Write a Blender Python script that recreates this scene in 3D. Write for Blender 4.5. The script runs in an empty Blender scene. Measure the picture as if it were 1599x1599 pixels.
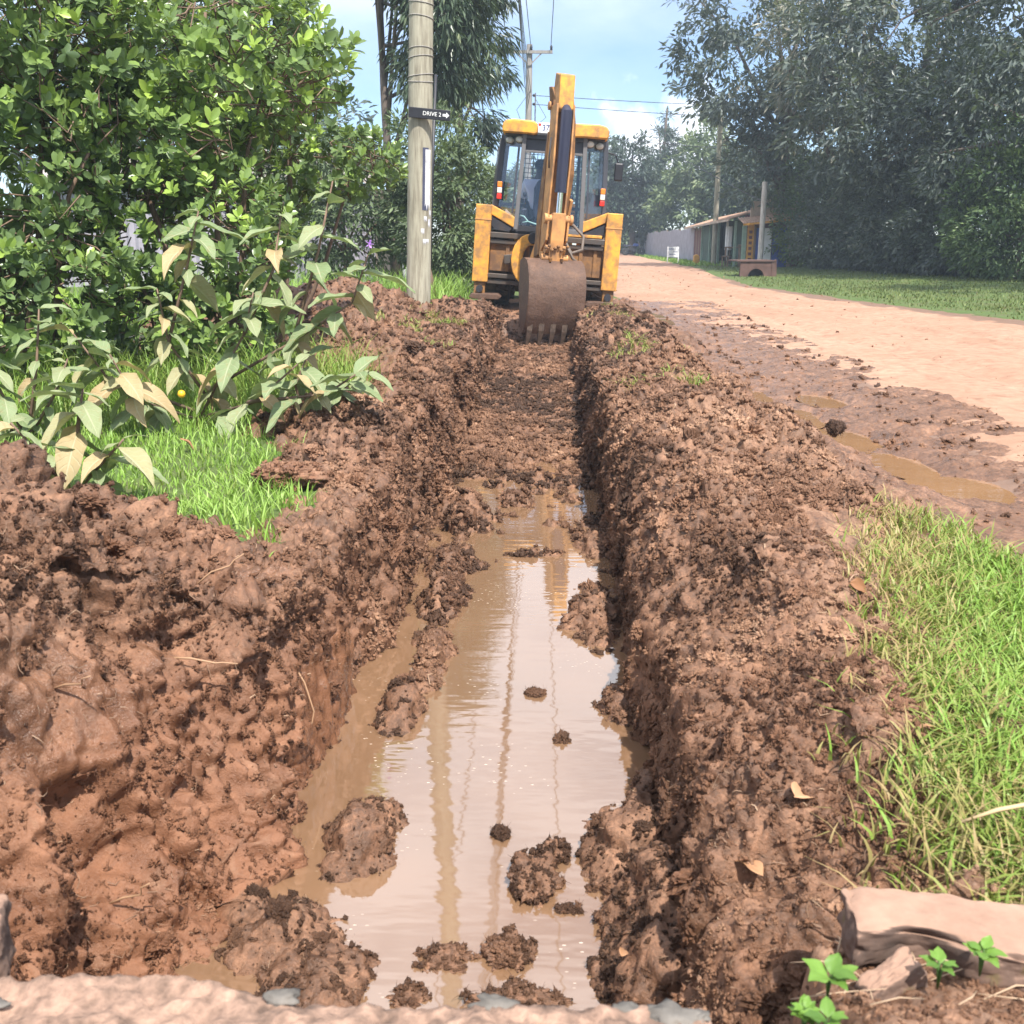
import bpy, bmesh, math, random
import numpy as np
from mathutils import Vector, Matrix, Euler

random.seed(7)
RNG = np.random.default_rng(11)
SC = bpy.context.scene
COL = SC.collection
R = math.radians

# ------------------------------------------------------------------ camera
CAM_Z = 1.05
PITCH = 15.03
cam_d = bpy.data.cameras.new('camera')
cam = bpy.data.objects.new('camera', cam_d)
COL.objects.link(cam)
cam.location = (0, 0, CAM_Z)
cam.rotation_euler = (R(90 - PITCH), 0, R(1.96))
cam_d.sensor_width = 36.0
cam_d.lens = 36.0 * 1569 / 1599
cam_d.clip_start = 0.02
cam_d.clip_end = 600
cam_d.dof.use_dof = True
cam_d.dof.focus_distance = 6.5
cam_d.dof.aperture_fstop = 9.0
SC.camera = cam

# ------------------------------------------------------------------ world, sun, exposure
SUN_EL, SUN_AZ = 57.0, 157.0          # azimuth clockwise from +Y: right of and behind the camera
world = bpy.data.worlds.new('World')
SC.world = world
world.use_nodes = True
wn = world.node_tree.nodes
wl = world.node_tree.links
wn.clear()
w_out = wn.new('ShaderNodeOutputWorld')
w_bg = wn.new('ShaderNodeBackground')
w_bg.inputs['Strength'].default_value = 0.115
w_sky = wn.new('ShaderNodeTexSky')
w_sky.sky_type = 'NISHITA'
w_sky.sun_disc = False
w_sky.sun_elevation = R(SUN_EL)
w_sky.sun_rotation = R(SUN_AZ)
w_sky.altitude = 1800
w_sky.air_density = 1.0
w_sky.dust_density = 1.0
w_sky.ozone_density = 4.0
# clouds: broken cumulus and thin white veil mixed over the clear sky
w_tc = wn.new('ShaderNodeTexCoord')
w_map = wn.new('ShaderNodeMapping')
w_map.inputs['Scale'].default_value = (1.0, 1.0, 2.6)
w_map.inputs['Location'].default_value = (0.35, 0.1, 0.18)
wl.new(w_tc.outputs['Generated'], w_map.inputs['Vector'])
w_n1 = wn.new('ShaderNodeTexNoise')
w_n1.inputs['Scale'].default_value = 2.3
w_n1.inputs['Detail'].default_value = 9
w_n1.inputs['Roughness'].default_value = 0.56
wl.new(w_map.outputs['Vector'], w_n1.inputs['Vector'])
w_r1 = wn.new('ShaderNodeValToRGB')
w_r1.color_ramp.elements[0].position = 0.36
w_r1.color_ramp.elements[0].color = (0.10, 0.10, 0.10, 1)
w_r1.color_ramp.elements[1].position = 0.56
w_r1.color_ramp.elements[1].color = (0.92, 0.92, 0.92, 1)
wl.new(w_n1.outputs['Fac'], w_r1.inputs['Fac'])
w_mix = wn.new('ShaderNodeMixRGB')
w_mix.inputs['Color2'].default_value = (9.0, 9.3, 10.0, 1)
# the cloud deck thins out towards the horizon, where one heap of cumulus stands
w_sep = wn.new('ShaderNodeSeparateXYZ'); wl.new(w_tc.outputs['Generated'], w_sep.inputs[0])
w_el = wn.new('ShaderNodeMapRange'); w_el.interpolation_type = 'SMOOTHSTEP'
w_el.inputs['From Min'].default_value = 0.10; w_el.inputs['From Max'].default_value = 0.34
w_el.inputs['To Min'].default_value = 0.06; w_el.inputs['To Max'].default_value = 1.0
wl.new(w_sep.outputs['Z'], w_el.inputs['Value'])
w_mul = wn.new('ShaderNodeMath'); w_mul.operation = 'MULTIPLY'
wl.new(w_r1.outputs['Color'], w_mul.inputs[0]); wl.new(w_el.outputs[0], w_mul.inputs[1])
w_n2 = wn.new('ShaderNodeTexNoise'); w_n2.inputs['Scale'].default_value = 26; w_n2.inputs['Detail'].default_value = 7
wl.new(w_tc.outputs['Generated'], w_n2.inputs['Vector'])
w_d = wn.new('ShaderNodeVectorMath'); w_d.operation = 'DISTANCE'; w_d.inputs[1].default_value = (0.112, 0.990, 0.072)
wl.new(w_tc.outputs['Generated'], w_d.inputs[0])
w_s = wn.new('ShaderNodeMath'); w_s.operation = 'MULTIPLY_ADD'; w_s.inputs[1].default_value = 0.17; wl.new(w_n2.outputs['Fac'], w_s.inputs[0]); wl.new(w_d.outputs['Value'], w_s.inputs[2])
w_r2 = wn.new('ShaderNodeMapRange'); w_r2.interpolation_type = 'SMOOTHSTEP'
w_r2.inputs['From Min'].default_value = 0.160; w_r2.inputs['From Max'].default_value = 0.105
wl.new(w_s.outputs[0], w_r2.inputs['Value'])
w_max = wn.new('ShaderNodeMath'); w_max.operation = 'MAXIMUM'
wl.new(w_mul.outputs[0], w_max.inputs[0]); wl.new(w_r2.outputs[0], w_max.inputs[1])
wl.new(w_max.outputs[0], w_mix.inputs['Fac'])
wl.new(w_sky.outputs['Color'], w_mix.inputs['Color1'])
wl.new(w_mix.outputs['Color'], w_bg.inputs['Color'])
wl.new(w_bg.outputs['Background'], w_out.inputs['Surface'])

sun_d = bpy.data.lights.new('sun', 'SUN')
sun_d.energy = 5.0
sun_d.angle = R(0.6)
sun_d.color = (1.0, 0.95, 0.87)
sun = bpy.data.objects.new('sun', sun_d)
COL.objects.link(sun)
_a, _e = R(SUN_AZ), R(SUN_EL)
SUN_DIR = Vector((math.sin(_a) * math.cos(_e), math.cos(_a) * math.cos(_e), math.sin(_e)))
sun.rotation_euler = SUN_DIR.to_track_quat('Z', 'Y').to_euler()
sun.location = (20, -20, 40)

SC.view_settings.view_transform = 'Standard'
SC.view_settings.look = 'None'
SC.view_settings.exposure = 0.80
SC.view_settings.gamma = 1.0
SC.view_settings.use_curve_mapping = False
SC.render.engine = 'CYCLES'
SC.cycles.max_bounces = 8
SC.cycles.transparent_max_bounces = 12
SC.cycles.use_denoising = True

# ------------------------------------------------------------------ noise in numpy
def _h(ix, iy, iz, s):
    h = (ix.astype(np.uint32) * np.uint32(374761393) + iy.astype(np.uint32) * np.uint32(668265263)
         + iz.astype(np.uint32) * np.uint32(2246822519) + np.uint32((s * 3266489917) & 0xffffffff))
    h = (h ^ (h >> np.uint32(13))) * np.uint32(1274126177)
    h = (h ^ (h >> np.uint32(16))) * np.uint32(2654435761)
    return h ^ (h >> np.uint32(15))

def vnoise(p, s=0):
    f = np.floor(p)
    i = f.astype(np.int64)
    t = (p - f).astype(np.float32)
    t = t * t * t * (t * (t * 6 - 15) + 10)
    ix, iy, iz = i[:, 0], i[:, 1], i[:, 2]
    c = {}
    for a in (0, 1):
        for b in (0, 1):
            for d in (0, 1):
                c[a, b, d] = _h(ix + a, iy + b, iz + d, s).astype(np.float32) * np.float32(2 / 4294967295.) - 1
    x, y, z = t[:, 0], t[:, 1], t[:, 2]
    l = lambda A, B, k: A + (B - A) * k
    return l(l(l(c[0, 0, 0], c[1, 0, 0], x), l(c[0, 1, 0], c[1, 1, 0], x), y),
             l(l(c[0, 0, 1], c[1, 0, 1], x), l(c[0, 1, 1], c[1, 1, 1], x), y), z)

def fbm(p, octv=4, s=0, g=0.5):
    o = 0; a = 1.0; n = 0
    for k in range(octv):
        o = o + a * vnoise(p * (2.03 ** k) + k * 7.3, s + k)
        n += a; a *= g
    return o / n

def worley(p, s=0):
    b = np.floor(p - 0.5).astype(np.int64)
    best = np.full(len(p), 9.0, np.float32)
    for a in (0, 1):
        for c in (0, 1):
            for d in (0, 1):
                ix, iy, iz = b[:, 0] + a, b[:, 1] + c, b[:, 2] + d
                h = _h(ix, iy, iz, s)
                jx = (h & np.uint32(1023)).astype(np.float32) / 1023
                jy = ((h >> np.uint32(10)) & np.uint32(1023)).astype(np.float32) / 1023
                jz = ((h >> np.uint32(20)) & np.uint32(1023)).astype(np.float32) / 1023
                dd = ((ix + 0.15 + 0.7 * jx - p[:, 0]) ** 2 + (iy + 0.15 + 0.7 * jy - p[:, 1]) ** 2
                      + (iz + 0.15 + 0.7 * jz - p[:, 2]) ** 2)
                best = np.minimum(best, dd.astype(np.float32))
    return np.sqrt(best)

def sstep(a, b, x):
    t = np.clip((x - a) / (b - a), 0, 1)
    return t * t * (3 - 2 * t)

# ------------------------------------------------------------------ object helpers
def tag(o, label=None, cat=None, group=None, kind=None):
    if label: o['label'] = label
    if cat: o['category'] = cat
    if group: o['group'] = group
    if kind: o['kind'] = kind
    return o

def thing(name, label, cat, loc=(0, 0, 0), rot=(0, 0, 0), group=None):
    o = bpy.data.objects.new(name, None)
    o.empty_display_size = 0.2
    COL.objects.link(o)
    o.location = loc
    o.rotation_euler = rot
    return tag(o, label, cat, group)

def link(name, me, mat=None, parent=None, smooth=False):
    o = bpy.data.objects.new(name, me)
    COL.objects.link(o)
    if mat is not None and len(me.materials) == 0:
        me.materials.append(mat)
    if parent is not None:
        o.parent = parent
    return o

def mesh_np(name, V, F, mat=None, parent=None, smooth=True, attrs=None):
    """V (n,3); F (m,k) all triangles or all quads"""
    me = bpy.data.meshes.new(name)
    V = np.ascontiguousarray(V, np.float32)
    F = np.ascontiguousarray(F, np.int32)
    n, k = F.shape
    me.vertices.add(len(V))
    me.vertices.foreach_set('co', V.ravel())
    me.loops.add(n * k)
    me.loops.foreach_set('vertex_index', F.ravel())
    me.polygons.add(n)
    me.polygons.foreach_set('loop_start', np.arange(n, dtype=np.int32) * k)
    me.polygons.foreach_set('loop_total', np.full(n, k, np.int32))
    me.polygons.foreach_set('use_smooth', np.full(n, smooth, bool))
    if attrs:
        for an, av in attrs.items():
            at = me.attributes.new(an, 'FLOAT', 'POINT')
            at.data.foreach_set('value', np.ascontiguousarray(av, np.float32))
    me.update(calc_edges=True)
    return link(name, me, mat, parent)

class MB:
    """collects shapes into one mesh"""
    def __init__(self):
        self.v = []; self.f = []
    def add(self, vs, fs):
        b = len(self.v)
        self.v += [tuple(v) for v in vs]
        self.f += [tuple(b + i for i in f) for f in fs]
        return self
    def box(self, x0, x1, y0, y1, z0, z1, M=None):
        vs = [Vector((x, y, z)) for x in (x0, x1) for y in (y0, y1) for z in (z0, z1)]
        if M is not None: vs = [M @ v for v in vs]
        return self.add(vs, [(0, 1, 3, 2), (4, 6, 7, 5), (0, 4, 5, 1), (2, 3, 7, 6), (0, 2, 6, 4), (1, 5, 7, 3)])
    def bar(self, a, b, w, h, up=(0, 0, 1)):
        a, b = Vector(a), Vector(b)
        d = (b - a); L = d.length; d.normalize()
        u = Vector(up)
        if abs(d.dot(u)) > 0.99: u = Vector((0, 1, 0))
        s = d.cross(u).normalized(); t = s.cross(d).normalized()
        vs = []
        for p in (a, b):
            for i, j in ((-1, -1), (1, -1), (1, 1), (-1, 1)):
                vs.append(p + s * i * w / 2 + t * j * h / 2)
        return self.add(vs, [(0, 1, 2, 3), (7, 6, 5, 4), (0, 4, 5, 1), (1, 5, 6, 2), (2, 6, 7, 3), (3, 7, 4, 0)])
    def tube(self, pts, rad, n=8, cap=True):
        pts = [Vector(p) for p in pts]
        if not hasattr(rad, '__len__'): rad = [rad] * len(pts)
        vs = []; fs = []
        prev = None
        for i, p in enumerate(pts):
            d = (pts[min(i + 1, len(pts) - 1)] - pts[max(i - 1, 0)])
            if d.length < 1e-9: d = Vector((0, 0, 1))
            d.normalize()
            if prev is None:
                u = Vector((0, 0, 1)) if abs(d.z) < 0.9 else Vector((1, 0, 0))
                s = d.cross(u).normalized()
            else:
                s = (prev - d * prev.dot(d)).normalized()
            prev = s
            t = d.cross(s)
            for k in range(n):
                a = 2 * math.pi * k / n
                vs.append(p + (s * math.cos(a) + t * math.sin(a)) * rad[i])
        for i in range(len(pts) - 1):
            for k in range(n):
                a = i * n + k; b = i * n + (k + 1) % n
                fs.append((a, b, b + n, a + n))
        if cap:
            fs.append(tuple(reversed(range(n))))
            fs.append(tuple(range((len(pts) - 1) * n, len(pts) * n)))
        return self.add(vs, fs)
    def prism(self, poly, t0, t1, fn):
        """poly: 2-D outline; fn(a, b, t) -> 3-D point"""
        n = len(poly)
        vs = [fn(a, b, t0) for a, b in poly] + [fn(a, b, t1) for a, b in poly]
        fs = [tuple(range(n)), tuple(reversed(range(n, 2 * n)))]
        for i in range(n):
            j = (i + 1) % n
            fs.append((i, i + n, j + n, j))
        return self.add(vs, fs)
    def lathe(self, prof, c, axis='z', n=24):
        """prof: list of (r, h)"""
        c = Vector(c); vs = []; fs = []
        for r, h in prof:
            for k in range(n):
                a = 2 * math.pi * k / n
                x, y = r * math.cos(a), r * math.sin(a)
                vs.append(c + (Vector((x, y, h)) if axis == 'z' else Vector((h, x, y)) if axis == 'x' else Vector((x, h, y))))
        for i in range(len(prof) - 1):
            for k in range(n):
                a = i * n + k; b = i * n + (k + 1) % n
                fs.append((a, b, b + n, a + n))
        fs.append(tuple(reversed(range(n)))); fs.append(tuple(range((len(prof) - 1) * n, len(prof) * n)))
        return self.add(vs, fs)
    def build(self, name, mat, parent=None, smooth=False, bevel=0, recalc=True):
        me = bpy.data.meshes.new(name)
        me.from_pydata(self.v, [], self.f)
        if recalc:
            bm = bmesh.new(); bm.from_mesh(me)
            bmesh.ops.recalc_face_normals(bm, faces=bm.faces)
            bm.to_mesh(me); bm.free()
        if smooth:
            me.polygons.foreach_set('use_smooth', [True] * len(me.polygons))
            me.update()
        o = link(name, me, mat, parent)
        if bevel:
            m = o.modifiers.new('bevel', 'BEVEL'); m.width = bevel; m.segments = 2; m.limit_method = 'ANGLE'
            m.angle_limit = R(35)
        if smooth == 'auto':
            try:
                me.set_sharp_from_angle(angle=R(35))
            except Exception:
                pass
        return o

# ------------------------------------------------------------------ materials
def new_mat(name):
    m = bpy.data.materials.new(name); m.use_nodes = True
    nt = m.node_tree
    return m, nt, nt.nodes['Principled BSDF']

def nd(nt, t, **kw):
    n = nt.nodes.new('ShaderNode' + t)
    for k, v in kw.items():
        if k in n.inputs.keys(): n.inputs[k].default_value = v
        else: setattr(n, k, v)
    return n

def coords(nt, scale=(1, 1, 1), kind='Object'):
    tc = nd(nt, 'TexCoord'); mp = nd(nt, 'Mapping')
    mp.inputs['Scale'].default_value = scale
    nt.links.new(tc.outputs[kind], mp.inputs['Vector'])
    return mp.outputs['Vector']

def noise(nt, vec, scale, detail=5, rough=0.55, dist=0.0):
    n = nd(nt, 'TexNoise', Scale=scale, Detail=detail, Roughness=rough, Distortion=dist)
    nt.links.new(vec, n.inputs['Vector'])
    return n.outputs['Fac']

def ramp(nt, fac, stops):
    r = nd(nt, 'ValToRGB'); e = r.color_ramp.elements
    while len(e) < len(stops): e.new(0.5)
    for i, (p, c) in enumerate(stops):
        e[i].position = p
        e[i].color = (*c, 1) if len(c) == 3 else c
    nt.links.new(fac, r.inputs['Fac'])
    return r.outputs['Color']

def mixc(nt, fac, a, b, mode='MIX'):
    m = nd(nt, 'MixRGB', blend_type=mode)
    for inp, v in (('Fac', fac), ('Color1', a), ('Color2', b)):
        if isinstance(v, (int, float)): m.inputs[inp].default_value = v
        elif isinstance(v, tuple): m.inputs[inp].default_value = (*v, 1)
        else: nt.links.new(v, m.inputs[inp])
    return m.outputs['Color']

def bump(nt, bsdf, h, strength=0.5, dist=0.02):
    b = nd(nt, 'Bump', Strength=strength, Distance=dist)
    nt.links.new(h, b.inputs['Height'])
    nt.links.new(b.outputs['Normal'], bsdf.inputs['Normal'])
    return b

def attr(nt, name):
    a = nd(nt, 'Attribute', attribute_name=name)
    return a.outputs['Fac']

def gray(v): return (v, v, v)

def paint(name, col, rough=0.45, dirt=0.35, dirtcol=(0.13, 0.075, 0.045), metal=0.0, dscale=5.0, edge=None):
    m, nt, b = new_mat(name)
    v = coords(nt)
    d = noise(nt, v, dscale, 8, 0.65)
    d2 = noise(nt, v, dscale * 6, 4, 0.6)
    f = ramp(nt, d, [(0.62 - dirt * 0.4, gray(0)), (0.80 - dirt * 0.3, gray(min(1, dirt * 1.6)))])
    vcol = mixc(nt, d2, tuple(c * 0.86 for c in col), tuple(min(1, c * 1.1) for c in col))
    c = mixc(nt, f, vcol, dirtcol)
    nt.links.new(c, b.inputs['Base Color'])
    rr = ramp(nt, d, [(0.3, gray(rough)), (0.75, gray(min(1, rough + 0.35)))])
    nt.links.new(rr, b.inputs['Roughness'])
    b.inputs['Metallic'].default_value = metal
    bump(nt, b, d2, 0.08, 0.01)
    return m

def leaf_mat(name, stops, rough=0.45, trans=0.25, spec=0.4, veins=False):
    m, nt, b = new_mat(name)
    t = attr(nt, 'tint')
    c = ramp(nt, t, stops)
    if veins:
        lu, lv = attr(nt, 'lu'), attr(nt, 'lv')
        def mth(op, a, b_):
            m_ = nd(nt, 'Math', operation=op)
            for k, q in enumerate((a, b_)):
                if isinstance(q, (int, float)): m_.inputs[k].default_value = q
                else: nt.links.new(q, m_.inputs[k])
            return m_.outputs[0]
        fr = mth('FRACT', mth('SUBTRACT', mth('MULTIPLY', lu, 7.0), mth('MULTIPLY', lv, 1.5)), 0.0)
        side = ramp(nt, fr, [(0.0, gray(1)), (0.14, gray(0)), (0.86, gray(0)), (1.0, gray(1))])
        mid = ramp(nt, lv, [(0.03, gray(1)), (0.12, gray(0))])
        vn = mixc(nt, 1.0, mixc(nt, 1.0, side, gray(0.45), 'MULTIPLY'), mid, 'LIGHTEN')
        blot = noise(nt, coords(nt, (1, 1, 1), 'Object'), 9, 5, 0.65)
        c = mixc(nt, ramp(nt, blot, [(0.55, gray(0)), (0.72, gray(0.5))]), c, (0.30, 0.20, 0.085))
        c = mixc(nt, mixc(nt, 1.0, vn, gray(0.42), 'MULTIPLY'), c, (0.52, 0.52, 0.36))
        bump(nt, b, vn, 0.35, 0.01)
    nt.links.new(c, b.inputs['Base Color'])
    b.inputs['Roughness'].default_value = rough
    b.inputs['Specular IOR Level'].default_value = spec
    tr = nd(nt, 'BsdfTranslucent')
    c2 = mixc(nt, 0.5, c, (0.22, 0.30, 0.03))
    nt.links.new(c2, tr.inputs['Color'])
    mx = nd(nt, 'MixShader', Fac=trans)
    nt.links.new(b.outputs['BSDF'], mx.inputs[1]); nt.links.new(tr.outputs['BSDF'], mx.inputs[2])
    nt.links.new(mx.outputs['Shader'], nt.nodes['Material Output'].inputs['Surface'])
    return m

def wood(name, c1, c2, scale=(14, 14, 1.2), rough=0.8, b=0.5):
    m, nt, bs = new_mat(name)
    v = coords(nt, scale)
    n1 = noise(nt, v, 2.0, 8, 0.65)
    v2 = coords(nt)
    n2 = noise(nt, v2, 1.4, 4, 0.6)
    c = ramp(nt, n1, [(0.3, c1), (0.55, c2), (0.8, tuple(min(1, x * 1.2) for x in c2))])
    c = mixc(nt, ramp(nt, n2, [(0.45, gray(0)), (0.75, gray(0.55))]), c, tuple(x * 0.75 for x in c1))
    nt.links.new(c, bs.inputs['Base Color'])
    bs.inputs['Roughness'].default_value = rough
    bump(nt, bs, n1, b, 0.01)
    return m

def plain(name, col, rough=0.6, metal=0.0, var=0.15, scale=8, bmp=0.1):
    m, nt, b = new_mat(name)
    v = coords(nt)
    n = noise(nt, v, scale, 6, 0.6)
    c = ramp(nt, n, [(0.3, tuple(x * (1 - var) for x in col)), (0.7, tuple(min(1, x * (1 + var)) for x in col))])
    nt.links.new(c, b.inputs['Base Color'])
    b.inputs['Roughness'].default_value = rough
    b.inputs['Metallic'].default_value = metal
    bump(nt, b, n, bmp, 0.01)
    return m

M = {}
# mud: wet topsoil, red clay (attribute clay) and dried crust (attribute dry)
def make_mud():
    m, nt, b = new_mat('mud')
    v = coords(nt)
    n1 = noise(nt, v, 7, 9, 0.68, 0.6)
    n2 = noise(nt, v, 55, 6, 0.7, 0.8)
    n3 = noise(nt, v, 2.1, 5, 0.6)
    base = ramp(nt, n1, [(0.30, (0.076, 0.038, 0.021)), (0.5, (0.168, 0.084, 0.047)), (0.72, (0.30, 0.158, 0.092))])
    fine = ramp(nt, n2, [(0.32, gray(0.55)), (0.5, gray(1.0)), (0.68, gray(1.5))])
    base = mixc(nt, 1.0, base, fine, 'MULTIPLY')
    clay = ramp(nt, n1, [(0.3, (0.150, 0.062, 0.030)), (0.7, (0.285, 0.128, 0.066))])
    cf = nd(nt, 'Math', operation='ADD')
    nt.links.new(attr(nt, 'clay'), cf.inputs[0])
    s3 = nd(nt, 'Math', operation='MULTIPLY_ADD'); s3.inputs[1].default_value = 0.9; s3.inputs[2].default_value = -0.45
    nt.links.new(n3, s3.inputs[0]); nt.links.new(s3.outputs[0], cf.inputs[1])
    cfr = ramp(nt, cf.outputs[0], [(0.25, gray(0)), (0.8, gray(0.9))])
    base = mixc(nt, cfr, base, clay)
    dry = ramp(nt, n2, [(0.3, (0.225, 0.124, 0.076)), (0.7, (0.42, 0.255, 0.165))])
    df = nd(nt, 'Math', operation='ADD')
    nt.links.new(attr(nt, 'dry'), df.inputs[0])
    s4 = nd(nt, 'Math', operation='MULTIPLY_ADD'); s4.inputs[1].default_value = 1.6; s4.inputs[2].default_value = -0.8
    n4 = noise(nt, v, 11, 7, 0.7, 0.5)
    nt.links.new(n4, s4.inputs[0]); nt.links.new(s4.outputs[0], df.inputs[1])
    dfr = ramp(nt, df.outputs[0], [(0.30, gray(0)), (0.75, gray(0.9))])
    base = mixc(nt, dfr, base, dry)
    nt.links.new(base, b.inputs['Base Color'])
    rr = ramp(nt, n1, [(0.35, gray(0.36)), (0.65, gray(0.7))])
    rr = mixc(nt, attr(nt, 'gloss'), rr, (0.22, 0.22, 0.22))
    rr = mixc(nt, dfr, rr, (0.85, 0.85, 0.85))
    nt.links.new(rr, b.inputs['Roughness'])
    b.inputs['Specular IOR Level'].default_value = 0.5
    h = mixc(nt, 0.5, n2, noise(nt, v, 140, 4, 0.7, 0.5))
    bump(nt, b, h, 0.65, 0.015)
    return m
M['mud'] = make_mud()

def make_water(name, col, rough=0.03, ior=1.55, foam=True):
    m, nt, b = new_mat(name)
    v = coords(nt)
    n1 = noise(nt, v, 1.6, 4, 0.5)
    c = ramp(nt, n1, [(0.3, tuple(x * 0.88 for x in col)), (0.7, tuple(min(1, x * 1.1) for x in col))])
    rough_in = None
    if foam:
        vf = coords(nt, (26, 60, 1))
        nf = nd(nt, 'TexVoronoi', Scale=1.0); nt.links.new(vf, nf.inputs['Vector'])
        dots = ramp(nt, nf.outputs['Distance'], [(0.10, gray(1)), (0.16, gray(0))])
        patch = ramp(nt, noise(nt, v, 3.0, 3, 0.6), [(0.52, gray(0)), (0.66, gray(0.8))])
        f = mixc(nt, 1.0, dots, patch, 'MULTIPLY')
        c = mixc(nt, f, c, (0.70, 0.58, 0.45))
        rough_in = mixc(nt, f, gray(rough), gray(0.6))
    nt.links.new(c, b.inputs['Base Color'])
    if rough_in is not None: nt.links.new(rough_in, b.inputs['Roughness'])
    else: b.inputs['Roughness'].default_value = rough
    b.inputs['IOR'].default_value = ior
    vr = coords(nt, (1.0, 3.2, 1))
    n2 = noise(nt, vr, 5.0, 2, 0.5)
    bump(nt, b, n2, 0.035, 0.03)
    return m
M['water'] = make_water('muddy_water', (0.205, 0.118, 0.066), ior=2.6)
M['puddle'] = make_water('puddle_water', (0.27, 0.145, 0.070), ior=2.1, foam=False)

def make_road():
    m, nt, b = new_mat('dirt_road')
    v = coords(nt)
    n1 = noise(nt, v, 0.55, 7, 0.62, 0.3)
    n2 = noise(nt, v, 9, 7, 0.68)
    n3 = noise(nt, coords(nt, (1.6, 0.9, 1)), 2.6, 8, 0.72, 0.8)
    c = ramp(nt, n2, [(0.28, (0.25, 0.140, 0.092)), (0.5, (0.37, 0.222, 0.152)), (0.72, (0.45, 0.285, 0.20))])
    c = mixc(nt, ramp(nt, n1, [(0.42, gray(0)), (0.68, gray(0.7))]), c, (0.27, 0.155, 0.098))
    c = mixc(nt, ramp(nt, n3, [(0.55, gray(0)), (0.68, gray(0.65))]), c, (0.19, 0.10, 0.06))
    # damp brown margin where the road meets the churned mud
    w = nd(nt, 'Math', operation='ADD'); nt.links.new(attr(nt, 'wet'), w.inputs[0])
    s = nd(nt, 'Math', operation='MULTIPLY_ADD'); s.inputs[1].default_value = 1.9; s.inputs[2].default_value = -0.95
    nt.links.new(noise(nt, v, 1.3, 7, 0.62), s.inputs[0]); nt.links.new(s.outputs[0], w.inputs[1])
    wf = ramp(nt, w.outputs[0], [(0.42, gray(0)), (0.62, gray(1))])
    c = mixc(nt, wf, c, mixc(nt, n2, (0.14, 0.085, 0.058), (0.25, 0.155, 0.11)))
    nt.links.new(c, b.inputs['Base Color'])
    nt.links.new(mixc(nt, wf, gray(0.92), gray(0.5)), b.inputs['Roughness'])
    b.inputs['Specular IOR Level'].default_value = 0.3
    h = mixc(nt, 0.5, n2, noise(nt, v, 45, 5, 0.7))
    bump(nt, b, h, 0.6, 0.02)
    return m
M['road'] = make_road()

def make_ground():
    m, nt, b = new_mat('ground_soil')
    v = coords(nt)
    n1 = noise(nt, v, 1.5, 6, 0.62)
    n2 = noise(nt, v, 18, 6, 0.68)
    c = ramp(nt, n2, [(0.3, (0.045, 0.068, 0.016)), (0.55, (0.075, 0.125, 0.024)), (0.75, (0.13, 0.16, 0.045))])
    c = mixc(nt, ramp(nt, n1, [(0.48, gray(0)), (0.75, gray(0.6))]), c, (0.12, 0.085, 0.045))
    nt.links.new(c, b.inputs['Base Color'])
    b.inputs['Roughness'].default_value = 0.95
    bump(nt, b, n2, 0.7, 0.03)
    return m
M['ground'] = make_ground()

M['yellow'] = paint('machine_yellow', (0.80, 0.37, 0.045), 0.42, 0.55, (0.26, 0.14, 0.065), 0, 6)
M['yellow_worn'] = paint('worn_yellow', (0.62, 0.30, 0.10), 0.5, 0.55, (0.23, 0.125, 0.065), 0, 3.5)
M['yellow_mud'] = paint('muddy_yellow', (0.36, 0.17, 0.045), 0.6, 0.75, (0.14, 0.075, 0.04), 0, 4)
M['steel_dark'] = paint('dark_steel', (0.035, 0.036, 0.045), 0.45, 0.35, (0.10, 0.065, 0.045), 0.3, 5)
M['rail'] = paint('greased_rail', (0.11, 0.095, 0.085), 0.4, 0.5, (0.12, 0.075, 0.05), 0.6, 6)
M['cab'] = paint('cab_frame_grey', (0.045, 0.048, 0.062), 0.42, 0.12, (0.12, 0.10, 0.09), 0, 4)
M['frame_grey'] = paint('window_frame_grey', (0.13, 0.125, 0.13), 0.45, 0.2, (0.16, 0.11, 0.08), 0, 4)
M['ram'] = paint('ram_navy', (0.030, 0.032, 0.060), 0.3, 0.08, (0.12, 0.08, 0.06), 0.2, 4)
M['chrome'] = plain('chrome_rod', (0.72, 0.72, 0.74), 0.15, 1.0, 0.05)
M['rubber'] = plain('rubber', (0.022, 0.021, 0.021), 0.75, 0, 0.3)
M['tyre'] = paint('muddy_tyre', (0.024, 0.023, 0.022), 0.85, 0.6, (0.13, 0.078, 0.05), 0, 5)
M['hose'] = plain('hose', (0.13, 0.10, 0.08), 0.6, 0, 0.3)
M['white'] = plain('white_paint', (0.78, 0.78, 0.77), 0.5, 0, 0.06)
M['plate_white'] = plain('plate_white', (0.74, 0.75, 0.78), 0.4, 0, 0.04)
M['backing'] = plain('dark_backing', (0.05, 0.055, 0.10), 0.7)
M['paper'] = plain('weathered_paper', (0.52, 0.52, 0.55), 0.8, 0, 0.35, 9)
M['black'] = plain('black_paint', (0.016, 0.016, 0.022), 0.45, 0, 0.2)
M['navytext'] = plain('navy_print', (0.03, 0.05, 0.20), 0.5)
M['redlens'] = plain('red_lens', (0.75, 0.03, 0.02), 0.25, 0, 0.1)
M['amberlens'] = plain('amber_lens', (0.80, 0.22, 0.02), 0.25, 0, 0.1)
M['clearlens'] = plain('clear_lens', (0.62, 0.60, 0.55), 0.2, 0, 0.1)
M['seat'] = plain('seat_vinyl', (0.022, 0.024, 0.045), 0.6, 0, 0.2)
M['green_hose'] = plain('pale_green_cable', (0.42, 0.62, 0.50), 0.5)
M['concrete'] = plain('old_concrete', (0.27, 0.172, 0.125), 0.9, 0, 0.6, 34, 1.0)
M['culvert'] = plain('culvert_concrete', (0.105, 0.058, 0.048), 0.9, 0, 0.35, 5, 0.5)
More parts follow.
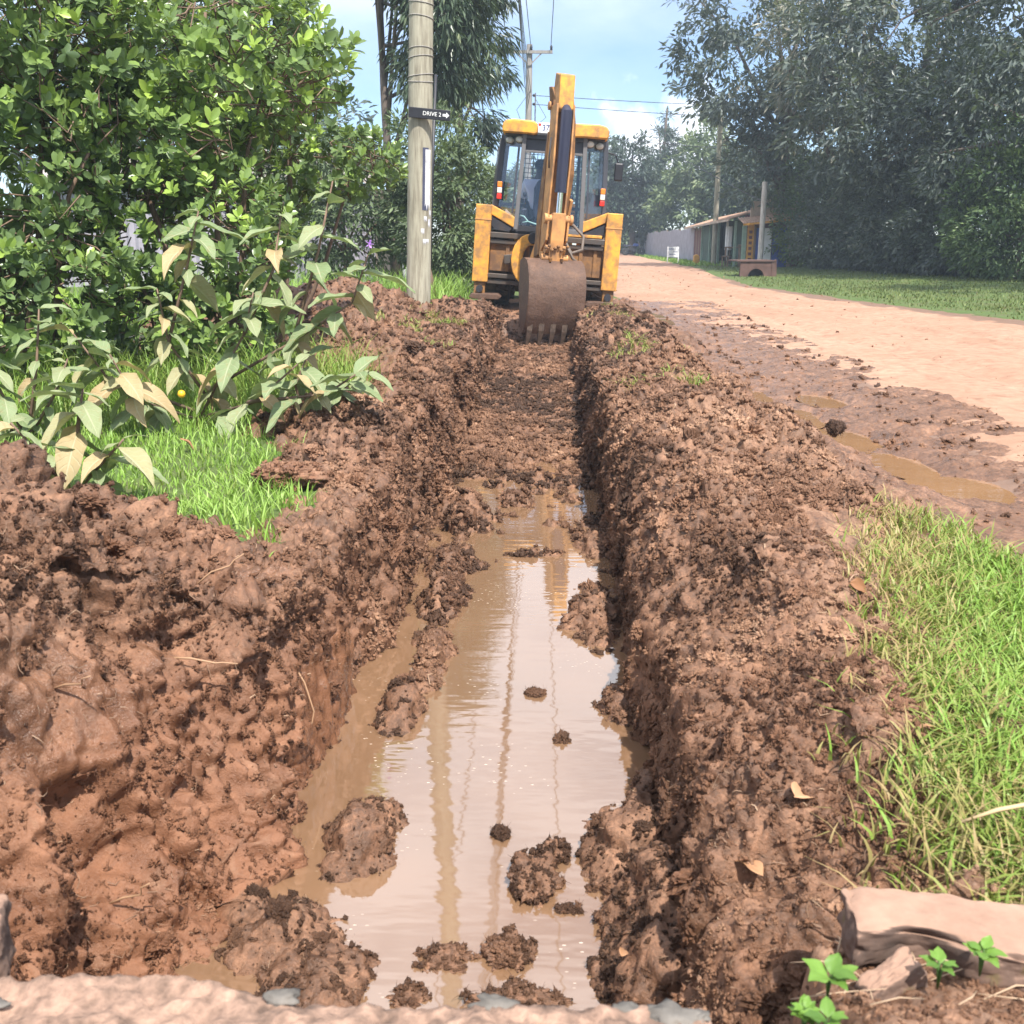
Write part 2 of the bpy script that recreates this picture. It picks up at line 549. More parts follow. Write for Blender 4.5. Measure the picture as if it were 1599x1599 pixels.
M['post_wood'] = wood('post_wood', (0.17, 0.145, 0.105), (0.37, 0.345, 0.265))
M['grey_pole'] = wood('grey_pole', (0.18, 0.17, 0.16), (0.30, 0.28, 0.26))
M['old_wood'] = wood('old_wood', (0.11, 0.075, 0.05), (0.24, 0.17, 0.12))
M['bark'] = wood('bark', (0.055, 0.042, 0.033), (0.13, 0.10, 0.08), (8, 8, 2))
M['twig'] = wood('twig_bark', (0.10, 0.062, 0.042), (0.20, 0.13, 0.09), (20, 20, 6))
M['wire'] = plain('wire', (0.06, 0.06, 0.075), 0.5, 0.3)

M['toothsteel'] = plain('tooth_steel', (0.12, 0.085, 0.065), 0.6, 0.2, 0.4, 20, 0.4)
def make_bucket():
    m, nt, b = new_mat('muddy_bucket')
    v = coords(nt)
    n1 = noise(nt, v, 4, 8, 0.66); n2 = noise(nt, v, 30, 6, 0.7)
    c = ramp(nt, n1, [(0.3, (0.055, 0.030, 0.022)), (0.55, (0.105, 0.055, 0.036)), (0.75, (0.22, 0.115, 0.065))])
    c = mixc(nt, 0.35, c, ramp(nt, n2, [(0.3, (0.05, 0.03, 0.02)), (0.7, (0.2, 0.11, 0.07))]))
    nt.links.new(c, b.inputs['Base Color']); b.inputs['Roughness'].default_value = 0.7
    bump(nt, b, n2, 0.8, 0.015)
    return m
M['bucket'] = make_bucket()

def make_glass():
    m, nt, b = new_mat('tinted_glass')
    tr = nd(nt, 'BsdfTransparent'); tr.inputs['Color'].default_value = (0.90, 0.93, 0.97, 1)
    gl = nd(nt, 'BsdfGlossy', Roughness=0.03); gl.inputs['Color'].default_value = (0.9, 0.95, 1, 1)
    lw = nd(nt, 'LayerWeight', Blend=0.5)
    pw = nd(nt, 'Math', operation='POWER'); pw.inputs[1].default_value = 3.0; nt.links.new(lw.outputs['Facing'], pw.inputs[0])
    ma = nd(nt, 'Math', operation='MULTIPLY_ADD'); ma.inputs[1].default_value = 0.45; ma.inputs[2].default_value = 0.035; nt.links.new(pw.outputs[0], ma.inputs[0])
    mx = nd(nt, 'MixShader')
    nt.links.new(ma.outputs[0], mx.inputs['Fac'])
    nt.links.new(tr.outputs[0], mx.inputs[1]); nt.links.new(gl.outputs[0], mx.inputs[2])
    nt.links.new(mx.outputs[0], nt.nodes['Material Output'].inputs['Surface'])
    return m
M['glass'] = make_glass()

M['grass'] = leaf_mat('grass_blades', [(0.0, (0.38, 0.28, 0.13)), (0.18, (0.33, 0.30, 0.10)), (0.36, (0.22, 0.29, 0.060)),
                                       (0.7, (0.20, 0.36, 0.050)), (1.0, (0.36, 0.50, 0.14))], 0.5, 0.3)
M['vergegrass'] = leaf_mat('verge_grass', [(0.0, (0.16, 0.11, 0.05)), (0.4, (0.10, 0.13, 0.035)), (1.0, (0.17, 0.21, 0.05))], 0.6, 0.2)  # darker olive than the other grass: verge shade put into the blade colour
M['straw'] = leaf_mat('straw', [(0.0, (0.10, 0.06, 0.038)), (0.5, (0.22, 0.135, 0.085)), (1.0, (0.42, 0.29, 0.19))], 0.7, 0.0)
M['shrub'] = leaf_mat('shrub_leaf', [(0.0, (0.075, 0.120, 0.052)), (0.45, (0.165, 0.245, 0.090)), (0.8, (0.26, 0.38, 0.09)),
                                     (1.0, (0.40, 0.55, 0.11))], 0.32, 0.32, 0.45)
M['bigleaf'] = leaf_mat('felted_leaf', [(0.0, (0.16, 0.225, 0.10)), (0.4, (0.24, 0.30, 0.155)), (0.7, (0.33, 0.33, 0.18)), (1.0, (0.44, 0.33, 0.18))], 0.6, 0.25, 0.3, True)
M['treeleaf'] = leaf_mat('tree_leaf', [(0.0, (0.038, 0.054, 0.058)), (0.5, (0.080, 0.104, 0.096)), (0.85, (0.130, 0.155, 0.118)), (1.0, (0.25, 0.235, 0.19))], 0.4, 0.2)  # bluish cast of skylight and haze put into the leaf colour
M['shadeleaf'] = leaf_mat('hedge_leaf', [(0.0, (0.035, 0.065, 0.030)), (0.5, (0.085, 0.140, 0.060)), (1.0, (0.18, 0.25, 0.10))], 0.4, 0.25)
M['eucleaf'] = leaf_mat('eucalyptus_leaf', [(0.0, (0.035, 0.06, 0.04)), (0.6, (0.085, 0.125, 0.075)), (1.0, (0.21, 0.24, 0.14))], 0.35, 0.2)
M['paleleaf'] = leaf_mat('pale_leaf', [(0.0, (0.07, 0.105, 0.05)), (0.6, (0.155, 0.205, 0.10)), (1.0, (0.29, 0.33, 0.17))], 0.5, 0.2)
M['darkleaf'] = leaf_mat('conifer_leaf', [(0.0, (0.014, 0.030, 0.022)), (0.6, (0.032, 0.058, 0.040)), (1.0, (0.07, 0.095, 0.06))], 0.5, 0.12)
M['greenleaf'] = leaf_mat('fresh_leaf', [(0.0, (0.07, 0.15, 0.03)), (1.0, (0.20, 0.36, 0.06))], 0.45, 0.3)

# ------------------------------------------------------------------ lie of the land
ZW = -0.58                                   # water level in the trench
def a3(x, y, z=0.0):
    x = np.atleast_1d(np.asarray(x, float)); y = np.atleast_1d(np.asarray(y, float))
    x, y = np.broadcast_arrays(x, y)
    return np.stack([x, y, np.full(x.shape, z)], -1).reshape(-1, 3)

def zg(x, y):
    p = a3(x, y)
    x, y = p[:, 0], p[:, 1]
    z = 0.035 * fbm(p * 0.35, 3, 3) + 0.02 * sstep(-1, -3, x)
    z = z + sstep(8.0, 11, x) * sstep(60, 20, y) * 0.12
    z = z - 0.05 * np.exp(-((x - 1.75) / 0.45) ** 2) * sstep(3.5, 5, y) * sstep(13, 9, y)
    return z

def gauss(x, y, cx, cy, sx, sy, h, rot=0.0):
    dx, dy = x - cx, y - cy
    if rot:
        c, s = math.cos(rot), math.sin(rot)
        dx, dy = dx * c + dy * s, -dx * s + dy * c
    return h * np.exp(-(dx / sx) ** 2 - (dy / sy) ** 2)

# puddles in the wet margin: (x, y, half width, half length)
PUDDLES = [(1.46, 7.6, 0.20, 0.46), (1.58, 6.65, 0.22, 0.42), (2.02, 7.35, 0.16, 0.32), (1.72, 5.85, 0.20, 0.34),
           (1.86, 5.15, 0.15, 0.32), (1.90, 4.55, 0.24, 0.26), (1.46, 14.4, 0.24, 1.6)]
PUD_Z = -0.055

def mud_left(x, y):
    p = a3(x, y); x, y = p[:, 0], p[:, 1]
    n = fbm(p * 1.7, 4, 21)
    n2 = fbm(p * 5.0, 3, 25)
    t = gauss(x, y, -1.62, 2.35, 0.62, 0.62, 0.60)
    t = np.maximum(t, gauss(x, y, -1.35, 2.85, 0.34, 0.50, 0.42))
    t = np.maximum(t, gauss(x, y, -2.3, 1.9, 0.9, 0.8, 0.52))
    ed = sstep(-1.28 , -0.80, x + 0.10 * n) * 0.08 * sstep(1.5, 3.0, y)
    t = np.maximum(t, ed)
    t = np.maximum(t, gauss(x, y, -1.22, 5.75, 0.36, 0.55, 0.22))
    t = np.maximum(t, gauss(x, y, -0.95, 7.6, 0.30, 1.2, 0.16))
    t = np.maximum(t, gauss(x, y, -1.05, 4.7, 0.20, 0.5, 0.14))
    t = np.maximum(t, gauss(x, y, -2.35, 11.8, 1.25, 1.7, 0.62))
    t = np.maximum(t, gauss(x, y, -1.75, 9.6, 0.75, 1.2, 0.40))
    t = np.maximum(t, gauss(x, y, -1.0, 12.2, 0.75, 2.2, 0.38))
    t = np.maximum(t, gauss(x, y, -0.9, 10.2, 0.4, 1.0, 0.25))
    t = np.maximum(t, gauss(x, y, -3.4, 13.2, 1.2, 1.2, 0.40))
    t = np.maximum(t, sstep(-1.3, -0.9, x) * 0.12 * sstep(8, 10, y))
    t = t * (1 - 0.75 * sstep(14.2, 15.6, y) * sstep(-1.7, -1.0, x))
    return t * (1 + 0.35 * n) + 0.05 * n * sstep(0.02, 0.1, t) + 0.02 * n2 - 0.045

def mud_right(x, y):
    p = a3(x, y); x, y = p[:, 0], p[:, 1]
    n = fbm(p * 1.5, 4, 31)
    t = sstep(1.55, 0.85, x - 0.25 * n - 0.25 * sstep(4, 7, y)) * 0.13 * sstep(2.6, 4.0, y)
    t = np.maximum(t, gauss(x, y, 0.72, 3.2, 0.38, 0.8, 0.10))
    t = np.maximum(t, gauss(x, y, 1.00, 4.75, 0.32, 0.45, 0.20))
    t = np.maximum(t, gauss(x, y, 0.75, 5.9, 0.35, 0.5, 0.20))
    t = np.maximum(t, gauss(x, y, 0.95, 7.4, 0.42, 0.8, 0.24))
    t = np.maximum(t, gauss(x, y, 0.70, 9.8, 0.32, 1.5, 0.22))
    t = np.maximum(t, gauss(x, y, 0.75, 12.2, 0.30, 1.5, 0.18))
    t = np.maximum(t, gauss(x, y, 1.42, 4.15, 0.2, 0.2, 0.09))
    t = t * (0.25 + 0.75 * sstep(0.40, 0.85, x + 0.1 * n)) * (1 - 0.75 * sstep(14.2, 15.6, y))
    z = t * (1 + 0.6 * n) + 0.012
    for (cx, cy, sx, sy) in PUDDLES:
        z = z - gauss(x, y, cx, cy, sx * 0.9, sy * 0.9, 0.11)
    z = z + 0.022 * n
    # near right: ground slumps towards the trench
    z = z - 0.05 * sstep(0.8, 0.5, x) * sstep(2.9, 1.7, y)
    return z

def edge_left_top(y): return -0.77 - 0.42 * sstep(2.85, 2.15, y) - 0.20 * sstep(2.1, 1.2, y)
def edge_left_bot(y): return -0.68 - 0.08 * sstep(2.5, 2.0, y) - 0.06 * sstep(2.0, 1.2, y)
def edge_right_top(y): return 0.42 + 0.24 * sstep(6.5, 3.0, y)
def edge_right_bot(y): return 0.350 - 0.04 * sstep(2.4, 1.6, y)

# heaps lying on the trench floor, standing out of the water: (x, y, sx, sy, height)
FLOOR_HEAPS = [(-0.47, 4.45, 0.10, 0.45, 0.17), (-0.45, 3.75, 0.09, 0.35, 0.15), (-0.50, 3.35, 0.09, 0.28, 0.15),
               (-0.50, 2.50, 0.10, 0.20, 0.16), (-0.60, 2.06, 0.17, 0.20, 0.15), (-0.52, 1.85, 0.18, 0.22, 0.15), (-0.75, 2.15, 0.14, 0.14, 0.14),
               (0.30, 3.35, 0.13, 0.18, 0.16), (0.24, 4.35, 0.13, 0.50, 0.14), (0.28, 2.75, 0.10, 0.14, 0.17),
               (0.27, 2.42, 0.13, 0.24, 0.20), (0.30, 2.12, 0.16, 0.22, 0.24), (0.30, 1.86, 0.18, 0.22, 0.25), (0.28, 1.62, 0.2, 0.2, 0.22),
               (-0.48, 5.0, 0.16, 0.4, 0.16), (0.28, 5.3, 0.12, 0.7, 0.15), (-0.52, 5.9, 0.20, 0.6, 0.17), (-0.12, 5.15, 0.22, 0.10, 0.11), (0.02, 5.75, 0.16, 0.10, 0.10), (-0.2, 6.3, 0.2, 0.12, 0.10), (0.05, 6.7, 0.2, 0.15, 0.10)]
def floor_z(x, y):
    p = a3(x, y); x, y = p[:, 0], p[:, 1]
    n = fbm(p * 2.6, 4, 41)
    z = np.full(len(x), ZW - 0.075)
    rise = sstep(6.3, 7.8, y) * 0.115 + sstep(7.0, 14.0, y) * 0.22
    z = z + rise
    hp = np.zeros(len(x))
    for (cx, cy, sx, sy, h) in FLOOR_HEAPS:
        hp = np.maximum(hp, gauss(x + 0.05 * n, y + 0.08 * n, cx, cy, sx, sy, h))
    return z + hp * (1 + 0.35 * n) + n * 0.035 * (0.35 + sstep(4.6, 6.0, y))

def top_z(x, y):
    x = np.atleast_1d(np.asarray(x, float)); y = np.atleast_1d(np.asarray(y, float))
    x, y = np.broadcast_arrays(x, y)
    z = zg(x, y)
    m = np.where(x < -0.2, mud_left(x, y), mud_right(x, y))
    return z + np.where(x < -0.2, np.maximum(m, 0), np.where(x < 2.35, m, 0.0))

# ------------------------------------------------------------------ mud mesh swept along the trench
def build_mud():
    rows = 880
    Y = np.exp(np.linspace(math.log(0.95), math.log(18.6), rows))
    Y = Y + 0
    nl, nwl, nf, nwr, nr = 250, 120, 160, 120, 280
    tl = np.linspace(0, 1, nl, endpoint=False)
    tl = 1 - (1 - tl) ** 1.35
    P = np.zeros((rows, nl + nwl + nf + nwr + nr, 3))
    seg = np.zeros(P.shape[1])
    xo = -2.5 - 0.20 * Y
    xlt, xlb, xrb, xrt = edge_left_top(Y), edge_left_bot(Y), edge_right_bot(Y), edge_right_top(Y)
    yy = a3(np.zeros(rows), Y)
    wob = lambda s, f, a: a * fbm(np.stack([Y * f, np.full(rows, s * 3.1), np.zeros(rows)], -1), 3, 50 + s)
    xlt = xlt + wob(1, 1.1, 0.06); xlb = xlb + wob(2, 1.3, 0.035)
    xrb = xrb + wob(3, 1.3, 0.03); xrt = xrt + wob(4, 1.2, 0.05)
    xro = 2.75 + 0.01 * Y
    c = 0
    X = xo[:, None] + (xlt - xo)[:, None] * tl[None, :]
    YY = np.repeat(Y[:, None], nl, 1)
    P[:, c:c + nl, 0] = X; P[:, c:c + nl, 1] = YY
    P[:, c:c + nl, 2] = (zg(X.ravel(), YY.ravel()) + mud_left(X.ravel(), YY.ravel())).reshape(X.shape)
    seg[c:c + nl] = 0
    zlt = zg(xlt, Y) + mud_left(xlt, Y)
    zlb = floor_z(xlb, Y)
    c += nl
    t = np.linspace(0, 1, nwl, endpoint=False)
    prof = t + 0.10 * np.sin(t * 2 * math.pi) * -0.35
    P[:, c:c + nwl, 0] = xlt[:, None] + (xlb - xlt)[:, None] * (t ** 1.15)[None]
    P[:, c:c + nwl, 1] = Y[:, None]
    P[:, c:c + nwl, 2] = zlt[:, None] + (zlb - zlt)[:, None] * prof[None]
    seg[c:c + nwl] = 1
    c += nwl
    t = np.linspace(0, 1, nf, endpoint=False)
    X = xlb[:, None] + (xrb - xlb)[:, None] * t[None]
    YY = np.repeat(Y[:, None], nf, 1)
    P[:, c:c + nf, 0] = X; P[:, c:c + nf, 1] = YY
    P[:, c:c + nf, 2] = floor_z(X.ravel(), YY.ravel()).reshape(X.shape)
    seg[c:c + nf] = 2
    c += nf
    zrb = floor_z(xrb, Y); zrt = zg(xrt, Y) + mud_right(xrt, Y)
    t = np.linspace(0, 1, nwr, endpoint=False)
    sl = sstep(7.0, 4.0, Y)[:, None]                     # the near right side has slumped to a slope
    kx = np.where(t < 0.45, 0.10 * t / 0.45, 0.10 + 0.90 * (t - 0.45) / 0.55)[None]
    kz = np.where(t < 0.45, 0.55 * t / 0.45, 0.55 + 0.45 * (1 - (1 - (t - 0.45) / 0.55) ** 1.5))[None]
    P[:, c:c + nwr, 0] = xrb[:, None] + (xrt - xrb)[:, None] * (t[None] * (1 - sl) + kx * sl)
    P[:, c:c + nwr, 1] = Y[:, None]
    P[:, c:c + nwr, 2] = zrb[:, None] + (zrt - zrb)[:, None] * (t[None] * (1 - sl) + kz * sl)
    seg[c:c + nwr] = 3
    c += nwr
    t = np.linspace(0, 1, nr) ** 1.25
    X = xrt[:, None] + (xro - xrt)[:, None] * t[None]
    YY = np.repeat(Y[:, None], nr, 1)
    P[:, c:c + nr, 0] = X; P[:, c:c + nr, 1] = YY
    P[:, c:c + nr, 2] = (zg(X.ravel(), YY.ravel()) + mud_right(X.ravel(), YY.ravel())).reshape(X.shape)
    seg[c:c + nr] = 4
    rr, cc = P.shape[:2]
    # end wall of the trench under the bucket
    endf = sstep(14.4, 15.0, P[:, :, 1])
    inT = (seg[None, :] >= 1) & (seg[None, :] <= 3)
    P[:, :, 2] = np.where(inT, P[:, :, 2] * (1 - endf) + 0.05 * endf, P[:, :, 2])
    # smooth base normals
    du = np.gradient(P, axis=1); dv = np.gradient(P, axis=0)
    N = np.cross(du, dv); N /= np.linalg.norm(N, axis=2, keepdims=True) + 1e-9
    flat = P.reshape(-1, 3); Nf = N.reshape(-1, 3)
    S = np.repeat(seg[None], rr, 0).ravel()
    x, y, z = flat[:, 0], flat[:, 1], flat[:, 2]
    wall = ((S == 1) | (S == 3)).astype(float)
    q = flat.copy()
    q[:, 2] *= np.where(wall > 0, 0.45, 1.0)              # tooth marks run down the walls
    warp = np.stack([fbm(q * 8, 2, 60), fbm(q * 8 + 5, 2, 61), fbm(q * 8 + 9, 2, 62)], -1) * 0.03
    qw = q + warp
    # coarser clods further away keep the surface broken at every distance
    k = np.clip(y / 5.0, 0.8, 1.5)
    w1 = worley(qw / 0.19 , 70); w2 = worley(qw / 0.075, 71); w3 = worley(qw / 0.034, 72)
    f1 = fbm(q * 5.5, 4, 73); f2 = np.abs(vnoise(qw * 26, 74)); f3 = vnoise(qw * 70, 75)
    hol = np.maximum(0, fbm(q * 3.6 + 11, 3, 79) - 0.18)
    d = 0.115 * (0.55 - w1) + 0.062 * (0.5 - w2) + 0.034 * (0.5 - w3) + 0.07 * f1 + 0.026 * (0.35 - f2) + 0.010 * f3 - 0.20 * hol
    amp = np.ones(len(d))
    wetm = sstep(1.15, 1.75, x) * (S == 4)                # trodden wet margin is flatter
    amp = amp * (1 - 0.72 * wetm)
    amp = np.where(S == 2, amp * (0.55 + 0.35 * sstep(4.6, 6, y) - 0.52 * sstep(6.6, 8.5, y)), amp)
    d = d + np.where(S == 2, 0.022 * sstep(6.5, 8.0, y) * np.sin(y * 2 * math.pi / 0.34 + 2.5 * fbm(flat * 1.5, 2, 81)), 0)
    under = (S == 2) & (z < ZW - 0.03) & (y < 5.0)
    amp = np.where(under, amp * 0.45, amp)
    amp = np.where(S == 3, amp * 0.75, amp)
    grassr = (S == 4) * sstep(0.6, 0.95, x) * sstep(4.2, 3.7, y)
    amp = amp * (1 - 0.6 * grassr)
    out = (S == 0) * sstep(0.0, -0.04, mud_left(x, y))
    amp = amp * (1 - 0.8 * out)
    slick = sstep(0.08, 0.20, fbm(flat * 2.4, 3, 611)) * (y < 3.6) * (S <= 1) * sstep(0.30, 0.12, z)
    # big torn faces and ledges of the near left bank
    near = sstep(3.6, 2.6, y) * (S <= 1)
    lay = fbm(flat * np.array([2.6, 2.6, 5.0]), 4, 78)
    d = d + near * (0.085 * lay - 0.10 * np.maximum(0, np.abs(lay) * -1 + 0.12) / 0.12 * 0.35)
    amp = amp * (1 - 0.60 * slick)
    pud = np.zeros(len(x))
    for (cx, cy, sx, sy) in PUDDLES: pud = np.maximum(pud, gauss(x, y, cx, cy, sx, sy, 1.0))
    amp = amp * np.where(S == 4, 1 - 0.7 * pud, 1)
    # deep hollows in the near left bank
    for (cx, cy, cz, r, dp) in ((-1.02, 1.98, -0.25, 0.14, 0.22), (-0.85, 1.75, -0.45, 0.12, 0.16), (-1.5, 2.35, 0.3, 0.12, 0.14), (-1.25, 2.6, 0.30, 0.09, 0.12), (-1.12, 2.35, 0.10, 0.10, 0.14), (-1.33, 1.8, -0.12, 0.14, 0.15), (-1.35, 2.9, 0.28, 0.10, 0.08), (-1.0, 2.5, 0.0, 0.09, 0.09)):
        rr2 = ((x - cx) ** 2 + (y - cy) ** 2 + ((z - cz) * 1.0) ** 2) / r ** 2
        d = d - dp * np.exp(-rr2 ** 1.5)
    flat = flat + Nf * (d * amp)[:, None]
    clay = np.zeros(len(x)) + 0.06
    clay = clay + 0.30 * gauss(x, y, -1.1, 2.1, 0.8, 1.05, 1) * sstep(0.35, -0.1, z) * ((S <= 1))
    clay = clay + 0.28 * (S == 1) * sstep(5.5, 2.5, y) * sstep(0.1, -0.3, z)
    clay = clay + 0.18 * sstep(4.5, 2.0, y) * (S != 2)
    clay = clay + 0.35 * gauss(x, y, -1.6, 8.3, 0.3, 0.5, 1)
    clay = clay - 0.25 * sstep(5, 10, y)
    dry = 0.10 * np.ones(len(x))
    dry = dry + 0.30 * (S == 4) * sstep(0.5, 0.8, x) * sstep(1.6, 1.2, x) * sstep(8.5, 6.0, y)
    dry = dry + 0.26 * (S == 0) * gauss(x, y, -0.95, 4.2, 0.25, 0.9, 1)
    dry = dry + 0.10 * (S == 0) * gauss(x, y, -1.5, 2.5, 0.6, 0.6, 1)
    dry = dry + 0.12 * (S == 1) * sstep(5.0, 2.0, y)
    dry = dry - 0.25 * (S == 2) - 0.25 * pud * (S == 4) + 0.08 * wetm
    idx = np.arange(rr * cc).reshape(rr, cc)
    F = np.stack([idx[:-1, :-1], idx[:-1, 1:], idx[1:, 1:], idx[1:, :-1]], -1).reshape(-1, 4)
    o = mesh_np('trench_earth', flat, F, M['mud'], None, True, {'clay': clay, 'dry': dry, 'gloss': np.clip(slick * 1.2 + 0.75 * wetm, 0, 1)})
    tag(o, 'dug brown earth of the trench and its spoil banks', None, None, 'structure')
    return flat.reshape(rr, cc, 3), N, seg, clay.reshape(rr, cc), dry.reshape(rr, cc), slick.reshape(rr, cc)
MUDP, MUDN, MUDS, MUDC, MUDD, MUDG = build_mud()

# ------------------------------------------------------------------ ground sheet, road, water
def grid_sheet(name, xs, ys, zf, mat, attrs=None, label=None):
    X, Yg = np.meshgrid(xs, ys)
    Z = zf(X.ravel(), Yg.ravel())
    V = np.stack([X.ravel(), Yg.ravel(), Z], -1)
    r, c = X.shape
    idx = np.arange(r * c).reshape(r, c)
    F = np.stack([idx[:-1, :-1], idx[:-1, 1:], idx[1:, 1:], idx[1:, :-1]], -1).reshape(-1, 4)
    at = {k: f(X.ravel(), Yg.ravel()) for k, f in (attrs or {}).items()}
    o = mesh_np(name, V, F, mat, None, True, at)
    return tag(o, label, None, None, 'structure')

def road_left(y): return 2.18 - 0.45 * sstep(8, 14, y) - 0.5 * sstep(14, 22, y) + 0.022 * np.maximum(y - 22, 0)
def road_right(y): return 6.9 - 1.6 * sstep(12, 24, y) + 0.020 * np.maximum(y - 24, 0) + 0.7 * sstep(30, 45, y)
def ground_z(x, y):
    z = zg(x, y) + 0.012 * fbm(a3(x, y) * 3.0, 3, 90)
    pit_l = np.where(y < 3.1, -1.7, -0.93)
    inside = (x > pit_l) & (x < 2.5) & (y > 0.4) & (y < 18.3)
    z = np.where(inside, z - 0.12, z)
    z = z - 0.09 * sstep(0, 0.4, x - road_left(y)) * sstep(0, 0.4, road_right(y) - x)
    deep = (x > pit_l) & (x < 0.60) & (y > 0.4) & (y < 15.2)
    return np.where(deep, -1.3, z)
gx = np.unique(np.concatenate([np.linspace(-110, -12, 24), np.linspace(-12, -4, 30), np.linspace(-4, 3, 141), np.linspace(3, 16, 50), np.linspace(16, 110, 24)]))
gy = np.unique(np.concatenate([np.linspace(-40, -1, 14), np.linspace(-1, 16, 240), np.linspace(16, 70, 60), np.linspace(70, 210, 20)]))
grid_sheet('ground', gx, gy, ground_z, M['ground'], None, 'grassy ground on both sides of the road')

def build_road():
    ys = np.exp(np.linspace(math.log(1.2), math.log(205), 620))
    t = np.linspace(0, 1, 200)
    xl = road_left(ys) + 0.25 * fbm(np.stack([ys * 0.6, ys * 0, ys * 0], -1), 3, 95)
    xr = road_right(ys) + 0.25 * fbm(np.stack([ys * 0.5, ys * 0 + 4, ys * 0], -1), 3, 96)
    X = xl[:, None] + (xr - xl)[:, None] * t[None]
    Yg = np.repeat(ys[:, None], len(t), 1)
    x, y = X.ravel(), Yg.ravel()
    p = a3(x, y)
    tt = np.repeat(t[None], len(ys), 0).ravel()
    crown = 0.05 * np.sqrt(np.clip(np.minimum(tt, 1 - tt) * 8, 0, 1)) - 0.03
    z = zg(x, y) + crown + 0.015 * fbm(p * np.array([1.2, 0.8, 1]), 4, 97) + 0.010 * fbm(p * 4.5, 3, 98) + 0.006 * fbm(p * 14, 2, 99)
    wet = sstep(0.10, 0.0, tt) * sstep(26, 12, y) * 0.75 + 0.3 * sstep(0.06, 0.0, tt) + sstep(5.6, 4.0, y) * sstep(0.35, 0.1, tt) * 0.5 + sstep(0.82, 0.95, tt) * sstep(40, 25, y) * 1.1
    rut = np.abs(fbm(p * np.array([2.2, 0.9, 1]), 3, 610))
    z = z + np.clip(wet, 0, 1) * (0.022 * (0.5 - worley(p / 0.16, 611)) + 0.012 * (0.5 - worley(p / 0.07, 612)) - 0.05 * np.maximum(0, 0.25 - rut) * 0.8) + 0.010 * (0.5 - worley(p / 0.11, 613)) - 0.034 * sum(np.exp(-((tt - c_ - 0.01 * np.sin(y * 0.3 + c_ * 9)) / 0.028) ** 2) for c_ in (0.30, 0.56, 0.66, 0.86))
    V = np.stack([x, y, z], -1)
    r, c = X.shape
    idx = np.arange(r * c).reshape(r, c)
    F = np.stack([idx[:-1, :-1], idx[:-1, 1:], idx[1:, 1:], idx[1:, :-1]], -1).reshape(-1, 4)
    o = mesh_np('dirt_road', V, F, M['road'], None, True, {'wet': wet})
    tag(o, 'dry orange dirt road with a damp left margin', None, None, 'structure')
build_road()

def water_sheet(name, x0, x1, y0, y1, z, mat, label):
    xs = np.linspace(x0, x1, 12); ys = np.linspace(y0, y1, 30)
    return grid_sheet(name, xs, ys, lambda x, y: np.full(len(x), z), mat, None, label)
water_sheet('trench_water', -1.35, 0.75, 0.9, 9.0, ZW, M['water'], 'muddy water standing in the trench')
for k, (cx, cy, sx, sy) in enumerate(PUDDLES):
    n = 26
    Q = MUDP.reshape(-1, 3); zz_ = []
    for i in range(n):
        a = 2 * math.pi * i / n
        zz_.append(Q[np.argmin((Q[:, 0] - cx - math.cos(a) * sx * 1.15) ** 2 + (Q[:, 1] - cy - math.sin(a) * sy * 1.15) ** 2), 2])
    vs = [(cx, cy, float(np.percentile(zz_, 34 if cy < 10 else 50)) - 0.002)]
    for i in range(n):
        a = 2 * math.pi * i / n
        vs.append((cx + math.cos(a) * sx * 1.12, cy + math.sin(a) * sy * 1.12, vs[0][2]))
    mb = MB(); mb.add(vs, [(0, 1 + i, 1 + (i + 1) % n) for i in range(n)])
    tag(mb.build('puddle_water', M['puddle'], None), None, None, None, 'structure')

# ------------------------------------------------------------------ blades, straw, crumbs
def blades(name, xy, zf, hmin, hmax, wd, mat, tint, lean=0.5, parent=None, segs=3, zoff=-0.005):
    n = len(xy)
    z = zf(xy[:, 0], xy[:, 1]) + zoff
    h = hmin + (hmax - hmin) * RNG.random(n) ** 1.3 if np.isscalar(hmax) else hmin + (hmax - hmin) * RNG.random(n)
    a = RNG.random(n) * 2 * math.pi
    ln = lean * (0.25 + RNG.random(n)) * h
    dx, dy = np.cos(a), np.sin(a)
    w = wd * (0.6 + 0.8 * RNG.random(n))
    b = a + 1.57 + RNG.normal(0, 0.5, n)
    sx, sy = np.cos(b), np.sin(b)
    V = []; 
    for k in range(segs + 1):
        t = k / segs
        ww = w * (1 - t ** 2) * 0.5 if k < segs else w * 0
        px = xy[:, 0] + dx * ln * t ** 2; py = xy[:, 1] + dy * ln * t ** 2
        pz = z + h * (t - 0.22 * (ln / h) * t ** 3)
        if k < segs:
            V.append(np.stack([px - sx * ww, py - sy * ww, pz], -1)); V.append(np.stack([px + sx * ww, py + sy * ww, pz], -1))
        else:
            V.append(np.stack([px, py, pz], -1))
    m = len(V)
    V = np.stack(V, 1).reshape(-1, 3)
    F = []
    for k in range(segs - 1):
        F += [(2 * k, 2 * k + 1, 2 * k + 3), (2 * k, 2 * k + 3, 2 * k + 2)]
    F.append((2 * segs - 2, 2 * segs - 1, 2 * segs))
    F = (np.arange(n)[:, None, None] * m + np.array(F)[None]).reshape(-1, 3)
    return mesh_np(name, V, F, mat, parent, True, {'tint': np.repeat(np.clip(tint, 0, 1), m)})

def scatter(n, x0, x1, y0, y1, keep):
    out = []
    tot = 0
    while tot < n:
        p = np.stack([RNG.uniform(x0, x1, n * 2), np.exp(RNG.uniform(math.log(y0), math.log(y1), n * 2))], -1)
        p = p[keep(p[:, 0], p[:, 1]) > RNG.random(len(p))]
        out.append(p); tot += len(p)
    return np.concatenate(out)[:n]

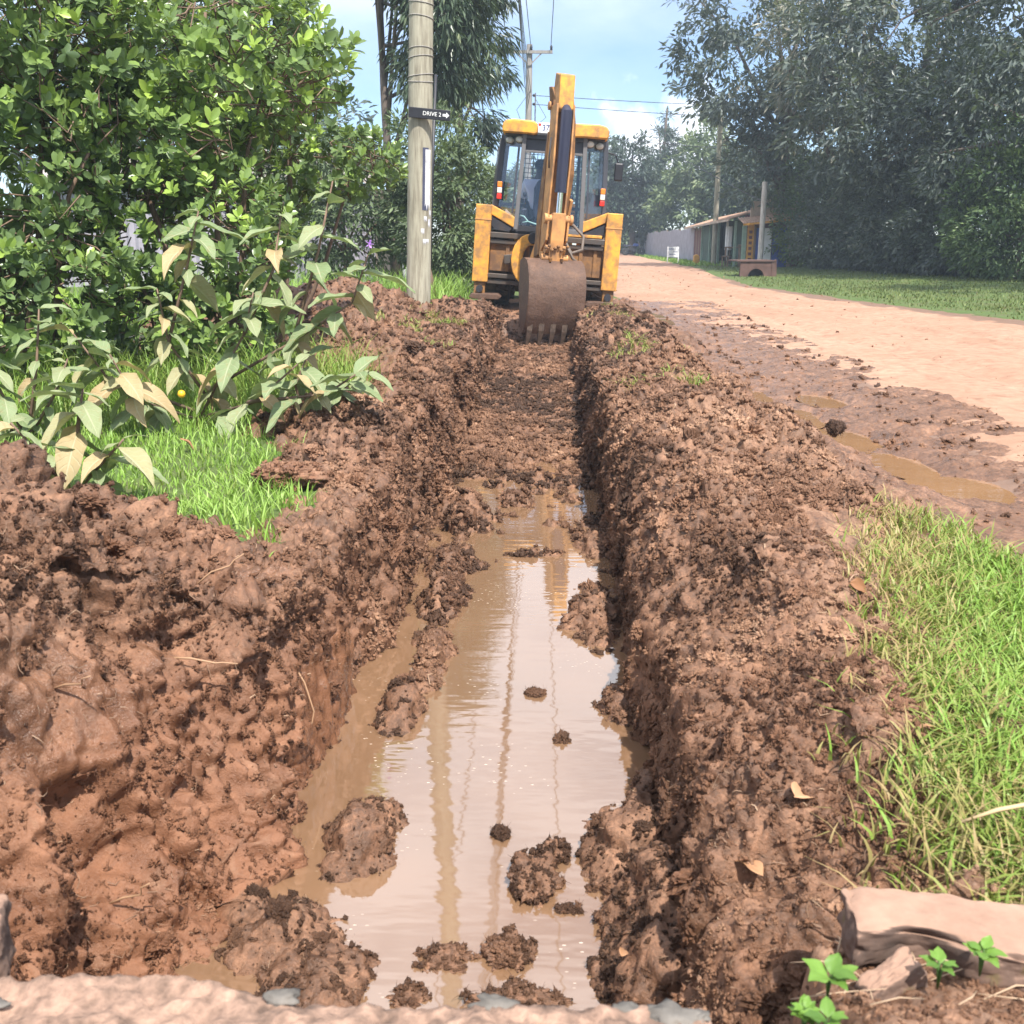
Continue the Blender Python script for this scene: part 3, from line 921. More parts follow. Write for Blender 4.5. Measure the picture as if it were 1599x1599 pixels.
# ---- left lawn
def keep_left(x, y):
    m = mud_left(x, y)
    return sstep(0.012, -0.03, m) * (x > -2.0 - 0.62 * (y))
p = scatter(30000, -6.0, -0.95, 3.0, 8.5, keep_left)
hh = 0.030 + 0.045 * sstep(4.5, 6.5, p[:, 1]) + 0.03 * (fbm(a3(p[:, 0], p[:, 1]) * 2.5, 2, 101) > 0.2)
tall = sstep(5.2, 6.6, p[:, 1])
tn = 0.48 + 0.30 * RNG.normal(0, 0.55, len(p)) + 0.28 * (1 - tall) + 0.12 * fbm(a3(p[:, 0], p[:, 1]) * 1.3, 2, 102)
o = blades('grass', p, zg, hh, hh * 2.0 + 0.32 * tall, 0.0075, M['grass'], np.clip(tn, 0.30, 1), 0.8)
tag(o, 'bright short green grass left of the trench under the bushes', 'grass', None, 'stuff')
# ---- right patch
def keep_right(x, y):
    n = fbm(a3(x, y) * 2.4, 3, 103)
    xl = 0.70 + 0.14 * n + 0.62 * np.clip((y - 2.0) / 1.9, 0, 1.1)
    xr = 2.1 - 0.75 * sstep(2.4, 4.1, y) + 0.15 * n
    return ~((x > 0.42) & (y < 1.375)) * sstep(xl - 0.20, xl + 0.22, x) * sstep(xr + 0.1, xr - 0.1, x) * sstep(4.05, 3.7, y + 0.2 * n) * (0.45 + 0.55 * sstep(-0.25, 0.1, n + (x - xl) * 0.7))
p = scatter(26000, 0.5, 2.3, 1.22, 4.3, keep_right)
n_ = fbm(a3(p[:, 0], p[:, 1]) * 2.4, 3, 103)
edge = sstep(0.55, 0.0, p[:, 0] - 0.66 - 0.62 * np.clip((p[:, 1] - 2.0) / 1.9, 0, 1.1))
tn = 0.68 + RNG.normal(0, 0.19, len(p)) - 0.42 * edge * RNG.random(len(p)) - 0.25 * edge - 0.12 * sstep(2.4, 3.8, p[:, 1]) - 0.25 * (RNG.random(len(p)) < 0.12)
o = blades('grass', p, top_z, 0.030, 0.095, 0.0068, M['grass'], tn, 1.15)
tag(o, 'tufted green and straw coloured grass on the right bank of the trench', 'grass', None, 'stuff')
# ---- verge under the right hedge
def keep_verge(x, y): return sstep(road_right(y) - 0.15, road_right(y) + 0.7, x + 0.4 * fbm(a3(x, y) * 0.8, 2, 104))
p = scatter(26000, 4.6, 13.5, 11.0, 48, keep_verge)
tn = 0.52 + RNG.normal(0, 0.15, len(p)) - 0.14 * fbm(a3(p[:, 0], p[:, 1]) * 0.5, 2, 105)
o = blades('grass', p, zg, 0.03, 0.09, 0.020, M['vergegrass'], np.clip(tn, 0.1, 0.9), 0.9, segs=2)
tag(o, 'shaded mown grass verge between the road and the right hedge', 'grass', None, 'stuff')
# ---- tall grass behind the spoil heap on the left
p = scatter(6000, -6.5, -1.35, 12.8, 18.5, lambda x, y: sstep(-0.35, -0.04, -0.06 - mud_left(x, y)) * np.ones_like(x))
tn = 0.68 + RNG.normal(0, 0.12, len(p))
o = blades('tall_grass', p, zg, 0.25, 0.75, 0.016, M['grass'], tn, 0.75, segs=3)
tag(o, 'tall bright green grass behind the spoil heap and the wooden pole', 'grass', None, 'stuff')
# ---- grass before the far iron fence
p = scatter(5000, 6.0, 11.0, 47, 90, lambda x, y: sstep(road_right(y) - 0.3, road_right(y) + 0.3, x))
o = blades('grass', p, zg, 0.06, 0.2, 0.05, M['grass'], 0.6 + RNG.normal(0, 0.12, len(p)), 0.6, segs=2)
tag(o, 'grass strip in front of the far grey iron fence', 'grass', None, 'stuff')
# ---- torn grass tufts on the spoil
p = scatter(2600, -1.6, 1.3, 6.0, 15.0, lambda x, y: ((x < -0.8) | (x > 0.5)) * sstep(0.25, 0.5, fbm(a3(x, y) * 2.2, 3, 106)))
o = blades('torn_turf', p, top_z, 0.03, 0.10, 0.010, M['grass'], 0.28 + RNG.normal(0, 0.16, len(p)), 1.4, segs=2, zoff=0.01)
tag(o, 'torn yellowing turf scattered over the spoil banks', 'turf', None, 'stuff')

# ---- roots, straw and crumbs strewn over the mud
def on_mud(n, ymax, segs_ok, ymin=1.1):
    rr, cc = MUDP.shape[:2]
    Yr = MUDP[:, 0, 1]
    ok_r = np.where((Yr > ymin) & (Yr < ymax))[0]
    ok_c = np.where(np.isin(MUDS, segs_ok))[0]
    i = RNG.choice(ok_r, n); j = RNG.choice(ok_c, n)
    P_ = MUDP[i, j]; N_ = MUDN[i, j]
    return P_, N_
def strands():
    n = 15000
    P_, N_ = on_mud(n, 14.5, (0, 1, 2, 3, 4))
    x, y = P_[:, 0], P_[:, 1]
    ok = (P_[:, 2] > ZW + 0.01) & ~((x > 1.5)) & ~((x < -0.9) & (mud_left(x, y) < 0.02))
    P_, N_ = P_[ok], N_[ok]; n = len(P_)
    d = RNG.normal(0, 1, (n, 3)); d -= N_ * (d * N_).sum(1, keepdims=True) * 0.75
    d /= np.linalg.norm(d, axis=1, keepdims=True)
    s = np.cross(d, N_); s /= np.linalg.norm(s, axis=1, keepdims=True) + 1e-9
    L = (0.012 + 0.055 * RNG.random(n) ** 2.5) * np.clip(P_[:, 1] / 3.5, 0.8, 1.6)
    w = 0.0011 * np.clip(P_[:, 1] / 2.5, 0.9, 2.6) * (0.6 + 0.9 * RNG.random(n))
    curl = RNG.normal(0, 0.35, n)
    V = []
    for k in range(4):
        t = k / 3
        c = P_ + N_ * (0.004 + 0.012 * math.sin(math.pi * t))[..., None] if False else P_ + N_ * (0.003 + 0.010 * math.sin(math.pi * t))
        c = c + d * (L * (t - 0.5))[:, None] + s * (L * curl * math.sin(math.pi * t * 1.3))[:, None]
        ww = w * (1 - 0.6 * t)
        V.append(c + np.cross(d, s) * ww[:, None] * 0.2 - s * ww[:, None]); V.append(c + s * ww[:, None])
    V = np.stack(V, 1).reshape(-1, 3)
    F = []
    for k in range(3): F += [(2 * k, 2 * k + 1, 2 * k + 3), (2 * k, 2 * k + 3, 2 * k + 2)]
    F = (np.arange(n)[:, None, None] * 8 + np.array(F)[None]).reshape(-1, 3)
    tn = np.clip(0.38 + RNG.normal(0, 0.22, n), 0, 1)
    o = mesh_np('straw_and_roots', V, F, M['straw'], None, True, {'tint': np.repeat(tn, 8)})
    tag(o, 'fine torn roots and dead straw mixed through the dug mud', 'roots', None, 'stuff')
strands()

def ico():
    bm = bmesh.new(); bmesh.ops.create_icosphere(bm, subdivisions=1, radius=1.0)
    v = np.array([list(a.co) for a in bm.verts]); f = np.array([[b.index for b in a.verts] for a in bm.faces]); bm.free()
    return v, f
ICO_V, ICO_F = ico()
# ------------------------------------------------------------------ single clods
CLOD_PTS = []
def rock_mesh(name, r, seed, sub=4, amp=0.25, freq=2.2, fine=0.0, flat=None):
    bm = bmesh.new(); bmesh.ops.create_icosphere(bm, subdivisions=sub, radius=1.0)
    v = np.array([list(a.co) for a in bm.verts]); f = np.array([[b.index for b in a.verts] for a in bm.faces]); bm.free()
    d = 1 + amp * fbm(v * freq, 4, seed)
    if fine: d = d + fine * (0.5 - worley(v * 4.5, seed + 1)) + fine * 0.6 * (0.5 - worley(v * 10, seed + 2)) + fine * 0.4 * vnoise(v * 22, seed + 3)
    v = v * d[:, None] * np.array(r)[None]
    if flat is not None: v[:, 2] = np.maximum(v[:, 2], flat)
    return v, f
def clod(x, y, z, r, seed, label, group=None, cl=0.1, dr=0.1, name='mud_clod'):
    v, f = rock_mesh(name, (r[0], r[1], r[2] * 0.85), seed, 5, 0.75, 1.7, 0.30)
    wp = v + np.array([x, y, z])
    CLOD_PTS.append((wp, v / np.array(r)[None] ** 2, cl, dr))
    o = mesh_np(name, v, f, M['mud'], None, True, {'clay': np.full(len(v), cl), 'dry': np.full(len(v), dr)})
    o.location = (x, y, z)
    return tag(o, label, 'mud clod', group)
G = 'mud clods standing in the trench water'
clod(-0.020, 2.30, ZW, (0.060, 0.085, 0.055), 201, 'tall two humped mud clod in the water by the right heap', G)
clod(0.030, 2.43, ZW, (0.040, 0.040, 0.038), 202, 'small peaked mud clod just behind the two humped clod', G)
clod(-0.075, 2.02, ZW, (0.055, 0.055, 0.045), 203, 'round mud clod in the water nearer the camera than the two humped one', G)
clod(-0.045, 1.875, ZW, (0.095, 0.030, 0.030), 204, 'long low mud clod lying across the water near the ledge', G)
clod(-0.035, 1.79, ZW, (0.045, 0.045, 0.040), 205, 'mud clod between the long low clod and the concrete ledge', G)
clod(0.04, 1.76, ZW, (0.030, 0.035, 0.030), 206, 'pointed little mud clod at the water edge by the concrete ledge', G)
clod(-0.115, 2.52, ZW, (0.016, 0.020, 0.020), 207, 'tiny dark clod alone in the middle of the water', G)
clod(0.062, 3.10, ZW, (0.018, 0.022, 0.012), 208, 'tiny clod floating in open water left of the right hand clump', G)
clod(-0.035, 3.45, ZW, (0.028, 0.022, 0.010), 209, 'thin flat clod floating far out in the water', G)
clod(-0.235, 2.0, ZW - 0.01, (0.075, 0.05, 0.022), 210, 'flat wet mud patch left of the pole reflection', G)
clod(-0.295, 1.88, ZW - 0.01, (0.045, 0.04, 0.020), 211, 'small flat mud patch nearest the ledge left of the pole reflection', G)
clod(0.07, 2.20, ZW - 0.005, (0.03, 0.02, 0.012), 212, 'small flat clod in the water right of the two humped clod', G)
clod(-1.12, 4.28, 0.06, (0.15, 0.10, 0.06), 213, 'reddish clod of earth lying on the bright grass', None, 0.5, 0.3, 'earth_clod')
clod(1.66, 5.75, 0.02, (0.030, 0.030, 0.030), 214, 'small dark clod beside the brown puddle on the road margin', None, 0.0, -0.3, 'earth_clod')
clod(2.30, 4.55, 0.03, (0.06, 0.04, 0.025), 215, 'dark flat clod beyond the nearest puddle at the frame edge', None, 0.0, -0.2, 'earth_clod')

M['shred'] = None
def make_shred():
    m, nt, b = new_mat('shredded_earth')
    t = nd(nt, 'Attribute', attribute_name='tone', attribute_type='INSTANCER').outputs['Fac']
    cl = nd(nt, 'Attribute', attribute_name='clay', attribute_type='INSTANCER').outputs['Fac']
    n1 = noise(nt, coords(nt), 2.2, 4, 0.6)
    c = ramp(nt, t, [(0.0, (0.058, 0.029, 0.016)), (0.4, (0.150, 0.076, 0.043)), (0.7, (0.255, 0.136, 0.080)), (1.0, (0.40, 0.235, 0.148))])
    c2 = ramp(nt, t, [(0.0, (0.095, 0.040, 0.020)), (0.6, (0.215, 0.098, 0.052)), (1.0, (0.34, 0.185, 0.112))])
    c = mixc(nt, cl, c, c2)
    c = mixc(nt, 1.0, c, ramp(nt, n1, [(0.3, gray(0.7)), (0.7, gray(1.3))]), 'MULTIPLY')
    nt.links.new(c, b.inputs['Base Color'])
    b.inputs['Roughness'].default_value = 0.55
    b.inputs['Specular IOR Level'].default_value = 0.35
    bump(nt, b, noise(nt, coords(nt), 4.0, 6, 0.7, 0.6), 0.6, 0.02)
    return m
M['shred'] = make_shred()

def shred_mesh(seed):
    """one torn tuft of earth: angular chips and a few curled fibres, about 2 units across"""
    rg = np.random.default_rng(seed)
    V = []; F = []
    for k in range(8):
        c = rg.normal(0, 1, 3); c /= np.linalg.norm(c); c = c * 0.62 * rg.random() ** 0.4; c[2] = abs(c[2]) * 0.75 - 0.1
        A = np.linalg.qr(rg.normal(0, 1, (3, 3)))[0]
        r = np.array([0.44, 0.33, 0.26]) * (0.6 + 0.8 * rg.random())
        o = np.array([(1, 0, 0), (-1, 0, 0), (0, 1, 0), (0, -1, 0), (0, 0, 1), (0, 0, -1)]) * (0.7 + 0.6 * rg.random((6, 1))) + rg.normal(0, 0.18, (6, 3))
        o = (o * r) @ A.T + c
        n = len(V); V += [tuple(p) for p in o]
        F += [(n + a, n + b_, n + d) for a, b_, d in ((0, 2, 4), (2, 1, 4), (1, 3, 4), (3, 0, 4), (2, 0, 5), (1, 2, 5), (3, 1, 5), (0, 3, 5))]
    for k in range(5):
        a = rg.random() * 6.28; c = np.array([math.cos(a), math.sin(a), 0]) * 0.3 * rg.random()
        d = np.array([math.cos(a), math.sin(a), 0.25 + 0.8 * rg.random()]); sd = np.array([-math.sin(a), math.cos(a), 0.2]) * 0.05
        L = 0.7 + 0.9 * rg.random(); cu = rg.normal(0, 0.5)
        n = len(V)
        for i in range(4):
            t = i / 3
            p = c + d * L * t - np.array([0, 0, 0.9]) * L * t * t * 0.5 + sd * 12 * cu * t * t * L
            V += [tuple(p - sd * (1 - 0.7 * t)), tuple(p + sd * (1 - 0.7 * t))]
        for i in range(3): F += [(n + 2 * i, n + 2 * i + 1, n + 2 * i + 3), (n + 2 * i, n + 2 * i + 3, n + 2 * i + 2)]
    me = bpy.data.meshes.new('earth_shred'); me.from_pydata(V, [], F); me.materials.append(M['shred']); me.polygons.foreach_set('use_smooth', [True] * len(me.polygons)); me.update()
    return bpy.data.objects.new('earth_shred', me)
SHRED = [shred_mesh(600 + k) for k in range(4)]

def lump_mesh(seed):
    v, f = rock_mesh('broken_earth', (1, 0.8, 0.7), seed, 4, 0.75, 1.7, 0.55)
    me = bpy.data.meshes.new('broken_earth'); me.from_pydata([tuple(a) for a in v], [], [tuple(int(i) for i in a) for a in f])
    me.materials.append(M['shred']); me.update()
    return bpy.data.objects.new('broken_earth', me)
LUMPS = [lump_mesh(640 + k) for k in range(5)]

def instancer(name, P_, rot, scl, attrs, protos, label, cat=None):
    me = bpy.data.meshes.new(name)
    me.vertices.add(len(P_)); me.vertices.foreach_set('co', np.ascontiguousarray(P_, np.float32).ravel())
    a = me.attributes.new('rot', 'FLOAT_VECTOR', 'POINT'); a.data.foreach_set('vector', np.ascontiguousarray(rot, np.float32).ravel())
    a = me.attributes.new('scl', 'FLOAT_VECTOR', 'POINT'); a.data.foreach_set('vector', np.ascontiguousarray(scl, np.float32).ravel())
    a = me.attributes.new('pick', 'INT', 'POINT'); a.data.foreach_set('value', RNG.integers(0, len(protos), len(P_)).astype(np.int32))
    for k, v in attrs.items():
        a = me.attributes.new(k, 'FLOAT', 'POINT'); a.data.foreach_set('value', np.ascontiguousarray(v, np.float32))
    o = link(name, me, protos[0].data.materials[0])
    ng = bpy.data.node_groups.new(name + '_scatter', 'GeometryNodeTree')
    ng.interface.new_socket('Geometry', in_out='INPUT', socket_type='NodeSocketGeometry')
    ng.interface.new_socket('Geometry', in_out='OUTPUT', socket_type='NodeSocketGeometry')
    N_ = ng.nodes; Lk = ng.links
    gi = N_.new('NodeGroupInput'); go = N_.new('NodeGroupOutput')
    iop = N_.new('GeometryNodeInstanceOnPoints')
    join = N_.new('GeometryNodeJoinGeometry')
    for p in reversed(protos):
        oi = N_.new('GeometryNodeObjectInfo'); oi.inputs['Object'].default_value = p; oi.inputs['As Instance'].default_value = True
        Lk.new(oi.outputs['Geometry'], join.inputs[0])
    def na(nm, ty):
        q = N_.new('GeometryNodeInputNamedAttribute'); q.data_type = ty; q.inputs['Name'].default_value = nm
        return [k for k in q.outputs if k.enabled and k.name == 'Attribute'][0]
    Lk.new(gi.outputs[0], iop.inputs['Points']); Lk.new(join.outputs[0], iop.inputs['Instance'])
    iop.inputs['Pick Instance'].default_value = True
    Lk.new(na('pick', 'INT'), iop.inputs['Instance Index'])
    Lk.new(na('rot', 'FLOAT_VECTOR'), iop.inputs['Rotation']); Lk.new(na('scl', 'FLOAT_VECTOR'), iop.inputs['Scale'])
    Lk.new(iop.outputs[0], go.inputs[0])
    md = o.modifiers.new('scatter', 'NODES'); md.node_group = ng
    return tag(o, label, cat, None, 'stuff')

def align_euler(N_):
    """Euler angles turning +Z to N_ after a random spin about +Z"""
    n = len(N_)
    z = N_ / np.linalg.norm(N_, axis=1, keepdims=True)
    r = RNG.normal(0, 1, (n, 3)); x = np.cross(r, z); x /= np.linalg.norm(x, axis=1, keepdims=True); y = np.cross(z, x)
    # matrix columns x, y, z
    ey = np.arcsin(np.clip(-x[:, 2], -1, 1)); ex = np.arctan2(y[:, 2], z[:, 2]); ez = np.arctan2(x[:, 1], x[:, 0])
    return np.stack([ex, ey, ez], -1)

def shreds():
    n = 300000
    rr, cc = MUDP.shape[:2]
    Yr = MUDP[:, 0, 1]
    rows = np.where((Yr > 1.05) & (Yr < 15.2))[0]
    i = RNG.choice(rows, n); j = RNG.integers(0, cc, n)
    P_, N_ = MUDP[i, j], MUDN[i, j]; S = MUDS[j]
    x, y, z = P_[:, 0], P_[:, 1], P_[:, 2]
    cl, dr = MUDC[i, j], MUDD[i, j]
    ml = mud_left(x, y)
    dens = 0.35 + 0.65 * sstep(-0.25, 0.25, fbm(P_ * 5.0, 3, 610))
    ok = (z > ZW - 0.01) & ~((S == 0) & (ml < 0.006)) & ~((S == 4) & (x > 0.95 + 0.25 * sstep(2.2, 3.8, y) * 0) & (y < 3.7))
    ok &= ~((S == 4) & (x > 1.30) & (RNG.random(n) < 0.95))
    slick = MUDG[i, j] > 0.4
    ok &= ~(slick & (RNG.random(n) < 0.92))
    ok &= RNG.random(n) < dens
    P_, N_, x, y, z, cl, dr, S = (q[ok] for q in (P_, N_, x, y, z, cl, dr, S))
    n0 = len(P_)
    for wp, wn_, c_, d_ in CLOD_PTS:
        kk = RNG.choice(len(wp), min(len(wp), 420), replace=False)
        kk = kk[wp[kk, 2] > (ZW if wp[:, 2].mean() < -0.3 else 0.0)]
        P_ = np.concatenate([P_, wp[kk]]); N_ = np.concatenate([N_, wn_[kk] / np.linalg.norm(wn_[kk], axis=1, keepdims=True)])
        x = np.concatenate([x, wp[kk, 0]]); y = np.concatenate([y, wp[kk, 1] * 0.8]); cl = np.concatenate([cl, np.full(len(kk), c_)]); dr = np.concatenate([dr, np.full(len(kk), d_ - 0.3)])
    n = len(P_)
    Nr = N_ + RNG.normal(0, 0.35, (n, 3))
    s = (0.0045 + 0.0185 * RNG.random(n) ** 3.2) * np.clip(y / 3.0, 0.8, 2.2)
    sc_ = s[:, None] * (0.75 + 0.5 * RNG.random((n, 3)))
    tone = 0.30 + 0.62 * dr + 0.42 * fbm(P_ * 7, 3, 612) + 0.70 * fbm(P_ * 1.9, 3, 614) + RNG.normal(0, 0.08, n)
    clay = np.clip(cl * 1.3 + 0.35 * fbm(P_ * 2.1, 3, 613), 0, 1)
    P_ = P_ + N_ * (s * 0.15)[:, None]
    kb = RNG.choice(n0, 1300, replace=False)                # larger broken lumps half sunk in the surface
    kb = kb[(fbm(P_[kb] * 1.6, 2, 615) > -0.12) & ~((np.abs(x[kb] + 0.15) < 0.5) & (y[kb] > 5.5))]
    sb = (0.016 + 0.036 * RNG.random(len(kb)) ** 2.0) * np.clip(y[kb] / 3.6, 0.8, 1.7)
    instancer('broken_earth', P_[kb] - N_[kb] * (sb * 0.15)[:, None], align_euler(N_[kb] + RNG.normal(0, 0.8, (len(kb), 3))), sb[:, None] * (0.6 + 0.7 * RNG.random((len(kb), 3))), {'tone': np.clip(tone[kb] * 0.9, 0, 1), 'clay': clay[kb]}, LUMPS, 'broken lumps of earth lying on the spoil banks and the trench floor', 'earth')
    instancer('shredded_earth', P_, align_euler(Nr), sc_, {'tone': np.clip(tone, 0, 1), 'clay': clay}, SHRED, 'torn crumbly shreds of earth covering the dug mud', 'earth')
shreds()

# ------------------------------------------------------------------ ledge, stones and rubble in the foreground
def ledge():
    xs = np.linspace(-1.5, 0.31, 240); t = np.linspace(0, 1, 90)
    fr = 1.105 + 0.02 * fbm(np.stack([xs * 3, xs * 0, xs * 0], -1), 3, 301) + 0.03 * np.exp(-((xs + 0.52) / 0.14) ** 2) - 0.03 * np.exp(-((xs + 0.15) / 0.35) ** 2)
    V = np.zeros((len(t), len(xs), 3))
    for i, tt in enumerate(t):
        if tt < 0.72:
            k = tt / 0.72; V[i, :, 1] = 0.35 + (fr - 0.35) * k ** 0.6; V[i, :, 2] = 0.115
        else:
            k = (tt - 0.72) / 0.28; V[i, :, 1] = fr + 0.015 * k; V[i, :, 2] = 0.115 - 0.85 * k
        V[i, :, 0] = xs
    r, c = V.shape[:2]
    f = V.reshape(-1, 3)
    d = 0.022 * fbm(f * 7, 4, 302) + 0.010 * (0.5 - worley(f / 0.05, 303)) + 0.008 * (0.5 - worley(f / 0.018, 305)) + 0.005 * vnoise(f * 75, 304)
    edge = np.exp(-((f[:, 1] - 1.09) / 0.05) ** 2) * (f[:, 2] > 0.1)
    f[:, 2] -= 0.35 * sstep(0.19, 0.31, f[:, 0] + 0.05 * fbm(f * 9, 2, 306))
    f = f + np.array([0, 0.25, 1.0]) * d[:, None] - np.array([0, 0, 0.014]) * edge[:, None]
    idx = np.arange(r * c).reshape(r, c)
    F = np.stack([idx[:-1, :-1], idx[:-1, 1:], idx[1:, 1:], idx[1:, :-1]], -1).reshape(-1, 4)
    root = mesh_np('concrete_ledge', f, F, M['concrete'], None, True)
    tag(root, 'rough pinkish concrete ledge across the bottom of the picture', 'ledge')
    mt = plain('blue_grey_stone', (0.135, 0.122, 0.108), 0.9, 0, 0.45, 20, 0.4)
    for k, (x, y, s) in enumerate(((-0.335, 1.085, 0.030), (-0.06, 1.08, 0.034), (0.11, 1.075, 0.028), (0.16, 1.07, 0.045), (-0.70, 1.06, 0.02), (0.2, 1.07, 0.02))):
        s *= 0.8; v, ff = rock_mesh('stone', (s, s * 0.6, s * 0.30), 310 + k, 3, 0.75, 1.9, 0.12)
        s_ = mesh_np('stone', v, ff, mt, root, True); s_.location = (x, y, 0.104)
ledge()

def road_bits():
    n = 700
    yy = np.exp(RNG.uniform(math.log(3.5), math.log(45), n)); xx = road_left(yy) + (road_right(yy) - road_left(yy)) * RNG.random(n) ** 1.5
    zz = zg(xx, yy) + 0.022
    sk = (0.005 + 0.018 * RNG.random(n) ** 4) * np.clip(yy / 10, 0.8, 1.8)
    Nk = np.array([[0, 0, 1.0]]) + RNG.normal(0, 0.3, (n, 3))
    instancer('road_crumbs', np.stack([xx, yy, zz], -1), align_euler(Nk), sk[:, None] * np.ones((1, 3)), {'tone': np.clip(0.75 + RNG.normal(0, 0.25, n), 0, 1), 'clay': np.full(n, 0.5)}, SHRED, 'small crumbs and pebbles strewn over the dirt road', 'pebbles')
road_bits()
M['pink_stone'] = plain('pink_stone', (0.44, 0.30, 0.225), 0.85, 0, 0.15, 9, 0.25)
def moss_stone(name, r, seed, loc, rot, label, mat, cat='stone', boxy=True):
    bm = bmesh.new(); bmesh.ops.create_icosphere(bm, subdivisions=6, radius=1.0)
    v = np.array([list(a.co) for a in bm.verts]); f = np.array([[b.index for b in a.verts] for a in bm.faces]); bm.free()
    p_ = 6.0
    v = v / (np.sum(np.abs(v) ** p_, 1, keepdims=True) ** (1 / p_))            # rounded block
    d = 1 + 0.16 * fbm(v * 1.2, 4, seed) + 0.05 * fbm(v * 5, 3, seed + 1) - 0.10 * np.maximum(0, fbm(v * 2.2, 2, seed + 2))
    v = v * d[:, None] * np.array(r)[None]
    o = mesh_np(name, v, f, mat, None, True)
    o.location = loc; o.rotation_euler = rot
    return tag(o, label, cat)
def make_slab_mat():
    m, nt, b = new_mat('slab_stone')
    v = coords(nt)
    n1 = noise(nt, v, 14, 7, 0.65)
    c = ramp(nt, n1, [(0.3, (0.25, 0.15, 0.105)), (0.7, (0.34, 0.215, 0.155))])
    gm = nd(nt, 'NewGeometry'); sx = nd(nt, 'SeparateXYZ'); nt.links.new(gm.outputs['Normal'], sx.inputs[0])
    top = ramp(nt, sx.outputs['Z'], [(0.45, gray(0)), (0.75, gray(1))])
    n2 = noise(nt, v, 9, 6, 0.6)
    side = ramp(nt, n2, [(0.35, (0.075, 0.05, 0.04)), (0.58, (0.16, 0.10, 0.075)), (0.70, (0.14, 0.13, 0.02))])   # shade on the sides put into the colour, with tints of moss
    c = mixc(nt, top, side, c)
    nt.links.new(c, b.inputs['Base Color']); b.inputs['Roughness'].default_value = 0.9
    bump(nt, b, n1, 0.4, 0.01)
    return m
M['slab'] = make_slab_mat()
def flat_slab():
    bm = bmesh.new(); bmesh.ops.create_cube(bm, size=2.0)
    bmesh.ops.subdivide_edges(bm, edges=list(bm.edges), cuts=40, use_grid_fill=True)
    bmesh.ops.triangulate(bm, faces=list(bm.faces))
    v = np.array([list(a.co) for a in bm.verts]); f = np.array([[b.index for b in a.verts] for a in bm.faces]); bm.free()
    r = np.array([0.225, 0.064, 0.034])
    c = np.max(np.abs(v), 1, keepdims=True)
    e = np.sort(np.abs(v), 1)[:, 1]                                     # 1 along edges
    w = v * r
    w[:, 1] += 0.018 * v[:, 0] * (v[:, 1] < 0) * -1 + 0.012 * fbm(np.stack([w[:, 0] * 9, v[:, 2] * 0.2, v[:, 1]], -1), 3, 811)
    n = v / np.linalg.norm(v, axis=1, keepdims=True)
    side = 1 - sstep(0.7, 0.95, v[:, 2])
    d = 0.004 * fbm(w * 40, 3, 812) - 0.010 * sstep(0.86, 1.0, e) * (0.4 + 1.2 * np.maximum(0, fbm(w * 22, 3, 813) + 0.3)) + side * (0.016 * fbm(w * 18, 4, 814) + 0.010 * (0.5 - worley(w / 0.03, 815)))
    bite = np.exp(-(((w[:, 0] + 0.13) / 0.06) ** 2 + ((w[:, 1] + 0.07) / 0.035) ** 2))
    w = w + n * d[:, None]
    w[:, 1] += 0.055 * bite; w[:, 2] -= 0.02 * bite * (v[:, 2] > 0)
    w[:, 2] -= 0.012 * (w[:, 0] + 0.2)
    o = mesh_np('flat_stone', w, f, M['slab'], None, True)
    o.data.set_sharp_from_angle(angle=R(50))
    o.location = (0.690, 1.305, 0.036); o.rotation_euler = (0.03, 0.05, -0.06)
    tag(o, 'flat topped pink stone slab below the grass on the right', 'stone')
flat_slab()
moss_stone('broken_stone', (0.055, 0.04, 0.06), 331, (-0.815, 1.19, 0.09), (0.1, 0.1, 0.3), 'pink mossy stone standing at the left end of the ledge', M['slab'])
moss_stone('broken_stone', (0.050, 0.022, 0.035), 332, (0.505, 1.235, 0.015), (0.0, -0.35, 0.4), 'small mossy stone wedged below the flat slab', M['slab'])
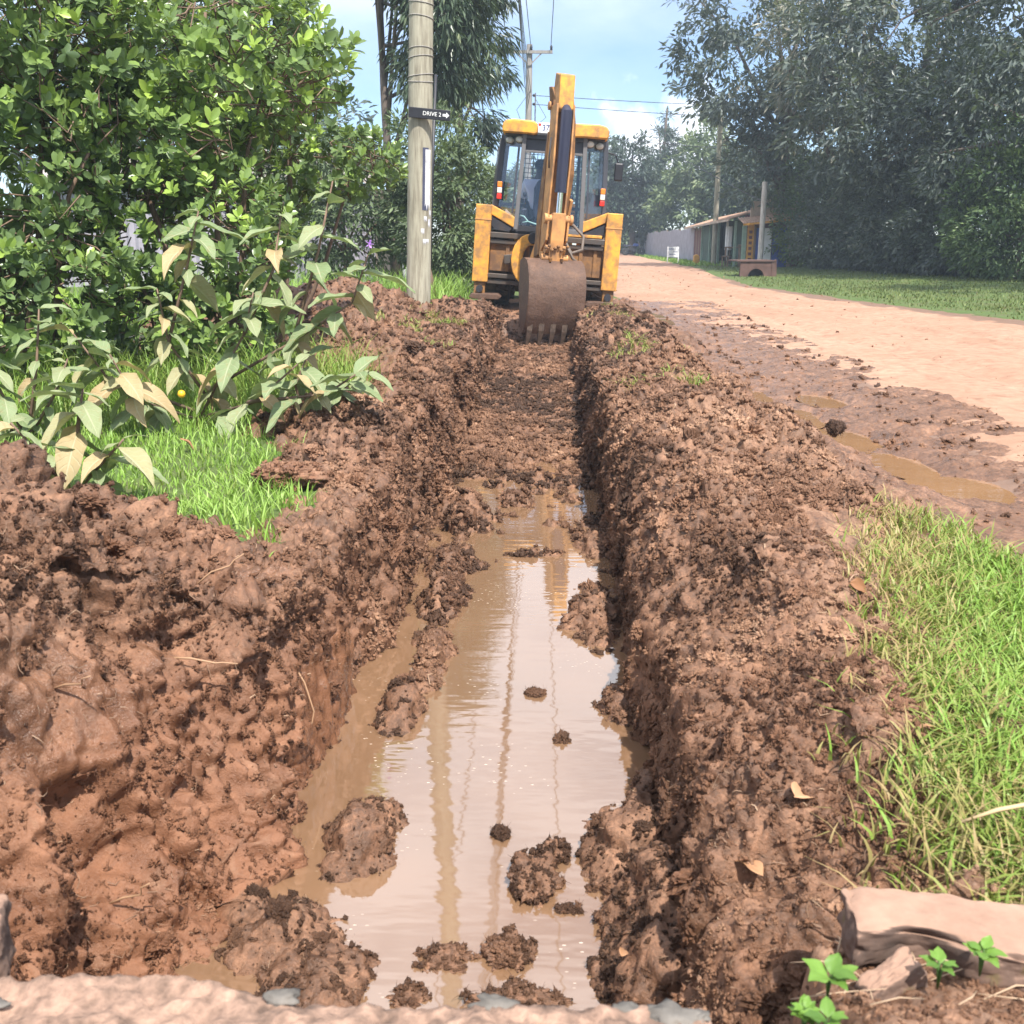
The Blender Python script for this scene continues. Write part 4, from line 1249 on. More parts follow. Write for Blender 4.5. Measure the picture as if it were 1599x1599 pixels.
def rubble():
    xs = np.linspace(0.27, 1.3, 170); ys = np.linspace(0.55, 1.34, 130)
    X, Yg = np.meshgrid(xs, ys); x, y = X.ravel(), Yg.ravel()
    p = a3(x, y)
    nn = fbm(p * 6, 4, 340)
    z = 0.012 + 0.085 * sstep(1.27, 1.05, y) + 0.04 * nn + 0.02 * (0.5 - worley(p / 0.05, 341)) - 0.40 * sstep(0.40, 0.30, x + 0.06 * nn)
    idx = np.arange(len(x)).reshape(X.shape)
    F = np.stack([idx[:-1, :-1], idx[:-1, 1:], idx[1:, 1:], idx[1:, :-1]], -1).reshape(-1, 4)
    o = mesh_np('rubble_bank', np.stack([x, y, z], -1), F, M['mud'], None, True, {'clay': np.full(len(x), 0.22), 'dry': np.full(len(x), 0.45)})
    tag(o, 'dry crumbly earth bank in the bottom right corner', None, None, 'structure')
    k_ = RNG.integers(0, len(x), 5200)
    ok = (z[k_] > -0.15)
    k_ = k_[ok]
    Pk = np.stack([x[k_], y[k_], z[k_]], -1); Nk = np.tile(np.array([[0.0, 0.1, 1.0]]), (len(k_), 1)) + RNG.normal(0, 0.4, (len(k_), 3))
    sk = 0.004 + 0.010 * RNG.random(len(k_)) ** 2.2
    instancer('dry_crumbs', Pk, align_euler(Nk), sk[:, None] * (0.8 + 0.4 * RNG.random((len(k_), 3))), {'tone': np.clip(0.62 + RNG.normal(0, 0.2, len(k_)), 0, 1), 'clay': np.full(len(k_), 0.25)}, SHRED, 'dry crumbs of earth on the bank in the bottom right corner', 'earth')
    n = 420
    i = RNG.integers(0, len(x), n)
    pz = z[i]
    pts = np.stack([x[i], y[i], pz + 0.004], -1)
    mb = MB()
    for k in range(240):
        a = RNG.random() * 3.14
        L = 0.04 + 0.10 * RNG.random()
        c = Vector(pts[k]); d = Vector((math.cos(a), math.sin(a) * 0.5, RNG.normal(0, 0.15)))
        mid = c + Vector((0, 0, 0.008))
        mid = mid + Vector(RNG.normal(0, 0.006, 3)); w = 0.5 + 0.9 * RNG.random()
        mb.tube([c - d * L / 2, mid, c + d * L / 2], [0.0008 * w, 0.0012 * w, 0.0006 * w], 5)
    o = mb.build('dry_straw', plain('dry_straw', (0.42, 0.30, 0.20), 0.8), None, True)
    tag(o, 'dry straw stalks lying on the crumbly bank in the corner', 'straw', None, 'stuff')
rubble()

# ------------------------------------------------------------------ leaves
DIAMOND = (np.array([(0, 0, 0), (0.45, 0.5, 0.06), (1, 0, 0), (0.45, -0.5, 0.06)]), np.array([(0, 3, 2), (0, 2, 1)]))
OVAL = (np.array([(0, 0, 0), (0.20, 0.27, 0.05), (0.50, 0.49, 0.07), (0.82, 0.38, 0.03), (1.0, 0, -0.06), (0.82, -0.38, 0.03), (0.50, -0.49, 0.07), (0.20, -0.27, 0.05), (0.55, 0, 0.0)]),
        np.array([(0, 8, 1), (1, 8, 2), (2, 8, 3), (3, 8, 4), (4, 8, 5), (5, 8, 6), (6, 8, 7), (7, 8, 0)]))
def leaves(name, pos, d, up, L, W, mat, tint, parent=None, tpl=DIAMOND, smooth=False):
    n = len(pos)
    d = d / (np.linalg.norm(d, axis=1, keepdims=True) + 1e-9)
    s = np.cross(d, up); s /= np.linalg.norm(s, axis=1, keepdims=True) + 1e-9
    u = np.cross(s, d)
    T, F = tpl
    V = (pos[:, None, :] + d[:, None, :] * (T[None, :, 0] * L[:, None])[..., None] + s[:, None, :] * (T[None, :, 1] * W[:, None])[..., None]
         + u[:, None, :] * (T[None, :, 2] * L[:, None])[..., None]).reshape(-1, 3)
    Fa = (np.arange(n)[:, None, None] * len(T) + F[None]).reshape(-1, 3)
    return mesh_np(name, V, Fa, mat, parent, smooth, {'tint': np.repeat(np.clip(tint, 0, 1), len(T))})

def in_ellipsoids(n, ells, shell=0.5):
    w = np.array([e[3] * e[4] * e[5] for e in ells]) ** 0.75
    k = RNG.choice(len(ells), n, p=w / w.sum())
    E = np.array(ells)[k]
    v = RNG.normal(0, 1, (n, 3)); v /= np.linalg.norm(v, axis=1, keepdims=True)
    r = RNG.random(n) ** (1 / 3) * (1 - shell) + shell * (1 - 0.25 * RNG.random(n) ** 2)
    return E[:, :3] + v * r[:, None] * E[:, 3:6], v

def tree(name, label, base, trunk_h, r0, ells, nclump, nper, clump_r, L, asp, mat, group, droop=0.3, tint0=0.5, shell=0.55, ztint=0.0, limbs=9, trunk_mat='bark', cat='tree', part='crown'):
    root = thing(name, label, cat, base, (0, 0, 0), group)
    B = np.array(base)
    C, out = in_ellipsoids(nclump, ells, shell)
    C[:, 2] = np.maximum(C[:, 2], 0.15)
    n = nclump * nper
    ci = np.repeat(np.arange(nclump), nper)
    off = RNG.normal(0, 1, (n, 3)); off *= (clump_r * RNG.random(n) ** 0.5 / (np.linalg.norm(off, axis=1) + 1e-9))[:, None] * np.array([1, 1, 0.7])
    pos = C[ci] + off
    d = off / clump_r * 0.8 + out[ci] * 0.6 + RNG.normal(0, 0.5, (n, 3)); d[:, 2] -= droop
    up = RNG.normal(0, 0.55, (n, 3)) + out[ci] * 0.4; up[:, 2] += 0.8
    Ls = L * (0.6 + 0.8 * RNG.random(n)); 
    tn = tint0 + RNG.normal(0, 0.16, n) + RNG.normal(0, 0.13, nclump)[ci]
    cr = leaves(part, pos, d, up, Ls, Ls * asp, mat, tn, root)
    tag(cr, None, None, None, 'stuff')
    top = np.array([e[2] for e in ells]).max()
    mb = MB()
    pts = []; nn = 6
    for k in range(nn + 1):
        t = k / nn
        pts.append((0.12 * math.sin(3 * t + base[0]) * trunk_h * 0.15, 0.1 * math.cos(2.2 * t + base[1]) * trunk_h * 0.1 - 0.1 * trunk_h * 0.1, trunk_h * t - 0.15 * (k == 0)))
    mb.tube(pts, [r0 * (1.25 if k == 0 else 1 - 0.75 * k / nn) for k in range(nn + 1)], 9)
    mb.build('trunk', M[trunk_mat], root, True)
    sel = RNG.choice(nclump, min(limbs, nclump), replace=False)
    for i in sel:
        t = 0.25 + 0.7 * RNG.random()
        k = min(int(t * nn), nn - 1)
        a = Vector(pts[k]).lerp(Vector(pts[k + 1]), t * nn - k); b = Vector(C[i])
        m = a.lerp(b, 0.5) + Vector((0, 0, 0.10 * (b - a).length))
        r = r0 * (1 - 0.75 * t) * 0.6
        MB().tube([a, m, b], [r, r * 0.6, r * 0.2], 6).build('limb', M[trunk_mat], root, True)
    return root

# ---- trees on the right side of the road
GT = 'tall trees overhanging the right hedge'
tree('tree', 'tallest broad tree whose branches reach furthest out over the road', (10.0, 45, 0), 9.5, 0.30,
     [(-1.0, 0, 8.8, 4.2, 3.5, 3.0), (-2.6, -0.5, 7.0, 2.6, 2.0, 1.3), (1.0, 0, 6.0, 3.6, 3.5, 2.8), (-0.6, 0, 4.2, 2.4, 2.5, 2.0), (-2.8, 0, 10.5, 2.6, 2, 1.8)],
     300, 46, 0.62, 0.30, 0.36, M['treeleaf'], GT, 0.35, 0.45, 0.45, limbs=16)
tree('tree', 'dark leafy tree in the middle of the right hand row', (12.2, 36, 0), 9.0, 0.30,
     [(-1.2, 0, 7.5, 3.6, 3.2, 3.2), (-2.2, -1, 5.0, 2.6, 2.4, 2.0), (0.5, 0, 4.2, 3.2, 3.0, 2.6), (0, 0, 10, 3, 3, 2)],
     300, 48, 0.55, 0.26, 0.36, M['treeleaf'], GT, 0.35, 0.52, 0.45, limbs=14)
tree('tree', 'nearest tall tree at the right edge of the picture', (13.2, 28, 0), 8.5, 0.28,
     [(-1.0, 0, 6.6, 3.0, 3.0, 2.8), (-1.2, 0.5, 4.0, 2.4, 2.6, 2.2), (0.6, 0, 8.4, 3, 3, 2.2)],
     300, 50, 0.48, 0.21, 0.36, M['treeleaf'], GT, 0.3, 0.42, 0.45, limbs=14)
tree('tree', 'tree with yellowish feathery top above the middle of the hedge', (11.2, 40, 0), 8.5, 0.24,
     [(-1.4, -1, 8.0, 2.4, 2.0, 1.6), (-1.0, -1, 6.4, 2.2, 2.0, 1.3), (-0.8, 0, 9.8, 2.2, 2, 1.4)],
     170, 46, 0.55, 0.27, 0.28, M['treeleaf'], GT, 0.5, 0.86, 0.5, limbs=12)
tree('tree', 'dark tree standing behind the right edge of the row', (15.5, 33, 0), 10, 0.3,
     [(-0.5, 0, 8, 3.6, 3.4, 3.4), (-1, 0, 4.5, 3.2, 3, 2.6)], 240, 42, 0.6, 0.27, 0.4, M['treeleaf'], GT, 0.3, 0.40, 0.45, limbs=10)
tree('tree', 'nearest overhanging tree whose crown leaves the picture on the right', (12.6, 20.5, 0), 7.5, 0.26,
     [(-0.4, 0, 5.6, 3.0, 3.0, 2.4), (0.2, 0, 7.2, 2.8, 2.8, 2.0), (0.4, 0.5, 3.4, 2.2, 2.4, 1.8)], 260, 46, 0.42, 0.17, 0.4, M['shadeleaf'], GT, 0.3, 0.50, 0.45, limbs=12)
tree('tree', 'dark tree filling the gap above the middle of the hedge', (11.8, 33, 0), 6, 0.22,
     [(-0.3, 0, 4.2, 2.6, 2.6, 2.0), (0, 0, 5.6, 2.6, 2.6, 1.6)], 220, 44, 0.45, 0.20, 0.4, M['treeleaf'], GT, 0.3, 0.42, 0.45, limbs=10)
GH = 'dense bushes of the right roadside hedge'
hd = [(10.9, 43.5, 1.7, 2.4, 4.4, 'far end bush of the right hedge beside the painted shop', 'shadeleaf', 0.50),
      (11.0, 40.0, 1.7, 2.2, 4.2, 'second hedge bush counted from the painted shop', 'treeleaf', 0.50),
      (11.4, 36.8, 1.7, 2.2, 4.4, 'third hedge bush counted from the painted shop', 'treeleaf', 0.46),
      (11.6, 33.6, 1.8, 2.2, 4.0, 'middle bush of the right hedge below the dark tree', 'treeleaf', 0.54),
      (11.9, 30.6, 1.8, 2.1, 4.2, 'hedge bush just left of the nearest tall tree', 'treeleaf', 0.48),
      (12.3, 27.6, 1.8, 2.1, 3.9, 'nearest hedge bush at the right edge of the picture', 'shadeleaf', 0.55)]
for (x, y, rx, ry, h, lb, mt, tn) in hd:
    tree('hedge_bush', lb, (x, y, 0.1), h * 0.7, 0.07, [(0, 0, h * 0.42, rx, ry, h * 0.50), (-0.1, 0.3, h * 0.72, rx * 0.75, ry * 0.8, h * 0.35), (-0.2, -0.5, h * 0.25, rx * 0.9, ry * 0.9, h * 0.27)],
         330, 40, 0.36, 0.15, 0.45, M[mt], GH, 0.2, tn, 0.6, limbs=8, cat='bush', part='foliage')
# ---- far trees beyond the fence
GF = 'far trees beyond the iron fence'
tree('tree', 'pale green bushy tree rising behind the grey iron fence', (12.0, 82, 0), 7, 0.3,
     [(0, 0, 6.2, 3.0, 3, 3.0), (-0.8, 0, 3.6, 3.2, 3, 2.6), (1.6, 0, 5.0, 2.6, 3, 3.0), (0.2, 0, 8.6, 1.8, 2, 1.6)], 260, 40, 0.6, 0.42, 0.4, M['paleleaf'], GF, 0.3, 0.5, 0.5)
tree('conifer_tree', 'pointed dark conifer behind the pale green tree', (10.0, 92, 0), 12, 0.3,
     [(0, 0, 11.0, 0.6, 0.6, 1.3), (0, 0, 9.3, 1.2, 1.2, 1.3), (0, 0, 7.5, 1.8, 1.8, 1.4), (0, 0, 5.0, 2.6, 2.6, 2)], 150, 40, 0.55, 0.42, 0.25, M['darkleaf'], GF, 0.5, 0.6, 0.4)
tree('tree', 'dark spreading tree at the end of the road beside the digger', (7.0, 88, 0), 8, 0.3,
     [(0, 0, 6.5, 2.6, 2.5, 3.0), (-2, 0, 5.0, 2.4, 2.5, 3.0), (1.5, 0, 4.0, 2.6, 2.5, 3)], 240, 40, 0.7, 0.45, 0.35, M['darkleaf'], GF, 0.4, 0.62, 0.5)
tree('tree', 'feathery grey green tree left of the dark spreading tree', (4.8, 98, 0), 9, 0.3,
     [(0, 0, 7.5, 2.0, 2, 3.2), (0.5, 0, 4.0, 2.4, 2, 3.0)], 170, 40, 0.7, 0.5, 0.3, M['eucleaf'], GF, 0.4, 0.35, 0.5)
tree('tree', 'dark tree behind the tin roofed shops', (13.6, 70, 0), 7.5, 0.3,
     [(-0.5, 0, 5.2, 2.8, 3, 2.8), (1.5, 0, 4.6, 2.8, 3, 3)], 220, 42, 0.7, 0.42, 0.35, M['darkleaf'], GF, 0.4, 0.7, 0.5)
tree('tree', 'low green bush closing the end of the road', (9.2, 104, 0), 3, 0.2,
     [(0, 0, 2.2, 2.6, 2, 2.2), (-2.2, 0, 1.6, 2.0, 2, 1.6)], 120, 36, 0.6, 0.45, 0.5, M['paleleaf'], GF, 0.2, 0.35, 0.5, limbs=4)
tree('tree', 'hazy tree standing behind the digger cab', (-0.5, 80, 0), 6, 0.3,
     [(0, 0, 4.2, 3.6, 2.5, 2.8), (-4, 0, 3.6, 3.5, 2.5, 2.8)], 220, 36, 0.8, 0.5, 0.4, M['eucleaf'], GF, 0.3, 0.4, 0.5)
# ---- left middle distance
tree('eucalyptus_tree', 'tall eucalyptus with drooping leaves behind the wooden pole', (-3.55, 24, 0), 8.6, 0.13,
     [(1.15, 0, 7.0, 1.2, 1.4, 1.9), (1.25, 0, 5.4, 1.05, 1.2, 1.2), (0.6, 0, 8.4, 1.6, 1.8, 1.6), (1.5, 0, 6.4, 0.7, 1.0, 1.6), (1.0, 0, 4.6, 0.9, 0.9, 0.6)],
     300, 50, 0.42, 0.26, 0.20, M['eucleaf'], None, 1.3, 0.42, 0.45, limbs=22)
tree('conifer_tree', 'slender dark tree with hanging fronds right of the eucalyptus', (-2.35, 30, 0), 10, 0.14,
     [(0.2, 0, 8.8, 0.9, 0.9, 1.6), (0.3, 0, 6.6, 1.1, 0.9, 0.5), (0.3, 0, 5.4, 1.1, 1.0, 0.4), (0.2, 0, 7.6, 1.3, 0.9, 0.3), (0, 0, 4.2, 0.9, 0.9, 0.6)],
     120, 46, 0.40, 0.34, 0.16, M['darkleaf'], None, 1.2, 0.6, 0.3, limbs=18)
GS = 'grey green bushes behind the wooden pole'
tree('bush', 'large grey green bush between the wooden pole and the digger', (-2.0, 21.0, 0), 2.6, 0.07,
     [(0, 0, 1.6, 1.25, 1.4, 1.4), (-0.3, 0, 2.7, 0.95, 1.2, 1.0), (0.45, -0.3, 0.9, 0.9, 1.0, 0.8)], 300, 44, 0.26, 0.14, 0.32, M['paleleaf'], GS, 0.35, 0.28, 0.5, limbs=14, trunk_mat='twig', cat='bush', part='foliage')
tree('bush', 'wide grey green bush left of the wooden pole', (-4.2, 21.5, 0), 2.4, 0.07,
     [(0, 0, 1.7, 1.5, 1.4, 1.5), (-0.6, 0, 2.3, 1.3, 1.2, 1.0)], 280, 40, 0.28, 0.15, 0.32, M['paleleaf'], GS, 0.35, 0.22, 0.5, limbs=12, trunk_mat='twig', cat='bush', part='foliage')
tree('tree', 'dark tree far behind the left shrubs', (-11.5, 34, 0), 7, 0.25,
     [(0, 0, 5.6, 3.4, 3, 3.2), (3.0, 0, 4.2, 2.6, 2.5, 2.6), (-4, 0, 5.4, 3.4, 3, 3)], 220, 40, 0.6, 0.3, 0.36, M['treeleaf'], None, 0.35, 0.6, 0.5)

# ---- left shrubs in the foreground: rosettes of glossy leaves on twigs
LEAFV = []
def leaf_variants():
    for k in range(6):
        T, F = OVAL
        V = T.copy(); V[:, 1] *= 0.5 + 0.06 * (k % 3); V[:, 2] *= 1 + 0.5 * (k % 2)
        me = bpy.data.meshes.new('leaf')
        me.from_pydata([tuple(v) for v in V], [], [tuple(f) for f in F])
        at = me.attributes.new('tint', 'FLOAT', 'POINT')
        at.data.foreach_set('value', np.full(len(V), (0.42, 0.58, 0.66, 0.78, 0.9, 0.5)[k], np.float32))
        me.materials.append(M['shrub']); me.update()
        LEAFV.append(me)
leaf_variants()
def shrub(label, base, ells, nros, L, tint, group, stems, nobj=300, vines=True):
    root = thing('shrub', label, 'shrub', base, (0, 0, 0), group)
    C, out = in_ellipsoids(nros, ells, 0.55)
    C[:, 2] = np.maximum(C[:, 2], 0.10)
    axis = out * 0.7 + RNG.normal(0, 0.35, (nros, 3)); axis[:, 2] += 0.7; axis[:, 1] -= 0.25
    axis /= np.linalg.norm(axis, axis=1, keepdims=True)
    per = 8
    n = nros * per
    ci = np.repeat(np.arange(nros), per)
    k = np.tile(np.arange(per), nros)
    r1 = np.cross(axis, np.array([0.3, 0.2, 0.9])); r1 /= np.linalg.norm(r1, axis=1, keepdims=True)
    r2 = np.cross(axis, r1)
    ang = k * 2.4 + RNG.normal(0, 0.25, n)
    rad = r1[ci] * np.cos(ang)[:, None] + r2[ci] * np.sin(ang)[:, None]
    spread = 1.15 - 0.10 * k
    d = axis[ci] * (1.0 - 0.55 * spread)[:, None] + rad * spread[:, None] + RNG.normal(0, 0.12, (n, 3))
    d /= np.linalg.norm(d, axis=1, keepdims=True)
    Lr = L * (0.75 + 0.5 * RNG.random(nros))
    pos = C[ci] - axis[ci] * ((per - k) * 0.10 * Lr[ci])[:, None]
    up = axis[ci] + RNG.normal(0, 0.15, (n, 3))
    Ls = Lr[ci] * (0.8 + 0.35 * RNG.random(n))
    tn = tint + RNG.normal(0, 0.18, nros)[ci] + RNG.normal(0, 0.08, n) + 0.25 * (RNG.random(nros) < 0.10)[ci] + 0.10 * (k >= 5)
    # nearest leaves become single objects
    W = pos + np.array(base)
    inv = (W[:, 0] > -0.62 * W[:, 1]) & (W[:, 2] < 1.0 + 0.22 * W[:, 1])
    order = np.argsort(W[:, 1] + 50 * (~inv))
    near = order[:nobj]; rest = order[nobj:]
    leaves_o = leaves('foliage', pos[rest], d[rest], up[rest], Ls[rest], Ls[rest] * 0.52, M['shrub'], tn[rest], root, OVAL, True)
    tag(leaves_o, None, None, None, 'stuff')
    for i in near:
        D = Vector(d[i]); U = Vector(up[i]); S = D.cross(U).normalized(); U = S.cross(D)
        v = int(np.clip((tn[i] - 0.35) / 0.12, 0, 4)) if RNG.random() > 0.15 else 5
        me = LEAFV[v]
        o = bpy.data.objects.new('leaf', me); COL.objects.link(o); o.parent = root
        s = float(Ls[i])
        # columns: length axis, width axis, normal
        o.matrix_local = Matrix(((D.x * s, S.x * s, U.x * s, pos[i, 0]), (D.y * s, S.y * s, U.y * s, pos[i, 1]), (D.z * s, S.z * s, U.z * s, pos[i, 2]), (0, 0, 0, 1)))
    mb = MB(); tw = MB()
    ends = []
    for (sx, sy, tx, ty, tz, r) in stems:
        a = Vector((sx, sy, -0.1)); b = Vector((tx, ty, tz))
        pts = [a.lerp(b, t) + Vector((0.12 * math.sin(5 * t + sx * 3), 0.1 * math.cos(4 * t + sy), 0.12 * math.sin(3 * t))) * (t * (1 - 0.3 * t)) for t in np.linspace(0, 1, 7)]
        MB().tube(pts, [r * (1 - 0.65 * t) for t in np.linspace(0, 1, 7)], 7).build('stem', M['twig'], root, True)
        ends += pts[2:]
    for i in range(nros):
        if RNG.random() < 0.45:
            c = Vector(C[i]) - Vector(axis[i]) * 0.05
            e = min(ends, key=lambda q: (q - c).length)
            if (e - c).length > 0.75: continue
            e = e.lerp(c, 0.25 + 0.4 * RNG.random()) + Vector(RNG.normal(0, 0.07, 3))   # springs from a side branch, not from the stem itself
            m = c.lerp(e, 0.5) + Vector(RNG.normal(0, 0.05, 3)) + Vector((0, 0, -0.03))
            tw.tube([c, m, e], [0.003, 0.0045, 0.006], 4, False)
    twg = tw.build('twig', M['twig'], root, True, recalc=False)
    tag(twg, None, None, None, 'stuff')
    return root
GL = 'glossy leaved shrubs on the left bank'
shrub('largest glossy green shrub filling the left edge of the picture', (-3.95, 6.95, 0),
      [(-0.2, 0, 1.5, 1.3, 0.9, 1.0), (0.1, -0.2, 0.75, 1.2, 0.7, 0.6), (-0.1, 0, 2.5, 1.3, 0.9, 0.8), (-0.5, -0.6, 2.0, 0.6, 0.5, 0.7), (0.5, 0.1, 2.3, 0.9, 0.8, 0.8)],
      2300, 0.086, 0.42, GL, [(-0.4, 0, -0.9, 0, 2.4, 0.035), (0, 0.1, 0.3, 0.2, 2.6, 0.04), (0.3, 0, 1.0, -0.1, 1.6, 0.03), (-0.2, 0.2, -0.5, -0.4, 1.5, 0.025), (0.2, -0.1, 0.8, 0.2, 2.4, 0.025)])
shrub('glossy green shrub right of the largest one with bright young tips', (-2.65, 7.5, 0),
      [(0.0, 0, 1.1, 0.9, 0.7, 0.65), (0.1, -0.1, 0.5, 0.75, 0.5, 0.45), (-0.2, 0.1, 1.8, 0.9, 0.8, 0.55), (0.3, 0.2, 2.3, 1.0, 0.8, 0.6)],
      1400, 0.082, 0.50, GL, [(0, 0, -0.4, 0.1, 2.2, 0.035), (0.15, 0, 0.7, 0, 2.0, 0.03), (-0.2, 0, -0.5, 0, 1.3, 0.022), (0.1, 0.1, 0.3, 0.2, 2.6, 0.03)])
shrub('taller glossy shrub reaching out towards the wooden pole', (-2.6, 9.6, 0),
      [(-0.1, 0, 2.5, 0.8, 0.8, 0.6), (0.70, 0, 1.75, 0.65, 0.6, 0.35), (-0.7, 0, 2.2, 0.9, 0.8, 0.8), (-0.2, 0, 3.1, 0.8, 0.8, 0.6), (-0.3, 0, 1.3, 0.8, 0.6, 0.4)],
      1500, 0.086, 0.40, GL, [(0, 0, 0.4, 0, 2.6, 0.04), (0.1, 0, -0.8, 0, 2.6, 0.04), (0, 0.1, 1.0, 0, 1.8, 0.025), (0, 0, -0.1, 0, 3.2, 0.035)])

# ---- large felted leaf plants
BIG = []
def big_leaf_meshes():
    for k in range(8):
        nu, nv = 12, 7
        V = []; 
        droop = (0.15, 0.35, 0.55, 0.25, 0.7, 0.45, 0.9, 0.6)[k]; fold = (0.25, 0.4, 0.3, 0.5, 0.35, 0.6, 0.5, 0.2)[k]
        curl = (0.1, -0.1, 0.2, 0.0, -0.25, 0.3, 0.35, -0.15)[k]
        for i in range(nu):
            t = i / (nu - 1)
            w = 0.21 * (math.sin(math.pi * (t ** 0.78)) if 0 < t < 1 else 0) * (1 + 0.07 * math.sin(t * 15 + k))
            a = droop * t * 1.6
            cx = t * (1 - 0.18 * droop * t); cz = -droop * 0.55 * t * t
            for j in range(nv):
                s = (j / (nv - 1) - 0.5) * 2
                V.append((cx, s * w + curl * 0.25 * t * t, cz + abs(s) * w * fold + 0.030 * math.sin(t * 11 + j * 1.9 + k) * abs(s)))
        F = [(i * nv + j, i * nv + j + 1, (i + 1) * nv + j + 1, (i + 1) * nv + j) for i in range(nu - 1) for j in range(nv - 1)]
        me = bpy.data.meshes.new('leaf'); me.from_pydata(V, [], F)
        at = me.attributes.new('tint', 'FLOAT', 'POINT')
        at.data.foreach_set('value', np.full(len(V), (0.15, 0.35, 0.5, 0.28, 0.95, 0.75, 1.0, 0.42)[k], np.float32))
        a1 = me.attributes.new('lu', 'FLOAT', 'POINT'); a1.data.foreach_set('value', np.repeat(np.linspace(0, 1, nu), nv).astype(np.float32))
        a2 = me.attributes.new('lv', 'FLOAT', 'POINT'); a2.data.foreach_set('value', np.tile(np.abs(np.linspace(-1, 1, nv)), nu).astype(np.float32))
        me.polygons.foreach_set('use_smooth', [True] * len(me.polygons))
        me.materials.append(M['bigleaf']); me.update()
        BIG.append(me)
big_leaf_meshes()
M['petal'] = plain('violet_petal', (0.42, 0.22, 0.60), 0.6)
M['berry'] = plain('yellow_berry', (0.75, 0.42, 0.02), 0.4)
def bigplant(label, base, shoots, L, group, dryness=0.3, flower=None, berry=None):
    root = thing('felted_plant', label, 'plant', base, (0, 0, 0), group)
    mb = MB()
    def leaf(p, D, s, dry):
        k = (4, 5, 6)[RNG.integers(3)] if RNG.random() < dry else (0, 1, 2, 3, 7)[RNG.integers(5)]
        D = Vector(D).normalized(); U = Vector((RNG.normal(0, 0.25), RNG.normal(0, 0.25), 1))
        S = U.cross(D).normalized(); U = D.cross(S)
        o = bpy.data.objects.new('leaf', BIG[k]); COL.objects.link(o); o.parent = root
        o.matrix_local = Matrix(((D.x * s, S.x * s, U.x * s, p.x), (D.y * s, S.y * s, U.y * s, p.y), (D.z * s, S.z * s, U.z * s, p.z), (0, 0, 0, 1)))
    for (pts, nl) in shoots:
        pts = [Vector(p) for p in pts]
        MB().tube(pts, [0.011 * (1 - 0.6 * i / (len(pts) - 1)) for i in range(len(pts))], 6).build('stem', M['twig'], root, True)
        tip = pts[-1]; a0 = RNG.random() * 6.28
        nl = int(nl * 1.5)
        for i in range(nl):
            u = 1 - (i / nl) * 0.8
            f = u * (len(pts) - 1); k = min(int(f), len(pts) - 2)
            p = pts[k].lerp(pts[k + 1], f - k)
            a = a0 + i * 2.4
            el = 0.50 - 1.15 * (1 - u) - 0.65 * RNG.random()
            leaf(p, (math.cos(a), math.sin(a) * 0.8 - 0.25, el), L * (0.5 + 0.75 * RNG.random()) * (0.7 if i < 2 else 1), dryness * (0.35 + (1 - u) * 1.2))
    if flower:
        f = MB()
        for i in range(5):
            a = i * 1.257
            f.bar(Vector(flower), Vector(flower) + Vector((math.cos(a) * 0.022, -0.008, math.sin(a) * 0.022)), 0.012, 0.003)
        f.build('flower', M['petal'], root)
    if berry:
        b = MB(); b.lathe([(0.001, -0.022), (0.016, -0.016), (0.022, 0), (0.016, 0.016), (0.001, 0.022)], berry, 'z', 12)
        b.build('berry', M['berry'], root, True)
    return root
GB = 'felted grey green plants on the left bank'
bigplant('tall branching felted plant with a small violet flower and drying leaves', (-2.05, 5.75, 0),
         [([(0, 0, 0), (0.15, -0.05, 0.25), (0.35, -0.1, 0.55), (0.42, -0.1, 0.78)], 11), ([(0.1, 0, 0.15), (-0.1, -0.05, 0.5), (-0.12, -0.1, 0.80)], 12),
          ([(0.15, -0.05, 0.25), (0.6, 0, 0.5), (0.95, 0, 0.72), (1.05, 0, 0.98)], 13), ([(0, 0, 0.1), (-0.45, -0.1, 0.3), (-0.62, -0.1, 0.55)], 10),
          ([(0.35, -0.1, 0.55), (0.5, 0.05, 0.9), (0.55, 0.1, 1.2)], 8), ([(-0.1, -0.05, 0.5), (0.0, 0.1, 0.95), (0.08, 0.1, 1.22)], 9), ([(0.6, 0.0, 0.5), (0.75, 0.1, 1.0), (0.85, 0.1, 1.38)], 7),
          ([(0, 0, 0.05), (0.45, -0.3, 0.2), (0.72, -0.4, 0.42)], 9), ([(0, 0, 0.05), (-0.2, -0.35, 0.22), (-0.25, -0.5, 0.48)], 10), ([(0.4, -0.3, 0.2), (0.85, -0.35, 0.25), (1.05, -0.4, 0.38)], 8)],
         0.265, GB, 0.34, flower=(1.07, -0.05, 1.04), berry=(0.06, -0.35, 0.25))
bigplant('low felted plant with large yellowing leaves at the left edge', (-1.95, 4.0, 0.05),
         [([(0, 0, -0.05), (-0.1, -0.05, 0.15), (-0.2, -0.08, 0.30)], 9), ([(0, 0, 0), (0.12, 0, 0.12), (0.22, 0, 0.22)], 6), ([(0, 0, 0.1), (0.02, 0.05, 0.3), (0.05, 0.05, 0.42)], 7),
          ([(-0.1, 0, 0.1), (-0.35, -0.1, 0.2), (-0.45, -0.1, 0.3)], 7)],
         0.25, GB, 0.5)
bigplant('leafy felted plant standing between the largest shrub and the low yellowing one', (-2.85, 5.35, 0),
         [([(0, 0, 0), (-0.1, -0.05, 0.3), (-0.15, -0.05, 0.55)], 10), ([(0, 0, 0), (0.2, -0.05, 0.25), (0.3, -0.05, 0.45)], 9), ([(0, 0, 0), (-0.35, 0, 0.2), (-0.55, 0, 0.4)], 9), ([(0, 0, 0), (0.05, 0.1, 0.4), (0.1, 0.1, 0.7)], 8)],
         0.20, GB, 0.2)
